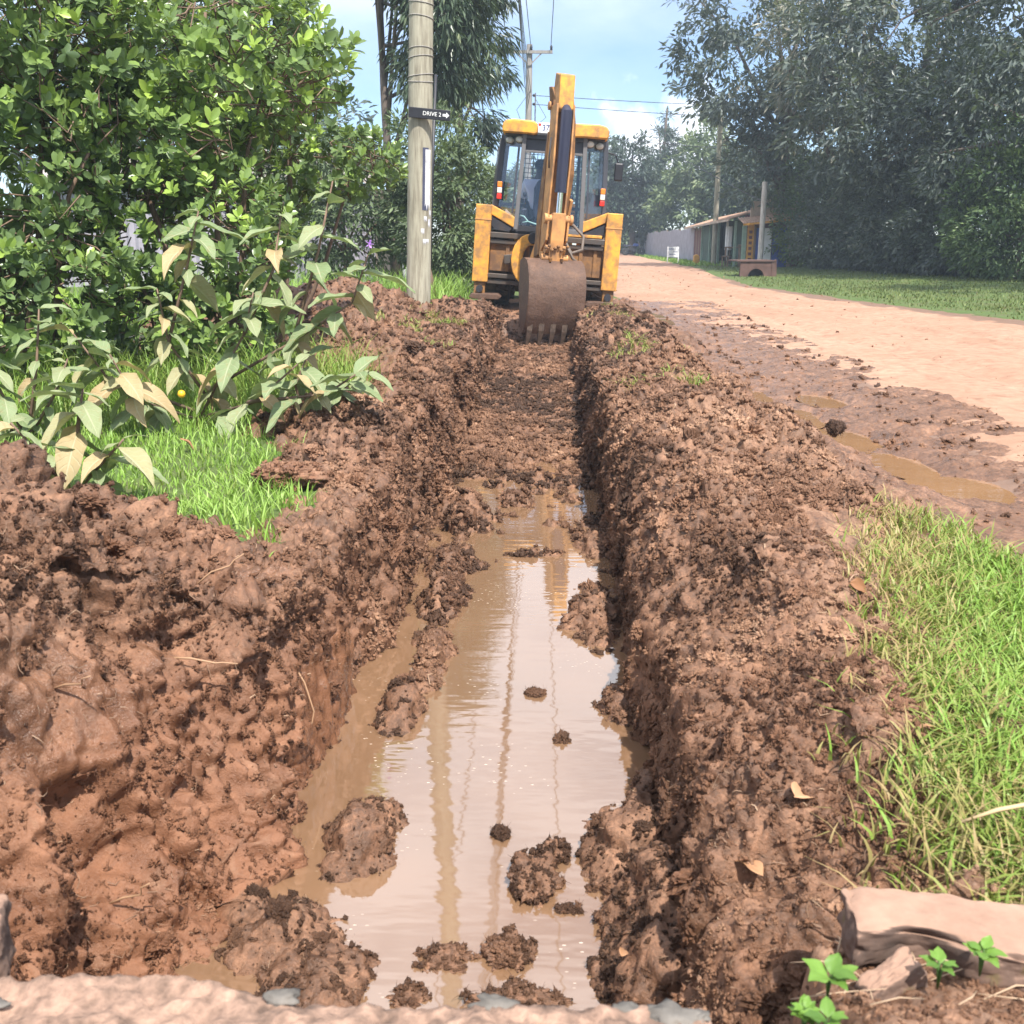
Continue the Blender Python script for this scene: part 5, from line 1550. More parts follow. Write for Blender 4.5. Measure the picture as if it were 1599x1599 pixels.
bigplant('small felted plant bending over the spoil with pale leaves', (-1.40, 5.75, 0.05),
         [([(0, 0, 0), (0.12, -0.05, 0.12), (0.28, -0.1, 0.22), (0.40, -0.1, 0.30)], 10), ([(0, 0, 0), (-0.05, 0, 0.2), (0.05, -0.05, 0.4)], 7)],
         0.235, GB, 0.12)

# ---- small seedlings among the foreground stones
def seedling(label, loc, n, L, group='seedlings among the foreground stones'):
    root = thing('seedling', label, 'seedling', loc, (0, 0, 0), group)
    mb = MB()
    for i in range(n):
        a = i * 2.4 + RNG.random() * 0.5
        D = Vector((math.cos(a), math.sin(a), 0.35 + 0.3 * RNG.random())).normalized()
        S = Vector((0, 0, 1)).cross(D).normalized(); U = D.cross(S)
        s = L * (0.7 + 0.5 * RNG.random())
        h = 0.012 + 0.012 * i / n
        mb.tube([(0, 0, -0.02), (D.x * 0.004, D.y * 0.004, h)], 0.0012, 5)
        me = BIG[(0, 1, 7, 3)[i % 4]].copy(); me.materials.clear()
        me.attributes['tint'].data.foreach_set('value', np.full(len(me.vertices), 0.1 + 0.7 * RNG.random(), np.float32))
        me.transform(Matrix.Diagonal((s, s * 1.5, s, 1)))
        o = link('leaf', me, M['greenleaf'], root)
        o.matrix_local = Matrix(((D.x, S.x, U.x, D.x * 0.004), (D.y, S.y, U.y, D.y * 0.004), (D.z, S.z, U.z, h), (0, 0, 0, 1)))
    mb.build('stem', M['greenleaf'], root, True)
seedling('bright seedling with two broad leaves in front of the mossy stone', (0.385, 1.150, 0.085), 6, 0.036)
seedling('green seedling sprouting in front of the flat pink slab', (0.615, 1.215, 0.075), 9, 0.030)
seedling('small green seedling beside the one on the slab', (0.550, 1.195, 0.07), 7, 0.024)
seedling('feathery grey green weed at the edge of the ledge', (0.345, 1.110, 0.06), 18, 0.020)
seedling('pale seedling at the very bottom right of the ledge', (0.360, 1.065, 0.09), 6, 0.030)

# ------------------------------------------------------------------ backhoe loader
DX, DY, DZ = -0.08, 15.6, -0.02
DIG = thing('backhoe_loader', 'yellow backhoe loader seen from behind with its arm over the trench', 'digger', (DX, DY, DZ), (0, R(4.0), 0))
DIG.scale = (0.94, 1, 1)
def part(mb, name, mat, bevel=0.008, parent=DIG, smooth=False, label=None):
    o = mb.build(name, M[mat], parent, smooth, bevel)
    if label: o['label'] = label
    return o
# chassis, hood, loader
b = MB(); b.box(-0.42, 0.42, 0.25, 3.6, 0.55, 1.0); part(b, 'chassis', 'steel_dark')
b = MB(); b.prism([(2.0, 1.0), (2.0, 1.72), (2.5, 1.72), (3.8, 1.5), (3.8, 0.95)], -0.45, 0.45, lambda a, z, t: (t, a, z)); part(b, 'engine_hood', 'yellow', 0.03)
b = MB(); 
for s in (-1, 1): b.bar((s * 0.62, 2.3, 1.35), (s * 0.62, 4.3, 0.55), 0.12, 0.26)
b.bar((-0.62, 4.0, 0.7), (0.62, 4.0, 0.7), 0.12, 0.12); part(b, 'loader_arm', 'yellow')
b = MB(); b.prism([(4.3, 0.95), (4.25, 0.3), (4.5, 0.1), (5.1, 0.08), (5.1, 0.12), (4.55, 0.2), (4.4, 0.5), (4.42, 0.95)], -1.1, 1.1, lambda a, z, t: (t, a, z)); part(b, 'loader_shovel', 'yellow_mud')
def wheel(x, y, r, w):
    prof = [(r * 0.55, -w * 0.42), (r * 0.80, -w * 0.50), (r * 0.95, -w * 0.44), (r, -w * 0.30), (r, w * 0.30), (r * 0.95, w * 0.44), (r * 0.80, w * 0.50), (r * 0.55, w * 0.42)]
    root = MB().lathe(prof, (0, 0, 0), 'x', 32).build('wheel', M['tyre'], DIG, 'auto')
    root.location = (x, y, r)
    lg = MB()
    for k in range(18):
        for s in (-1, 1):
            a = 2 * math.pi * (k + 0.5 * (s > 0)) / 18
            p = lambda aa, xx, rr: (xx, rr * math.cos(aa), rr * math.sin(aa))
            lg.bar(p(a, 0.0, r + 0.012), p(a + 0.14, s * w * 0.44, r - 0.005), 0.05, 0.05, up=p(a, 0, 1))
    tag(lg.build('tread_lug', M['tyre'], root), None, None, None, 'stuff')
    MB().lathe([(r * 0.56, -w * 0.30), (r * 0.50, -w * 0.38), (r * 0.2, -w * 0.25), (r * 0.18, w * 0.25), (r * 0.50, w * 0.38), (r * 0.56, w * 0.30)], (0, 0, 0), 'x', 24).build('rim', M['yellow_worn'], root, True)
for s in (-1, 1):
    wheel(s * 0.80, 1.15, 0.68, 0.44); wheel(s * 0.72, 3.5, 0.44, 0.30)
# hydraulic side-shift frame
b = MB(); b.box(-0.90, 0.90, 0.02, 0.10, 0.60, 1.02); part(b, 'rear_frame_panel', 'yellow_mud')
for z0, z1, y0 in ((1.085, 1.165, -0.07), (1.0, 1.06, -0.04), (0.50, 0.565, -0.07), (0.41, 0.47, -0.04)):
    b = MB(); b.box(-0.93, 0.93, y0, 0.12, z0, z1); part(b, 'frame_rail', 'rail')
for x in (-0.62, -0.30, 0.55, 0.78):
    b = MB(); b.box(x - 0.03, x + 0.03, -0.005, 0.02, 0.60, 1.0); part(b, 'frame_rib', 'yellow_mud')
b = MB(); b.box(-0.55, -0.28, -0.10, 0.02, 0.80, 0.93, Matrix.Rotation(R(-8), 4, 'Y')); part(b, 'tool_box', 'rail')
# stabilisers
for s in (-1, 1):
    st = MB(); st.box(s * 1.035 - 0.125, s * 1.035 + 0.125, -0.10, 0.12, 0.43, 1.55)
    st = part(st, 'stabiliser_leg', 'yellow', 0.012)
    b = MB(); b.box(s * 1.035 - 0.132, s * 1.035 + 0.132, -0.107, 0.127, 1.33, 1.345); part(b, 'seam_band', 'yellow_worn', 0, st)
    b = MB(); b.box(s * 1.035 - 0.09, s * 1.035 + 0.09, -0.06, 0.08, 0.24, 0.435); part(b, 'inner_leg', 'yellow_mud', 0.01, st)
    b = MB(); b.lathe([(0.055, -0.05), (0.055, 0.05)], (s * 1.03, -0.09, 0.33), 'y', 16); part(b, 'pivot_pin', 'steel_dark', 0, st, 'auto')
    b = MB(); b.prism([(-0.26, 0.0), (-0.22, 0.055), (0.20, 0.075), (0.26, 0.03), (0.22, -0.01), (-0.2, -0.025)], -0.20, 0.16, lambda a, z, t: (s * 0.93 + a, t - 0.02, z + 0.20))
    part(b, 'foot_pad', 'bucket', 0.012, st)
# mudguards
for s in (-1, 1):
    b = MB(); b.prism([(0.93, 1.42), (0.93, 1.56), (0.50, 1.38), (0.48, 1.22), (0.56, 1.25)], -0.02, 0.55, lambda a, z, t: (s * a, t, z)); part(b, 'mudguard', 'yellow', 0.012)
    b = MB(); b.prism([(0.93, 1.30), (0.93, 1.41), (0.57, 1.24), (0.62, 1.18), (0.86, 1.20)], 0.0, 0.40, lambda a, z, t: (s * a, t, z)); part(b, 'guard_recess', 'steel_dark', 0.005)
b = MB(); b.box(0.10, 0.86, -0.03, 0.06, 1.175, 1.22); part(b, 'yellow_cross_bar', 'yellow')
# cab: plan outline half widths (bottom, top)
ZB, ZT = 1.22, 2.58
def cabpt(x, y, z):
    k = (z - ZB) / (ZT - ZB)
    return Vector((x * (1 - 0.09 * k), y + 0.05 * k, z))
def pillar(x, y, z0, z1, w, name='cab_pillar', mat='cab', d=None):
    b = MB(); b.bar(cabpt(x, y, z0), cabpt(x, y, z1), w, d or w, up=(0, 1, 0)); part(b, name, mat, 0.006)
for s in (-1, 1):
    pillar(s * 0.52, 0.0, ZB, ZT, 0.065, 'cab_pillar', 'frame_grey')
    pillar(s * 0.90, 0.42, ZB, ZT, 0.075)
    pillar(s * 0.88, 1.45, ZB, ZT, 0.07)
for z in (ZB + 0.02, ZT - 0.02):
    b = MB()
    ring = [(-0.52, 0), (0.52, 0), (0.90, 0.42), (0.88, 1.45), (-0.88, 1.45), (-0.90, 0.42)]
    for i in range(6):
        p0, p1 = ring[i], ring[(i + 1) % 6]
        b.bar(cabpt(*p0, z), cabpt(*p1, z), 0.055, 0.09)
    part(b, 'cab_ring', 'cab', 0.006)
b = MB(); b.box(-0.86, 0.86, 0.35, 1.5, 1.10, 1.22); b.box(-0.50, 0.50, 0.0, 0.36, 1.10, 1.22); part(b, 'cab_floor', 'cab')
b = MB(); b.box(-0.50, 0.50, -0.03, 0.03, 1.20, 1.28); part(b, 'window_sill', 'frame_grey', 0.01)
b = MB(); b.bar(cabpt(-0.5, 0, 2.34), cabpt(0.5, 0, 2.34), 0.05, 0.03); part(b, 'window_head', 'frame_grey', 0.004)
b = MB(); b.add([cabpt(-0.49, 0.01, 2.36), cabpt(0.49, 0.01, 2.36), cabpt(0.49, 0.01, 2.55), cabpt(-0.49, 0.01, 2.55),
                 cabpt(-0.49, 0.04, 2.36), cabpt(0.49, 0.04, 2.36), cabpt(0.49, 0.04, 2.55), cabpt(-0.49, 0.04, 2.55)],
                [(0, 1, 2, 3), (7, 6, 5, 4), (0, 4, 5, 1), (1, 5, 6, 2), (2, 6, 7, 3), (3, 7, 4, 0)]); part(b, 'header_panel', 'cab', 0.004)
def pane(c, name='window_pane'):
    b = MB(); b.add(c, [(0, 1, 2, 3)])
    o = part(b, name, 'glass', 0)
    m = o.modifiers.new('thickness', 'SOLIDIFY'); m.thickness = 0.006
pane([cabpt(-0.485, 0.0, 1.29), cabpt(0.485, 0.0, 1.29), cabpt(0.485, 0.0, 2.32), cabpt(-0.485, 0.0, 2.32)])
for s in (-1, 1):
    pane([cabpt(s * 0.555, 0.035, 1.28), cabpt(s * 0.865, 0.385, 1.28), cabpt(s * 0.865, 0.385, 2.5), cabpt(s * 0.555, 0.035, 2.5)])
    pane([cabpt(s * 0.895, 0.47, 1.28), cabpt(s * 0.88, 1.40, 1.28), cabpt(s * 0.88, 1.40, 2.5), cabpt(s * 0.895, 0.47, 2.5)])
    b = MB(); b.bar(cabpt(s * 0.60, 0.09, 1.45), cabpt(s * 0.60, 0.09, 2.4), 0.035, 0.02, up=(0, 1, 0)); part(b, 'glass_divider', 'cab', 0.003)
    # tail lamp cluster
    t = MB(); t.box(-0.042, 0.042, -0.035, 0.03, -0.13, 0.13); t = part(t, 'tail_lamp', 'black', 0.006)
    t.location = cabpt(s * 0.86, 0.30, 1.78)
    for zz, mt, hh in ((0.085, 'amberlens', 0.04), (0.0, 'clearlens', 0.04), (-0.088, 'redlens', 0.038)):
        b = MB(); b.box(-0.038, 0.038, -0.05, -0.03, zz - hh, zz + hh); part(b, 'lens', mt, 0.008, t)
    for k, xx in enumerate((0.60, 0.775)):
        l = MB(); l.lathe([(0.03, 0.05), (0.075, 0.02), (0.082, -0.02), (0.07, -0.03)], (0, 0, 0), 'y', 20); l = part(l, 'work_lamp', 'frame_grey', 0, DIG, 'auto')
        l.location = cabpt(s * xx, 0.10 + 0.18 * k, 2.50) + Vector((0, -0.04, 0)); l.scale = (1, 1, 0.72)
        b = MB(); b.lathe([(0.064, -0.034), (0.05, -0.042), (0.01, -0.046)], (0, 0, 0), 'y', 20); part(b, 'lens', 'clearlens', 0, l, True)
# paper sticker inside the left quarter glass, panel in the right one
b = MB(); b.add([cabpt(-0.74, 0.25, 1.33), cabpt(-0.58, 0.08, 1.28), cabpt(-0.58, 0.08, 1.42), cabpt(-0.72, 0.24, 1.52)], [(0, 1, 2, 3)]); part(b, 'windscreen_notice', 'clearlens', 0)
b = MB(); b.add([cabpt(0.57, 0.06, 1.28), cabpt(0.85, 0.39, 1.28), cabpt(0.85, 0.39, 1.80), cabpt(0.57, 0.06, 1.84)], [(0, 1, 2, 3)]); part(b, 'quarter_panel', 'cab', 0)
# front of the cab: windscreen bars and mesh guard
b = MB()
for i in range(15): b.bar(cabpt(-0.52 + i * 0.0745, 1.47, 1.32), cabpt(-0.52 + i * 0.0745, 1.47, 2.5), 0.010, 0.010, up=(0, 1, 0))
for i in range(17): b.bar(cabpt(-0.54, 1.48, 1.34 + i * 0.072), cabpt(0.54, 1.48, 1.34 + i * 0.072), 0.010, 0.010)
part(b, 'mesh_guard', 'black', 0)
b = MB(); b.bar(cabpt(0.47, 1.40, 1.3), cabpt(0.47, 1.40, 2.5), 0.05, 0.05, up=(0, 1, 0)); b.bar(cabpt(-0.86, 1.43, 1.62), cabpt(0.86, 1.43, 1.62), 0.05, 0.05); part(b, 'windscreen_bar', 'cab', 0.004)
# door edge on the left
b = MB(); b.bar(cabpt(-0.95, 0.50, 1.30), cabpt(-0.95, 0.50, 2.52), 0.03, 0.06, up=(0, 1, 0)); b.bar(cabpt(-0.98, 0.52, 1.7), cabpt(-0.98, 0.52, 2.4), 0.015, 0.02, up=(0, 1, 0)); part(b, 'door_edge', 'frame_grey', 0.004)
# roof: dark base, two yellow caps, number plate between
b = MB(); b.prism([(-0.78, 2.56), (-0.80, 2.62), (-0.70, 2.68), (0.70, 2.68), (0.80, 2.62), (0.78, 2.56)], 0.05, 1.6, lambda a, z, t: (a, t, z)); part(b, 'roof', 'cab', 0.01)
for s in (-1, 1):
    c0 = 0.275 if s < 0 else 0.20
    b = MB(); b.prism([(c0, 2.585), (c0 + 0.01, 2.72), (c0 + 0.08, 2.755), (0.66, 2.765), (0.78, 2.745), (0.825, 2.70), (0.83, 2.60), (0.80, 2.575), (0.42, 2.575), (c0 + 0.06, 2.565)], -0.08, 1.62, lambda a, z, t: (s * a, t + 0.10 * max(0, a - 0.45), z)); part(b, 'roof_cap', 'yellow', 0.035, smooth='auto')
pl = MB(); pl.box(-0.272, 0.20, -0.09, -0.07, 2.595, 2.735); pl = part(pl, 'number_plate', 'plate_white', 0.004)
b = MB(); b.box(-0.266, -0.232, -0.095, -0.0905, 2.69, 2.722); part(b, 'plate_crest', 'redlens', 0, pl)
def text(body, size, mat, parent, loc, rot, name='lettering', ext=0.0015):
    c = bpy.data.curves.new(name, 'FONT'); c.body = body; c.size = size; c.extrude = ext; c.align_x = 'CENTER'; c.align_y = 'CENTER'
    tmp = bpy.data.objects.new(name + '_tmp', c); COL.objects.link(tmp)
    bpy.context.view_layer.update()
    me = bpy.data.meshes.new_from_object(tmp.evaluated_get(bpy.context.evaluated_depsgraph_get()))
    bpy.data.objects.remove(tmp); bpy.data.curves.remove(c)
    me.name = name
    me.materials.clear()
    o = link(name, me, mat, parent)
    o.location = loc; o.rotation_euler = rot
    return o
text('37', 0.115, M['navytext'], pl, (-0.155, -0.093, 2.663), (R(90), 0, 0))
# mirrors
for s in (1,):
    m_ = MB(); m_.box(s * 1.0, s * 1.14, 0.62, 0.70, 2.05, 2.31); m_ = part(m_, 'mirror', 'black', 0.02)
    b = MB(); b.tube([(s * 0.86, 0.6, 2.45), (s * 1.0, 0.64, 2.42), (s * 1.06, 0.66, 2.3)], 0.012, 6); part(b, 'mirror_arm', 'black', 0, m_)
# seat, console, steering wheel, cable
se = MB(); se.box(-0.30, 0.16, 0.55, 1.0, 1.30, 1.44); se = part(se, 'seat', 'seat', 0.05)
b = MB(); b.prism([(-0.27, 1.40), (-0.28, 1.85), (-0.22, 1.98), (0.08, 1.98), (0.14, 1.85), (0.13, 1.40)], 0.46, 0.58, lambda a, z, t: (a, t - (z - 1.4) * 0.08, z)); part(b, 'backrest', 'seat', 0.04, se)
b = MB(); b.box(-0.46, -0.36, 0.25, 0.75, 1.22, 1.55); b.box(0.24, 0.36, 0.25, 0.65, 1.22, 1.55); part(b, 'console', 'steel_dark', 0.03)
for x in (0.26, 0.33, -0.42):
    b = MB(); b.tube([(x, 0.32, 1.5), (x, 0.30, 1.72)], 0.012, 6); b.lathe([(0.012, -0.03), (0.028, -0.01), (0.028, 0.03), (0.012, 0.045)], (x, 0.30, 1.74), 'z', 10); part(b, 'control_lever', 'black', 0, DIG, True)
b = MB(); b.tube([(-0.06 + 0.19 * math.cos(a), 1.22 + 0.16 * math.sin(a), 1.68 + 0.10 * math.sin(a)) for a in np.linspace(0, 2 * math.pi, 25)], 0.014, 6); b.tube([(-0.06, 1.22, 1.68), (-0.06, 1.35, 1.3)], 0.025, 8); part(b, 'steering_wheel', 'black', 0, DIG, True)
b = MB(); b.tube([(-0.46, 0.06, 1.43), (-0.40, 0.05, 1.42), (-0.33, 0.05, 1.35), (-0.2, 0.05, 1.32), (-0.08, 0.05, 1.31)], 0.012, 6); b.tube([(-0.42, 0.06, 1.33), (-0.34, 0.05, 1.35), (-0.26, 0.06, 1.33)], 0.010, 6); part(b, 'cable', 'green_hose', 0, DIG, True)

# swung arm: plane turned 16 degrees about the kingpost
KX, KY = -0.27, -0.14
SW = R(16)
def arm(a, z, t):
    z = z if z < 1.9 else 1.9 + (z - 1.9) * 0.86
    return (KX + math.sin(SW) * a + math.cos(SW) * t, KY - math.cos(SW) * a + math.sin(SW) * t, z)
# kingpost casting with its two pins
b = MB()
outer = []
for i in range(15):
    a = R(70 + 220 * i / 14); outer.append((0.02 + 0.28 * math.cos(a), 0.80 + 0.37 * math.sin(a)))
inner = []
for i in range(13):
    a = R(285 - 205 * i / 12); inner.append((0.06 + 0.145 * math.cos(a), 0.80 + 0.21 * math.sin(a)))
b.prism(outer + inner, -0.12, 0.16, lambda x, z, t: (KX - 0.02 + x, KY + t, z))
kp = part(b, 'kingpost', 'yellow', 0.015)
for (x, z) in ((KX + 0.05, 1.115), (KX + 0.02, 0.475)):
    b = MB(); b.lathe([(0.075, -0.03), (0.085, 0.0), (0.05, 0.01), (0.045, 0.30)], (x, KY - 0.15, z), 'y', 18); part(b, 'pivot_pin', 'steel_dark', 0, kp, 'auto')
b = MB(); b.box(KX - 0.20, KX + 0.42, 0.0, 0.10, 0.40, 1.18); part(b, 'carriage_plate', 'rail', 0.01)
def armb(a, z, t):
    k = min(1, max(0, (z - 0.6) / 2.6))
    p = arm(a + 0.14 * (1 - k) + 0.26 * 4 * k * (1 - k), z, t)
    return (p[0] + 0.10 * (1 - k) + 0.09 * 4 * k * (1 - k) * (1 + 0.7 * k), p[1], p[2])
# boom
b = MB(); b.prism([(-0.02, 0.62), (0.10, 0.55), (0.36, 0.62), (0.52, 1.2), (0.72, 2.0), (0.98, 2.75), (1.16, 3.08), (1.10, 3.26), (0.94, 3.28), (0.62, 2.72), (0.28, 1.95), (0.02, 1.1)], -0.14, 0.14, armb); part(b, 'boom', 'yellow_mud', 0.012)
for t in (-0.155, 0.155):
    b = MB(); b.lathe([(0.055, -0.012), (0.055, 0.012)], (0, 0, 0), 'x', 16); o = part(b, 'pivot_pin', 'yellow_worn', 0, DIG, 'auto'); o.location = arm(1.10, 2.98, t); o.rotation_euler = (0, 0, SW)
b = MB(); b.prism([(-0.04, 0.60), (0.30, 0.60), (0.46, 1.10), (0.60, 1.65), (0.50, 1.68), (0.20, 1.1)], -0.19, -0.145, armb); b.prism([(-0.04, 0.60), (0.30, 0.60), (0.46, 1.10), (0.60, 1.65), (0.50, 1.68), (0.20, 1.1)], 0.145, 0.19, armb); part(b, 'boom_cheek', 'yellow_worn', 0.008)
# boom ram behind the boom
b = MB(); b.tube([armb(0.05, 1.15, 0.03), armb(0.10, 1.9, 0.03)], 0.075, 14); br = part(b, 'boom_ram', 'ram', 0, DIG, 'auto')
b = MB(); b.tube([armb(0.10, 1.9, 0.03), armb(0.40, 2.45, 0.03)], 0.035, 12); part(b, 'rod', 'chrome', 0, br, 'auto')
# dipper
dip = [(1.10, 3.30), (1.13, 3.46), (1.36, 3.40), (1.38, 2.95), (1.26, 2.80), (1.22, 1.9), (1.20, 0.90), (1.12, 0.76), (1.00, 0.78), (0.98, 1.2), (1.06, 2.3), (1.10, 2.8)]
b = MB(); b.prism(dip, -0.105, 0.105, arm); d_ = part(b, 'dipper', 'yellow_worn', 0.012)
b = MB(); b.prism([(1.345, 3.42), (1.395, 3.40), (1.42, 2.92), (1.385, 2.86)], -0.108, 0.108, arm); part(b, 'dipper_head_plate', 'yellow', 0.01, d_)
for t0, t1 in ((-0.135, -0.108), (0.108, 0.135)):
    b = MB(); b.prism([(1.05, 2.98), (1.42, 2.98), (1.44, 2.2), (1.36, 1.4), (1.30, 1.0), (1.18, 0.82), (1.05, 0.9), (1.08, 2.0), (1.12, 2.9)], t0, t1, arm); part(b, 'dipper_flange', 'yellow_worn', 0.006, d_)
b = MB(); b.prism([(1.08, 2.6), (1.12, 2.6), (1.05, 0.9), (0.80, 0.85), (0.86, 1.6)], -0.150, -0.120, arm); part(b, 'dipper_side', 'yellow_mud', 0.006, d_)
# bucket ram on the face of the dipper
b = MB(); b.tube([arm(1.42, 2.92, 0), arm(1.46, 2.88, 0), arm(1.46, 1.74, 0)], [0.06, 0.080, 0.080], 20); rm = part(b, 'bucket_ram', 'ram', 0, DIG, 'auto')
b = MB(); b.tube([arm(1.46, 1.76, 0), arm(1.46, 1.72, 0)], 0.088, 20); part(b, 'ram_gland', 'ram', 0, rm, 'auto')
b = MB(); b.tube([arm(1.46, 1.73, 0), arm(1.455, 1.36, 0)], 0.044, 14); part(b, 'rod', 'chrome', 0, rm, 'auto')
b = MB(); b.tube([arm(1.45, 1.38, -0.185), arm(1.45, 1.38, 0.185)], 0.052, 14); b.tube([arm(1.45, 1.38, -0.21), arm(1.45, 1.38, -0.17)], 0.068, 14); b.tube([arm(1.45, 1.38, 0.17), arm(1.45, 1.38, 0.21)], 0.068, 14); part(b, 'link_pin', 'yellow_worn', 0, DIG, 'auto')
lk = MB()
lk.prism([(1.38, 1.44), (1.52, 1.46), (1.50, 1.1), (1.46, 0.82), (1.34, 0.82), (1.36, 1.1)], -0.10, 0.10, arm)
lk = part(lk, 'tipping_link', 'yellow_worn', 0.012)
for t in (-0.165, 0.135):
    b = MB(); b.prism([(1.42, 1.44), (1.50, 1.42), (1.46, 1.1), (1.22, 0.95), (1.20, 1.02), (1.38, 1.15)], t, t + 0.03, arm); part(b, 'link_arm', 'yellow_worn', 0.006, lk)
b = MB(); b.tube([arm(1.40, 0.87, -0.20), arm(1.40, 0.87, 0.20)], 0.05, 14); b.tube([arm(1.40, 0.98, -0.15), arm(1.40, 0.98, 0.15)], 0.06, 14); part(b, 'bucket_pin', 'yellow_worn', 0, lk, 'auto')
b = MB()
for k in range(8):
    t = -0.16 + 0.046 * k
    b.lathe([(0.001, -0.02), (0.022, -0.012), (0.026, 0.01), (0.001, 0.026)], arm(1.50, 1.0 + 0.03 * math.sin(k * 2.1), t), 'z', 8)
part(b, 'grease_lump', 'yellow_mud', 0, lk, True)
# bucket: curved shell with sides
bk = []
prof_o = [(1.10, 0.80), (1.22, 0.845), (1.36, 0.855), (1.48, 0.83), (1.58, 0.76), (1.66, 0.65), (1.705, 0.52), (1.72, 0.38), (1.71, 0.24), (1.675, 0.09), (1.62, -0.04), (1.56, -0.14)]
prof_i = [(1.52, -0.12), (1.58, -0.02), (1.635, 0.11), (1.67, 0.25), (1.68, 0.38), (1.665, 0.51), (1.62, 0.63), (1.55, 0.73), (1.46, 0.79), (1.35, 0.815), (1.22, 0.805), (1.11, 0.77)]
BW = 0.415
b = MB()
nb_ = len(prof_o)
def sheet(prof, flip):
    m = 25; vs = []; fs = []
    for (a, z) in prof:
        for q in range(m): vs.append(arm(a, z, -BW + 2 * BW * q / (m - 1)))
    for r_ in range(len(prof) - 1):
        for q in range(m - 1):
            f4 = (r_ * m + q, r_ * m + q + 1, (r_ + 1) * m + q + 1, (r_ + 1) * m + q); fs.append(f4)
    b.add(vs, fs)
po = []
for (p, q) in zip(prof_o[:-1], prof_o[1:]):
    for k in range(3): po.append((p[0] + (q[0] - p[0]) * k / 3, p[1] + (q[1] - p[1]) * k / 3))
po.append(prof_o[-1])
sheet(po, False)
V_ = np.array([tuple(v) for v in b.v])
lump = 0.030 * np.maximum(0, fbm(V_ * 6.0, 4, 701)) + 0.016 * (0.5 - worley(V_ / 0.06, 702)) * (fbm(V_ * 3.0, 2, 703) > -0.15)
out_ = np.array([math.sin(SW), -math.cos(SW), 0.25])
b.v = [tuple(v) for v in (V_ + out_[None] * lump[:, None])]
bu = part(b, 'bucket', 'bucket', 0, DIG, True)
b = MB(); b.prism(prof_o + prof_i, -BW + 0.004, BW - 0.004, lambda a, z, t: arm(a - 0.012, z - 0.004, t)); part(b, 'bucket_shell', 'bucket', 0, bu)
for t in (-BW - 0.014, BW - 0.004):
    b = MB(); b.prism(prof_o + [(1.34, -0.08), (1.14, 0.40)], t, t + 0.018, arm); part(b, 'side_plate', 'bucket', 0.004, bu)
for k in range(5):
    t = -0.35 + k * 0.175
    b = MB(); b.prism([(1.64, 0.02), (1.625, -0.10), (1.55, -0.30), (1.53, -0.30), (1.54, -0.08)], t - 0.042, t + 0.042, lambda a, z, tt, tc=t: arm(a, z, tc + (tt - tc) * (1 if z > -0.2 else 0.55))); part(b, 'tooth', 'toothsteel', 0.006, bu)
b = MB(); b.prism([(1.09, 0.80), (1.53, 0.82), (1.55, 0.87), (1.10, 0.86)], -0.10, -0.07, arm); b.prism([(1.09, 0.80), (1.53, 0.82), (1.55, 0.87), (1.10, 0.86)], 0.07, 0.10, arm); part(b, 'bucket_lug', 'yellow_mud', 0.005, bu)
# hoses
b = MB(); b.tube([arm(1.20, 1.15, 0.17), arm(1.25, 0.95, 0.30), arm(1.2, 1.0, 0.48), arm(1.0, 1.18, 0.55), arm(0.8, 1.32, 0.45), arm(0.6, 1.36, 0.2)], 0.022, 8); part(b, 'hose', 'hose', 0, DIG, True)
b = MB(); b.tube([arm(1.30, 1.05, 0.2), arm(1.34, 0.88, 0.30), arm(1.32, 0.82, 0.40), arm(1.1, 0.80, 0.46)], 0.02, 8); part(b, 'hose', 'hose', 0, DIG, True)
b = MB(); b.tube([(-0.30, -0.05, 1.19), (0.0, -0.08, 1.22), (0.3, -0.06, 1.18)], 0.02, 8); part(b, 'hose', 'rubber', 0, DIG, True)
b = MB(); b.tube([arm(1.30, 2.5, -0.15), arm(1.32, 2.2, -0.165), arm(1.30, 2.05, -0.15)], 0.012, 6); part(b, 'grab_loop', 'steel_dark', 0, d_, True)
# dangling mud on the pole side of the boom
# ------------------------------------------------------------------ driver
def skin_body(name, verts, edges, rad, mat, parent, root=0):
    me = bpy.data.meshes.new(name); me.from_pydata(verts, edges, [])
    o = link(name, me, mat, parent)
    m = o.modifiers.new('skin', 'SKIN')
    for i, r in enumerate(rad): me.skin_vertices[0].data[i].radius = (r, r) if not isinstance(r, tuple) else r
    for i in range(len(verts)): me.skin_vertices[0].data[i].use_root = (i == root)
    m.use_smooth_shade = True
    s = o.modifiers.new('sub', 'SUBSURF'); s.levels = 2; s.render_levels = 2
    return o
M['skin'] = plain('dark_skin', (0.055, 0.032, 0.022), 0.5)
M['shirt'] = plain('white_shirt', (0.66, 0.66, 0.76), 0.8, 0, 0.05)
M['trousers'] = plain('dark_trousers', (0.04, 0.04, 0.06), 0.8)
M['hair'] = plain('black_hair', (0.012, 0.011, 0.012), 0.8)
RM = Matrix.Translation((DX, DY, DZ)) @ Matrix.Rotation(R(4.0), 4, 'Y')
PB = RM @ Vector((-0.19, 0.78, 1.45))
man = thing('person', 'driver in a white shirt sitting in the digger cab facing away', 'person', PB, (0, R(4), 0))
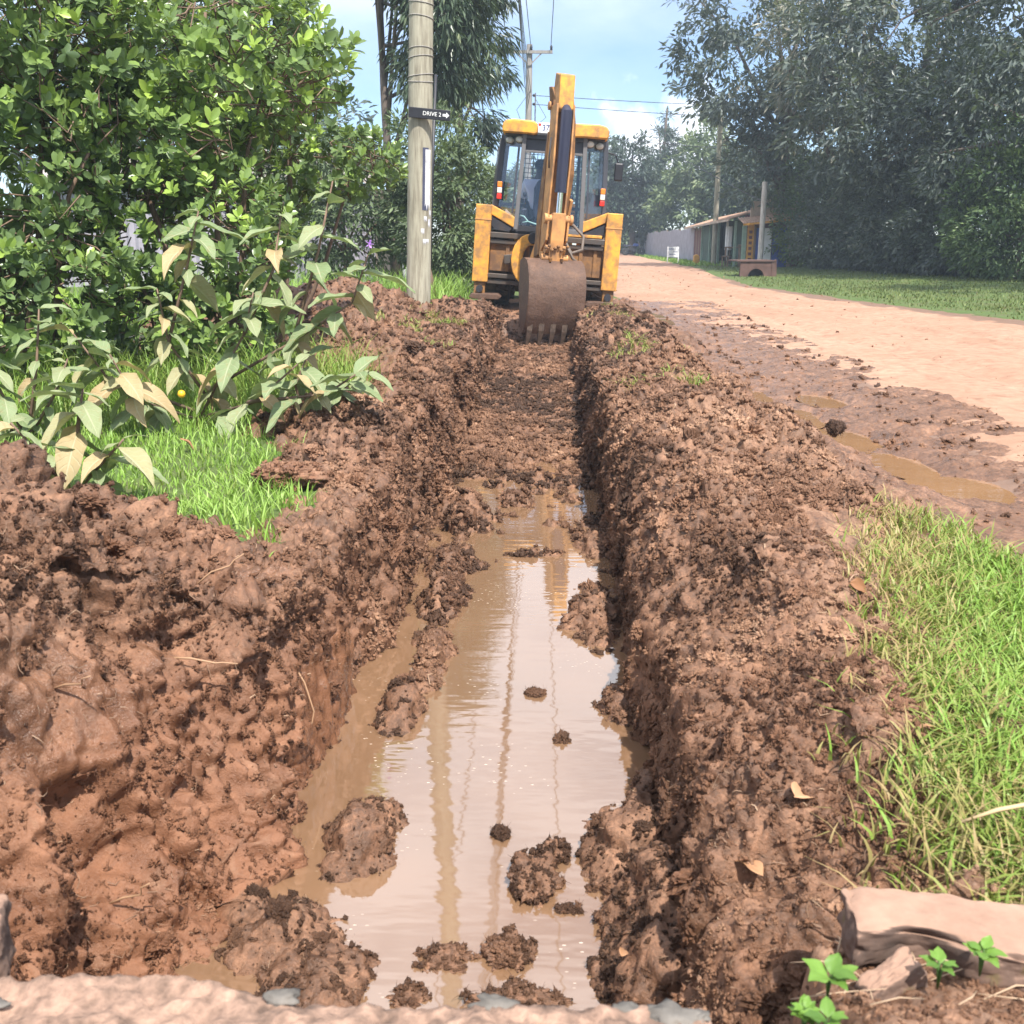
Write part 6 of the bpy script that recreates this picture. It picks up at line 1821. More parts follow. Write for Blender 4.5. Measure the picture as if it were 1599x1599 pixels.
V = [(0, 0, 0.06), (0, 0.0, 0.25), (0, -0.02, 0.44), (0, 0, 0.56), (0, 0.02, 0.66), (0, 0.03, 0.78),
     (-0.19, 0, 0.47), (-0.25, 0.10, 0.22), (-0.16, 0.36, 0.26), (-0.13, 0.42, 0.27), (0.19, 0, 0.47), (0.25, 0.10, 0.22), (0.14, 0.36, 0.26), (0.11, 0.42, 0.27),
     (-0.10, 0.02, 0.06), (-0.14, 0.45, 0.10), (-0.14, 0.52, -0.10), (0.10, 0.02, 0.06), (0.14, 0.45, 0.10), (0.14, 0.52, -0.10), (-0.14, 0.6, -0.13), (0.14, 0.6, -0.13), (0, 0.10, 0.68)]
E = [(0, 1), (1, 2), (2, 3), (3, 4), (4, 5), (2, 6), (6, 7), (7, 8), (8, 9), (2, 10), (10, 11), (11, 12), (12, 13), (0, 14), (14, 15), (15, 16), (0, 17), (17, 18), (18, 19), (16, 20), (19, 21), (4, 22)]
rad = [0.15, 0.14, 0.15, 0.055, 0.088, 0.07, 0.065, 0.048, 0.034, 0.03, 0.065, 0.048, 0.034, 0.03, 0.09, 0.07, 0.05, 0.09, 0.07, 0.05, 0.045, 0.045, 0.045]
skin_body('body', V, E, rad, M['skin'], man)
SV = [(0, 0, 0.05), (0, 0.0, 0.25), (0, -0.02, 0.44), (0, -0.005, 0.525), (-0.19, 0, 0.47), (-0.25, 0.09, 0.25), (0.19, 0, 0.47), (0.25, 0.09, 0.25)]
skin_body('shirt', SV, [(0, 1), (1, 2), (2, 3), (2, 4), (4, 5), (2, 6), (6, 7)], [0.185, 0.180, 0.190, 0.095, 0.100, 0.080, 0.100, 0.080], M['shirt'], man)
TV = [(0, 0, 0.05), (-0.10, 0.03, 0.06), (-0.14, 0.45, 0.10), (-0.14, 0.52, -0.09), (0.10, 0.03, 0.06), (0.14, 0.45, 0.10), (0.14, 0.52, -0.09)]
skin_body('trousers', TV, [(0, 1), (1, 2), (2, 3), (0, 4), (4, 5), (5, 6)], [0.16, 0.105, 0.082, 0.062, 0.105, 0.082, 0.062], M['trousers'], man)
v, f = rock_mesh('hair', (0.098, 0.108, 0.085), 401, 3, 0.05, 3)
h_ = mesh_np('hair', v, f, M['hair'], man, True); h_.location = (0, 0.015, 0.765)
for s in (-1, 1):
    for k in range(5):
        b = MB(); b.tube([(s * 0.12 + (k - 2) * 0.014, 0.43, 0.275), (s * 0.12 + (k - 2) * 0.015, 0.475, 0.285 - 0.004 * abs(k - 2)), (s * 0.12 + (k - 2) * 0.014, 0.49, 0.255)], [0.009, 0.008, 0.006], 6)
        b.build('finger', M['skin'], man, True)

# ------------------------------------------------------------------ wooden pole with the street sign
PX, PY = -1.59, 12.5
PBZ = 0.30
lean = R(1.9)
pole = thing('utility_pole', 'thick weathered wooden pole wrapped with wire beside the trench', 'utility pole', (PX, PY, PBZ - 0.5), (0, lean, 0))
def make_pole(H, r0, r1, parent, name='pole_shaft', mat='post_wood', n=28, rows=60):
    th = np.linspace(0, 2 * math.pi, n, endpoint=False); zz = np.linspace(0, H, rows)
    T, Z = np.meshgrid(th, zz)
    rr = r0 + (r1 - r0) * Z / H
    p = np.stack([np.cos(T).ravel() * 2.2, np.sin(T).ravel() * 2.2, Z.ravel() * 0.35], -1)
    rr = rr.ravel() * (1 + 0.035 * fbm(p, 3, 501) - 0.04 * np.maximum(0, fbm(p * np.array([3, 3, 0.4]), 2, 502) - 0.25))
    V = np.stack([rr * np.cos(T.ravel()), rr * np.sin(T.ravel()), Z.ravel()], -1)
    idx = np.arange(rows * n).reshape(rows, n)
    nx = np.roll(idx, -1, 1)
    F = np.stack([idx[:-1], nx[:-1], nx[1:], idx[1:]], -1).reshape(-1, 4)
    return mesh_np(name, V, F, M[mat], parent, True)
make_pole(12.4, 0.150, 0.118, pole)
for k, z in enumerate((3.05, 3.10, 3.30, 3.37, 3.72, 3.86, 3.94, 4.15)):
    r = 0.150 + (0.118 - 0.150) * z / 12.4 + 0.004
    b = MB(); b.tube([(r * math.cos(a), r * math.sin(a), z + 0.02 * math.sin(a + k) + 0.02 * (k % 2) * a / 6.28) for a in np.linspace(0, 6.28, 26)], 0.006, 5, False)
    b.build('wire_band', M['grey_pole'], pole, True)
b = MB(); b.bar((0, -0.19, 10.95), (0, -0.19, 11.05), 0.1, 1.5, up=(1, 0, 0)); b.build('cross_arm', M['grey_pole'], pole)
# torn paper poster with dark backing
b = MB()
ns = 6
def cyl_patch(a0, a1, z0, z1, r, jag=0.0):
    vs = []
    for z in (z0, z1):
        for i in range(ns + 1):
            a = R(a0 + (a1 - a0) * i / ns); vs.append((r * math.cos(a), r * math.sin(a), z + (jag * math.sin(i * 2.3) if z == z0 else 0)))
    return vs, [(i, i + 1, ns + 2 + i, ns + 1 + i) for i in range(ns)]
b.add(*cyl_patch(-70, -40, 1.62, 2.32, 0.1495)); b.build('paper_backing', M['backing'], pole)
b = MB(); b.add(*cyl_patch(-58, -28, 1.66, 2.30, 0.1515, 0.05)); b.build('poster', M['paper'], pole)
for (a, z, s) in ((-62, 1.50, 0.05), (-40, 1.44, 0.08), (-75, 1.36, 0.05), (-66, 1.24, 0.05), (-50, 1.25, 0.04), (-35, 1.56, 0.06)):
    b = MB(); b.add(*cyl_patch(a, a + 16, z, z + s, 0.1515, 0.02)); b.build('paper_scrap', M['paper'], pole)
# sign board
sg = thing('street_sign', 'black board reading DRIVE 2 with a white arrow on the wooden pole', 'sign', (PX + 0.04, PY - 0.185, 2.50), (0, R(5.5), 0))
b = MB(); b.box(-0.06, 0.42, -0.012, 0.012, -0.065, 0.05); b.build('sign_board', M['black'], sg, False, 0.004)
text('DRIVE 2', 0.062, M['white'], sg, (0.21, -0.0145, -0.008), (R(90), 0, 0))
ar = MB(); ar.prism([(0.335, -0.02), (0.335, 0.006), (0.375, 0.006), (0.375, 0.025), (0.41, -0.007), (0.375, -0.039), (0.375, -0.02)], -0.016, -0.0125, lambda a, z, t: (a, t, z)); ar.build('arrow', M['white'], sg)
b = MB(); b.box(0.02, 0.06, 0.012, 0.03, -0.04, 0.03); b.build('bracket', M['steel_dark'], sg)

# thin dark iron post and leaning fence post behind
b = MB(); b.tube([(-1.95, 17.0, 0), (-1.90, 17.0, 1.6), (-1.78, 17.0, 3.6)], [0.03, 0.028, 0.022], 8)
tag(b.build('iron_post', M['black'], None, True), 'thin dark leaning post just behind the wooden pole', 'post')
b = MB(); b.tube([(-1.68, 15.6, -0.1), (-1.78, 15.6, 0.5), (-1.90, 15.6, 1.05)], [0.06, 0.055, 0.05], 9)
tag(b.build('fence_post', M['old_wood'], None, True), 'short leaning wooden post between the pole and the digger', 'post')
b = MB(); b.tube([(-1.98, 15.9, -0.1), (-1.97, 15.9, 0.9)], [0.04, 0.035], 8)
tag(b.build('fence_post', M['old_wood'], None, True), 'thin upright stake beside the leaning wooden post', 'post')

# ------------------------------------------------------------------ far pole with cross-arm, and cables
FX, FY, FH = -0.93, 46.0, 9.1
fp = thing('utility_pole', 'far wooden pole with a cross arm rising above the digger cab', 'utility pole', (FX, FY, 0), (0, R(0.6), 0))
make_pole(FH, 0.17, 0.125, fp, 'pole_shaft', 'grey_pole', 14, 20)
b = MB(); b.box(-0.85, 0.98, -0.22, -0.12, 8.72, 8.84); b.build('cross_arm', M['grey_pole'], fp)
b = MB(); b.bar((-0.5, -0.16, 8.72), (0, -0.16, 8.25), 0.05, 0.05); b.bar((0.5, -0.16, 8.72), (0, -0.16, 8.25), 0.05, 0.05); b.build('arm_brace', M['grey_pole'], fp)
for x in (-0.78, 0.08, 0.92):
    b = MB(); b.lathe([(0.02, 0), (0.06, 0.03), (0.045, 0.09), (0.06, 0.13), (0.03, 0.2)], (x, -0.17, 8.84), 'z', 10); b.build('insulator', M['black'], fp, True)
for z in (7.1, 6.75):
    b = MB(); b.lathe([(0.05, -0.05), (0.07, 0), (0.05, 0.05)], (0.22, 0, z), 'z', 10); b.build('insulator', M['black'], fp, True)
b = MB(); b.tube([(0.2, 0.0, 3.0), (0.28, 0, 5.5), (0.28, 0, 7.2)], 0.03, 6); b.tube([(0.10, -0.15, 7.3), (-0.5, -0.2, 6.5), (-0.15, -0.15, 5.6)], 0.012, 5); b.tube([(0.25, -0.15, 7.0), (0.75, -0.2, 6.2), (0.25, -0.15, 5.8)], 0.012, 5); b.build('service_cable', M['wire'], fp, True)
b = MB(); b.tube([(0.55, -0.4, 5.0), (0.55, -0.4, 5.95)], 0.07, 8); b.bar((0.55, -0.4, 5.55), (1.7, -0.5, 5.85), 0.05, 0.07); b.bar((1.0, -0.5, 5.75), (1.75, -0.6, 5.98), 0.14, 0.10); b.bar((0.0, -0.1, 5.2), (0.55, -0.4, 5.3), 0.06, 0.06); b.build('lamp_bracket', M['steel_dark'], fp)
def cable(a, c, sag, r, label, n=24):
    a, c = Vector(a), Vector(c)
    pts = [a.lerp(c, t) - Vector((0, 0, sag * 4 * t * (1 - t))) for t in np.linspace(0, 1, n)]
    b = MB(); b.tube(pts, r, 5, False)
    tag(b.build('power_cable', M['wire'], None, True, recalc=False), label, 'power cable', 'power cables along the road')
pt = pole.matrix_basis @ Vector((0, -0.19, 11.1))
cable((FX - 0.78, FY - 0.17, 9.02), pt + Vector((-0.6, 0, 0)), 0.35, 0.016, 'power cable to the left end of the far cross arm')
cable((FX + 0.15, FY - 0.17, 9.05), pt + Vector((0.25, 0, 0)), 0.35, 0.016, 'power cable to the middle insulator of the far cross arm')
cable((FX + 1.0, FY - 0.17, 9.02), pt + Vector((1.65, -3.0, 0.4)), 0.35, 0.016, 'power cable to the right end of the far cross arm')
for k in range(4):
    cable((FX + 0.16 - 0.05 * k, FY - 0.2, 7.2 - 0.22 * k), pt + Vector((0.24 + 0.07 * k, 0, -1.3 - 0.10 * k)), 0.30 + 0.05 * k, 0.014, ['highest of the four bundled low cables', 'second of the four bundled low cables', 'third of the four bundled low cables', 'lowest of the four bundled low cables'][k])
cable((FX + 0.22, FY, 7.1), (26, 60, 8.3), 0.3, 0.014, 'upper cable running from the far pole to the right behind the trees')
cable((FX + 0.22, FY, 6.75), (26, 60, 7.5), 0.3, 0.014, 'lower cable running from the far pole to the right behind the trees')
cable((FX + 0.3, FY + 0.2, 5.7), (26, 75, 6.9), 0.3, 0.013, 'lowest thin cable crossing the sky above the digger')

# poles by the shops
p2 = thing('utility_pole', 'slim pale pole standing on the grass before the tin roofed shop', 'utility pole', (8.0, 50.2, 0))
make_pole(7.5, 0.135, 0.11, p2, 'pole_shaft', 'post_wood', 14, 16)
p3 = thing('utility_pole', 'whitewashed pole in front of the blue shop door', 'utility pole', (8.35, 41.0, 0))
M['whitewood'] = wood('peeling_white_pole', (0.30, 0.25, 0.21), (0.66, 0.62, 0.58))
make_pole(3.3, 0.11, 0.10, p3, 'pole_shaft', 'whitewood', 14, 16)
cable((8.35, 41.0, 2.55), (5.9, 47.0, 4.6), 0.02, 0.018, 'stay wire slanting down to the whitewashed pole')

# ------------------------------------------------------------------ shops, fence, sign, culvert
M['tin'] = plain('rusty_tin', (0.33, 0.29, 0.27), 0.6, 0.2, 0.4, 3)
M['rust_tin'] = plain('rust_brown_tin', (0.34, 0.21, 0.14), 0.7, 0.1, 0.4, 4)
M['lilac_tin'] = plain('lilac_grey_tin', (0.34, 0.32, 0.37), 0.6, 0.2, 0.2, 2)
M['green_paint'] = plain('dark_green_boards', (0.035, 0.075, 0.055), 0.7, 0, 0.3, 4)
M['ltgreen'] = plain('pale_green_post', (0.26, 0.36, 0.28), 0.7, 0, 0.2, 4)
M['orange_board'] = plain('orange_board', (0.62, 0.30, 0.05), 0.6, 0, 0.25, 5)
M['blue_board'] = plain('blue_board', (0.055, 0.10, 0.36), 0.6, 0, 0.3, 4)
M['plaster'] = plain('stained_plaster', (0.42, 0.33, 0.26), 0.85, 0, 0.3, 2)
M['maroon'] = plain('maroon_boards', (0.14, 0.055, 0.055), 0.8, 0, 0.3, 3)
def corrugated(mb, x0, y0, z0, x1, y1, z1, L, pitch=0.12, amp=0.018):
    """sheet from edge a->b swept along vector L; ridges along L"""
    a, c = Vector((x0, y0, z0)), Vector((x1, y1, z1)); Lv = Vector(L); n = max(2, int((c - a).length / (pitch / 4)))
    nrm = (c - a).cross(Lv).normalized()
    vs = []
    for off in (0, 0.006):
        for i in range(n + 1):
            p = a.lerp(c, i / n) + nrm * (amp * math.sin(i * math.pi / 2) + off)
            vs += [p, p + Lv]
    m = 2 * (n + 1)
    fs = [(2 * i, 2 * i + 2, 2 * i + 3, 2 * i + 1) for i in range(n)] + [(m + 2 * i + 1, m + 2 * i + 3, m + 2 * i + 2, m + 2 * i) for i in range(n)]
    mb.add(vs, fs)
shop = thing('shop_kiosk', 'long tin roofed green shop with an open porch behind the slim pole', 'shop', (8.6, 52, 0))
def sp(mb, name, mat, bevel=0): return mb.build(name, M[mat], shop, False, bevel)
b = MB(); b.box(0.75, 0.85, -6.0, 8.0, 0, 2.1); sp(b, 'back_wall', 'green_paint')
b = MB(); b.box(0.0, 0.75, -6.1, -6.0, 0, 2.2); sp(b, 'end_wall', 'maroon')
b = MB(); b.box(-0.35, 0.75, 4.0, 4.08, 0, 1.95); sp(b, 'partition', 'green_paint')
for i in range(14):
    b = MB(); b.box(-0.34, -0.30, 4.15 + i * 0.32, 4.43 + i * 0.32, 0.02, 1.75 + 0.08 * math.sin(i * 2.2)); b.build('plank', M['maroon' if i % 3 else 'old_wood'], shop)
for i in range(5):
    b = MB(); b.box(-0.33, -0.29, 1.6 + i * 0.45, 2.0 + i * 0.45, 0.02, 1.85); b.build('shutter_board', M['green_paint'], shop)
for y, mt in ((-5.9, 'ltgreen'), (-3.8, 'white'), (-1.5, 'ltgreen'), (1.2, 'ltgreen'), (3.9, 'ltgreen')):
    b = MB(); b.box(-0.40, -0.30, y, y + 0.10, 0, 1.95); sp(b, 'post', mt)
b = MB(); b.box(-0.30, -0.15, -3.9, -3.0, 0.7, 1.75); sp(b, 'hanging_sheet', 'white')
b = MB(); corrugated(b, -0.75, -6.3, 2.02, -0.75, 8.2, 1.86, (1.9, 0, 0.55)); sp(b, 'roof', 'rust_tin')
b = MB(); b.bar((-0.74, -6.3, 1.98), (-0.74, 8.2, 1.82), 0.05, 0.09); sp(b, 'fascia', 'plaster')
b = MB(); b.prism([(-6.4, 1.9), (-6.4, 2.95), (-6.0, 2.95), (-5.2, 2.6), (-3.0, 2.55), (-3.0, 2.4)], 0.95, 1.10, lambda a, z, t: (t, a, z)); sp(b, 'gable_wall', 'plaster')
b = MB(); b.box(0.2, 2.4, -6.55, -6.4, 1.9, 2.75); sp(b, 'parapet', 'plaster')
# painted shop with its front towards the road corner
sh2 = thing('shop_kiosk', 'small painted shop with green, orange and blue front boards', 'shop', (8.35, 43.6, 0))
def s2(mb, name, mat): return mb.build(name, M[mat], sh2)
b = MB(); b.box(0.0, 2.2, 0.25, 0.35, 0, 1.8); s2(b, 'wall', 'maroon')
b = MB(); b.box(-0.28, -0.10, -0.06, 0.0, 0, 1.72); s2(b, 'post', 'ltgreen')
bo = MB(); bo.box(-0.07, 0.20, -0.06, -0.02, 0, 1.75); bo = s2(bo, 'sign_board', 'orange_board')
b = MB()
for i in range(6): b.box(0.0, 0.13, -0.066, -0.061, 0.30 + i * 0.22, 0.42 + i * 0.22)
b.build('lettering', M['maroon'], bo)
b = MB(); b.box(0.22, 0.28, -0.08, 0.02, 0, 1.7); s2(b, 'post', 'old_wood')
for k, x in enumerate((0.30, 0.64, 0.98, 1.30)):
    b = MB(); b.box(x, x + 0.30, -0.05, -0.01, 0, 1.62); s2(b, 'door_board', 'blue_board' if k != 1 else 'white')
b = MB(); b.box(1.62, 1.74, -0.10, 0.02, 0, 1.7); s2(b, 'post', 'plaster')
b = MB(); corrugated(b, -0.35, -0.55, 1.78, 2.3, -0.55, 2.06, (0, 1.3, 0.25)); s2(b, 'roof', 'rust_tin')
b = MB(); b.bar((-0.35, -0.56, 1.74), (2.3, -0.56, 2.02), 0.04, 0.08); s2(b, 'fascia', 'orange_board')
b = MB(); b.box(0.2, 2.2, 0.9, 1.0, 1.9, 2.45); s2(b, 'upper_wall', 'plaster')
# tables and benches
def table(label, x, y, L, W, H, rz, group='rough wooden tables before the shop'):
    t = thing('wooden_table', label, 'table', (x, y, 0), (0, 0, rz), group)
    for k in range(3):
        b = MB(); b.box(-L / 2, L / 2, -W / 2 + k * W / 3 + 0.01, -W / 2 + (k + 1) * W / 3 - 0.01, H - 0.05, H); b.build('plank', M['old_wood'], t)
    for i in (-1, 1):
        for j in (-1, 1):
            b = MB(); b.bar((i * (L / 2 - 0.08), j * (W / 2 - 0.06), -0.02), (i * (L / 2 - 0.12), j * (W / 2 - 0.06), H - 0.05), 0.07, 0.07, up=(0, 1, 0)); b.build('leg', M['old_wood'], t)
    b = MB(); b.box(-L / 2 + 0.1, L / 2 - 0.1, -0.03, 0.03, H * 0.35, H * 0.35 + 0.06); b.build('stretcher', M['old_wood'], t)
table('long rough wooden table right of the slim pole', 8.55, 47.6, 2.2, 0.8, 0.85, R(75))
table('second wooden table nearer the painted shop', 8.65, 45.6, 1.6, 0.7, 0.95, R(80))
table('low wooden bench in front of the long rough table', 8.1, 47.2, 1.6, 0.35, 0.45, R(75))
# iron sheet fence
fe = thing('iron_sheet_fence', 'lilac grey corrugated iron fence running back along the road', 'fence', (8.25, 59, 0))
for i in range(18):
    y0 = i * 1.75; h = 1.75 + 0.05 * math.sin(i * 1.7) + (0.25 if i == 0 else 0)
    b = MB(); corrugated(b, 0, y0 + 0.01, 0.05, 0.02 * math.sin(i), y0 + 1.74, 0.05, (0, 0, h), 0.16, 0.02); b.build('panel', M['lilac_tin'], fe)
    if i % 2 == 0:
        b = MB(); b.box(0.05, 0.13, y0 - 0.04, y0 + 0.04, 0, h + 0.08); b.build('post', M['old_wood'], fe)
b = MB(); b.box(0.04, 0.08, 0, 31.5, 1.4, 1.48); b.build('rail', M['old_wood'], fe)
# white notice board
nb = thing('notice_board', 'small white notice board on two legs in the roadside grass', 'sign', (6.5, 54, 0), (0, 0, R(-6)))
nb.scale = (0.58, 0.58, 0.62)
bb = MB(); bb.box(-0.52, 0.52, -0.03, 0.03, 0.48, 1.32); bb = bb.build('board', M['white'], nb, False, 0.01)
for x in (-0.48, 0.48):
    b = MB(); b.box(x - 0.04, x + 0.04, -0.02, 0.05, -0.02, 0.50); b.build('leg', M['white'], nb)
b = MB()
for z, w, x in ((1.15, 0.5, -0.12), (0.92, 0.36, 0.22), (0.72, 0.55, -0.02)):
    for i in range(int(w / 0.09)): b.box(x - w / 2 + i * 0.09, x - w / 2 + i * 0.09 + 0.06, -0.034, -0.0305, z - 0.04, z + 0.04 * (1 - 0.3 * (i % 2)))
b.build('lettering', M['navytext'], bb)
st = MB(); st.prism([(-0.16, 0), (-0.14, 0.42), (0.02, 0.46), (0.15, 0.40), (0.17, 0)], -0.12, 0.12, lambda a, z, t: (7.42 + a, 52.0 + t, z))
tag(st.build('tree_stump', M['orange_board'], None, False, 0.04), 'short orange brown stump right of the white notice board', 'stump')
# culvert head wall
cv = thing('culvert', 'dark brick red culvert head wall with a round pipe mouth', 'culvert', (6.6, 33.0, 0))
arc = [(0.25 * math.cos(a), 0.0 + 0.24 * math.sin(a)) for a in np.linspace(0, math.pi, 11)]
b = MB(); b.prism([(-0.50, -0.25), (-0.50, 0.46), (0.48, 0.46), (0.48, -0.25), (0.25, -0.25)] + arc + [(-0.25, -0.25)], -0.08, 0.08, lambda a, z, t: (a, t, z)); b.build('head_wall', M['culvert'], cv)
b = MB(); b.box(-0.62, 0.60, -0.12, 1.4, 0.46, 0.50); b.build('coping', M['culvert'], cv)
b = MB(); b.box(-0.3, 0.3, 0.6, 0.64, -0.3, 0.40); b.box(-0.34, -0.30, 0.08, 0.64, -0.3, 0.40); b.box(0.30, 0.34, 0.08, 0.64, -0.3, 0.40); b.build('pipe_mouth', M['black'], cv)
b = MB(); b.prism([(0.48, -0.3), (0.48, 0.46), (0.62, 0.52), (0.66, -0.3)], -0.10, 0.10, lambda a, z, t: (a, t, z)); b.build('side_pier', M['culvert'], cv)
# motorcycle in the distance
mc = thing('motorcycle', 'dark motorcycle parked side on at the end of the road', 'motorcycle', (6.9, 84.0, 0), (0, 0, R(6)))
for x in (-0.62, 0.68):
    w_ = MB(); w_.lathe([(0.24, -0.04), (0.31, -0.045), (0.33, 0), (0.31, 0.045), (0.24, 0.04)], (x, 0, 0.33), 'y', 20); w_ = w_.build('wheel', M['rubber'], mc, True)
    b = MB(); b.lathe([(0.05, -0.05), (0.05, 0.05)], (x, 0, 0.33), 'y', 10); 
    for k in range(6): b.bar((x, 0, 0.33), (x + 0.25 * math.cos(k * 1.05), 0, 0.33 + 0.25 * math.sin(k * 1.05)), 0.015, 0.015)
    b.build('rim', M['chrome'], w_)
b = MB(); b.bar((-0.62, 0, 0.33), (0.1, 0, 0.55), 0.06, 0.10); b.bar((0.1, 0, 0.45), (0.45, 0, 0.9), 0.06, 0.08); b.box(-0.15, 0.25, -0.12, 0.12, 0.3, 0.6); b.build('frame', M['steel_dark'], mc)
b = MB(); b.bar((0.68, 0, 0.33), (0.42, 0, 1.05), 0.08, 0.05); b.build('fork', M['chrome'], mc)
b = MB(); b.bar((0.40, -0.36, 1.08), (0.40, 0.36, 1.08), 0.04, 0.04); b.build('handlebar', M['black'], mc)
b = MB(); b.prism([(-0.85, 0.80), (-0.80, 0.88), (-0.1, 0.82), (0.0, 0.74), (-0.7, 0.72)], -0.13, 0.13, lambda a, z, t: (a, t, z)); b.build('saddle', M['seat'], mc, False, 0.02)
b = MB(); b.prism([(-0.05, 0.76), (0.05, 0.95), (0.35, 0.95), (0.45, 0.8), (0.3, 0.72)], -0.12, 0.12, lambda a, z, t: (a, t, z)); b.build('fuel_tank', M['blue_board'], mc, False, 0.03)

# ------------------------------------------------------------------ houses glimpsed through the left shrubs
h1 = thing('tin_house', 'grey corrugated tin house glimpsed through the left shrubs', 'house', (-8.6, 24, 0))
b = MB(); corrugated(b, -3.0, 0, 0, 4.6, 0, 0, (0, 0, 2.35), 0.2, 0.03); b.build('wall', M['lilac_tin'], h1)
b = MB(); b.box(-2.9, 4.5, 0.1, 4, 0, 2.3); b.build('inner_wall', M['plaster'], h1)
b = MB(); corrugated(b, -3.3, -0.4, 2.35, 4.9, -0.4, 2.35, (0, 2.6, 0.9), 0.2, 0.03); b.build('roof', M['tin'], h1)
M['blue_roof'] = plain('pale_blue_roof', (0.26, 0.46, 0.62), 0.5, 0, 0.12)
h2 = thing('low_building', 'low building with a pale blue roof edge left of the wooden pole', 'house', (-6.4, 30, 0))
b = MB(); b.box(-1.2, 2.6, 0, 3, 0, 2.0); b.build('wall', M['white'], h2)
b = MB(); b.box(-1.5, 2.9, -0.3, 3.3, 2.0, 2.28); b.build('roof', M['blue_roof'], h2)
b = MB(); b.box(-0.3, 0.5, -0.03, 0.0, 0.7, 1.5); b.build('window', M['black'], h2)

# ------------------------------------------------------------------ litter and stalks near the camera
M['dead_leaf'] = leaf_mat('dead_leaf', [(0, (0.26, 0.12, 0.055)), (1, (0.48, 0.27, 0.15))], 0.7, 0.1)
def dead_leaf(label, loc, s, rot, tint):
    me = BIG[4].copy(); me.materials.clear(); me.materials.append(M['dead_leaf'])
    me.transform(Matrix.Diagonal((s, s, s, 1)) )
    if loc[2] > -0.3 and loc[0] > -1.0:
        Q = MUDP[:, np.isin(MUDS, (3, 4))].reshape(-1, 3)
        m_ = (Q[:, 0] - loc[0]) ** 2 + (Q[:, 1] - loc[1]) ** 2 < (0.35 * s) ** 2
        if m_.any(): loc = (loc[0], loc[1], float(Q[m_, 2].max()) + 0.012)
    o = link('dead_leaf', me, None); o.location = loc; o.rotation_euler = rot
    me.attributes['tint'].data.foreach_set('value', np.full(len(me.vertices), tint, np.float32))
    tag(o, label, 'leaf', 'dead leaves fallen on the trench bank')
def tz(x, y): return float(top_z(x, y)[0])
dead_leaf('orange dead leaf crumpled on the right bank near the slab', (0.50, 1.80, tz(0.50, 1.80) + 0.05), 0.13, (0.3, 0.2, 0.9), 0.9)
dead_leaf('tan dead leaf lying below the orange one on the right bank', (0.43, 1.72, tz(0.43, 1.72) + 0.045), 0.10, (0.2, -0.2, 2.1), 0.6)
dead_leaf('small brown leaf stuck in the right grass edge', (0.80, 1.95, tz(0.80, 1.95) + 0.06), 0.09, (-0.2, 0.4, 0.3), 0.4)
dead_leaf('rust red leaf standing where the mud meets the right grass', (0.86, 2.72, tz(0.86, 2.72) + 0.08), 0.09, (1.0, 0.2, 0.2), 0.0)
dead_leaf('pinkish leaf in the mud of the right heap by the ledge', (0.17, 1.83, ZW + 0.16), 0.05, (0.4, 0.0, 1.2), 0.5)
dead_leaf('curled brown leaf on the bright grass by the spoil', (-1.12, 4.75, 0.10), 0.17, (0.2, 0.3, 1.9), 0.7)
dead_leaf('dry brown leaf lying in the grass below the tall felted plant', (-1.85, 4.95, 0.09), 0.12, (0.1, 0.5, 0.4), 0.3)
def root_strand(label, pts, r):
    b = MB(); b.tube(pts, [r * (1 - 0.5 * i / (len(pts) - 1)) for i in range(len(pts))], 6)
    tag(b.build('root', M['straw_tan'], None, True), label, 'root', 'bare roots hanging from the trench walls')
M['straw_tan'] = plain('bare_root', (0.36, 0.215, 0.125), 0.7)
def nearmud(x, y, zlo=-9, zhi=9, segs=(0, 1)):
    m = np.isin(MUDS, segs)
    Q = MUDP[:, m].reshape(-1, 3); Nn = MUDN[:, m].reshape(-1, 3)
    i = np.argmin((Q[:, 0] - x) ** 2 + (Q[:, 1] - y) ** 2 + ((Q[:, 2] - (zlo + zhi) / 2) ** 2 if zlo > -9 else 0))
    return Vector(Q[i]), Vector(Nn[i])
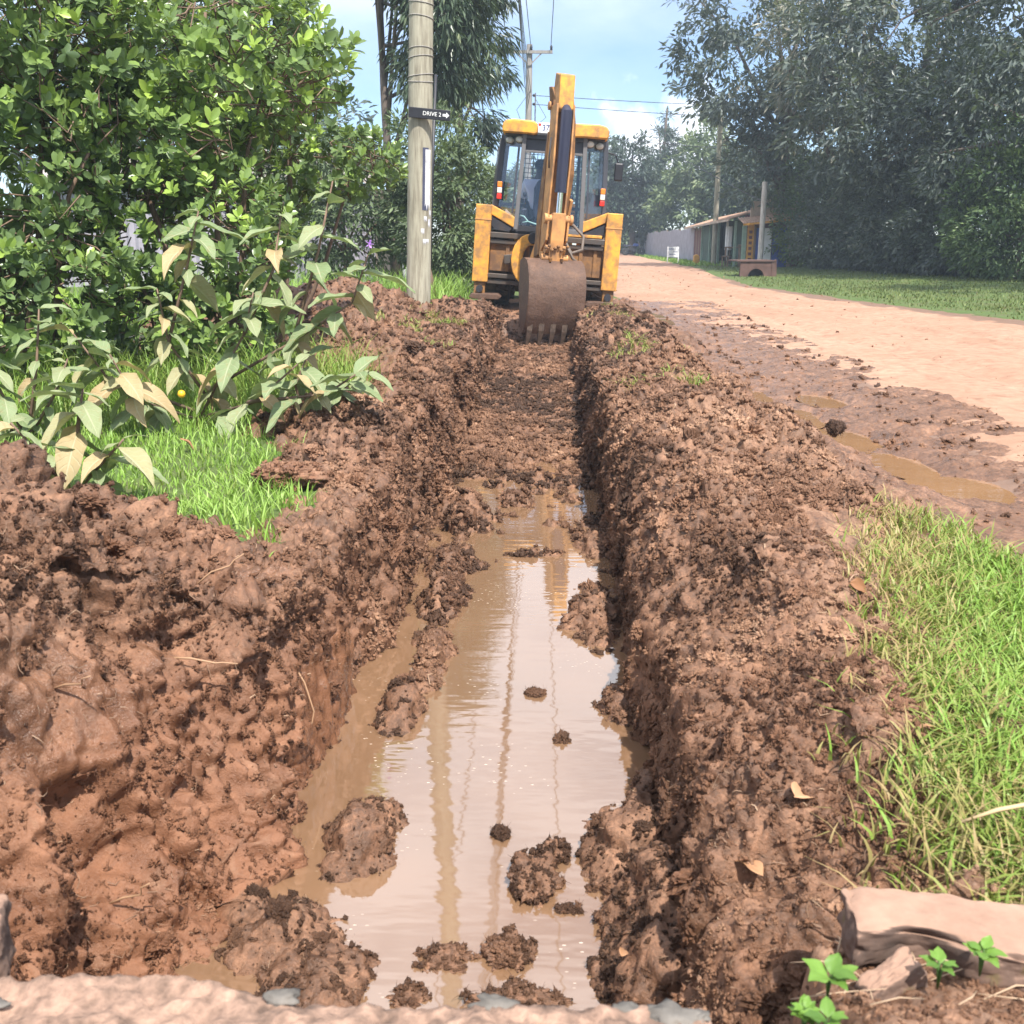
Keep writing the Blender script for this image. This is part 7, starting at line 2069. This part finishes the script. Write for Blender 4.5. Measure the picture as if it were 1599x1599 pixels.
specs = [('pale forked root on the near left mound', (-1.0, 2.75, 0.12), (0.12, 0.02, 0.06)), ('thin root hanging down the left trench wall', (-0.72, 2.9, -0.2), (0.03, -0.05, -0.28)),
         ('curved root on the slope below the mound', (-0.98, 2.45, 0.02), (0.16, 0.0, -0.02)), ('root sticking out of the near left bank', (-1.2, 2.15, 0.05), (0.10, -0.05, 0.05)),
         ('short root on the left mound top', (-1.35, 2.4, 0.35), (0.08, -0.04, 0.05)), ('root poking from the lower left clay bank', (-0.95, 1.95, -0.35), (0.09, -0.03, 0.07))]
for lb, p, dlt in specs:
    q, nn = nearmud(p[0], p[1], p[2] - 0.01, p[2] + 0.01)
    dlt = Vector(dlt)
    root_strand(lb, [q - nn * 0.02, q + nn * 0.012 + dlt * 0.25, q + nn * 0.02 + dlt * 0.55 + Vector((0.012, 0, -0.008)), q + nn * 0.012 + dlt * 0.8, q + nn * 0.02 + dlt], 0.0032)
b = MB(); b.tube([(0.74, 1.60, 0.06), (0.80, 1.60, 0.085), (0.90, 1.62, 0.095), (0.95, 1.63, 0.09)], [0.0025, 0.004, 0.004, 0.003], 6)
tag(b.build('dry_stalk', plain('dry_stalk', (0.50, 0.36, 0.20), 0.7), None, True), 'straight pale stalk lying across the right grass', 'stalk')
gb = np.array([(-0.60, 1.28), (-0.595, 1.285), (-0.59, 1.28), (-0.605, 1.27), (-0.58, 1.285)])
q_, n_ = nearmud(-0.62, 1.42, segs=(0, 1, 2))
gb = gb - gb.mean(0) + np.array([q_.x, q_.y])
o = blades('grass_tuft', gb, lambda x, y: np.full(len(x), q_.z), 0.07, 0.13, 0.007, M['grass'], np.full(5, 0.85), 0.9)
tag(o, 'lone green grass tuft growing just beyond the concrete ledge', 'grass tuft')

# ------------------------------------------------------------------ haze volume added to soften and blue the trees, standing for lens flare
hz = bpy.data.materials.new('added_haze'); hz.use_nodes = True
hn = hz.node_tree; hn.nodes.clear()
ho = hn.nodes.new('ShaderNodeOutputMaterial'); hv = hn.nodes.new('ShaderNodeVolumePrincipled')
hv.inputs['Color'].default_value = (0.72, 0.84, 1.0, 1); hv.inputs['Density'].default_value = 0.0014; hv.inputs['Anisotropy'].default_value = 0.0
hn.links.new(hv.outputs[0], ho.inputs['Volume'])
b = MB(); b.box(-115, 115, -45, 215, -2.4, 16)
tag(b.build('haze', hz), 'added thin pale haze volume softening the road and trees', None, None, 'stuff')
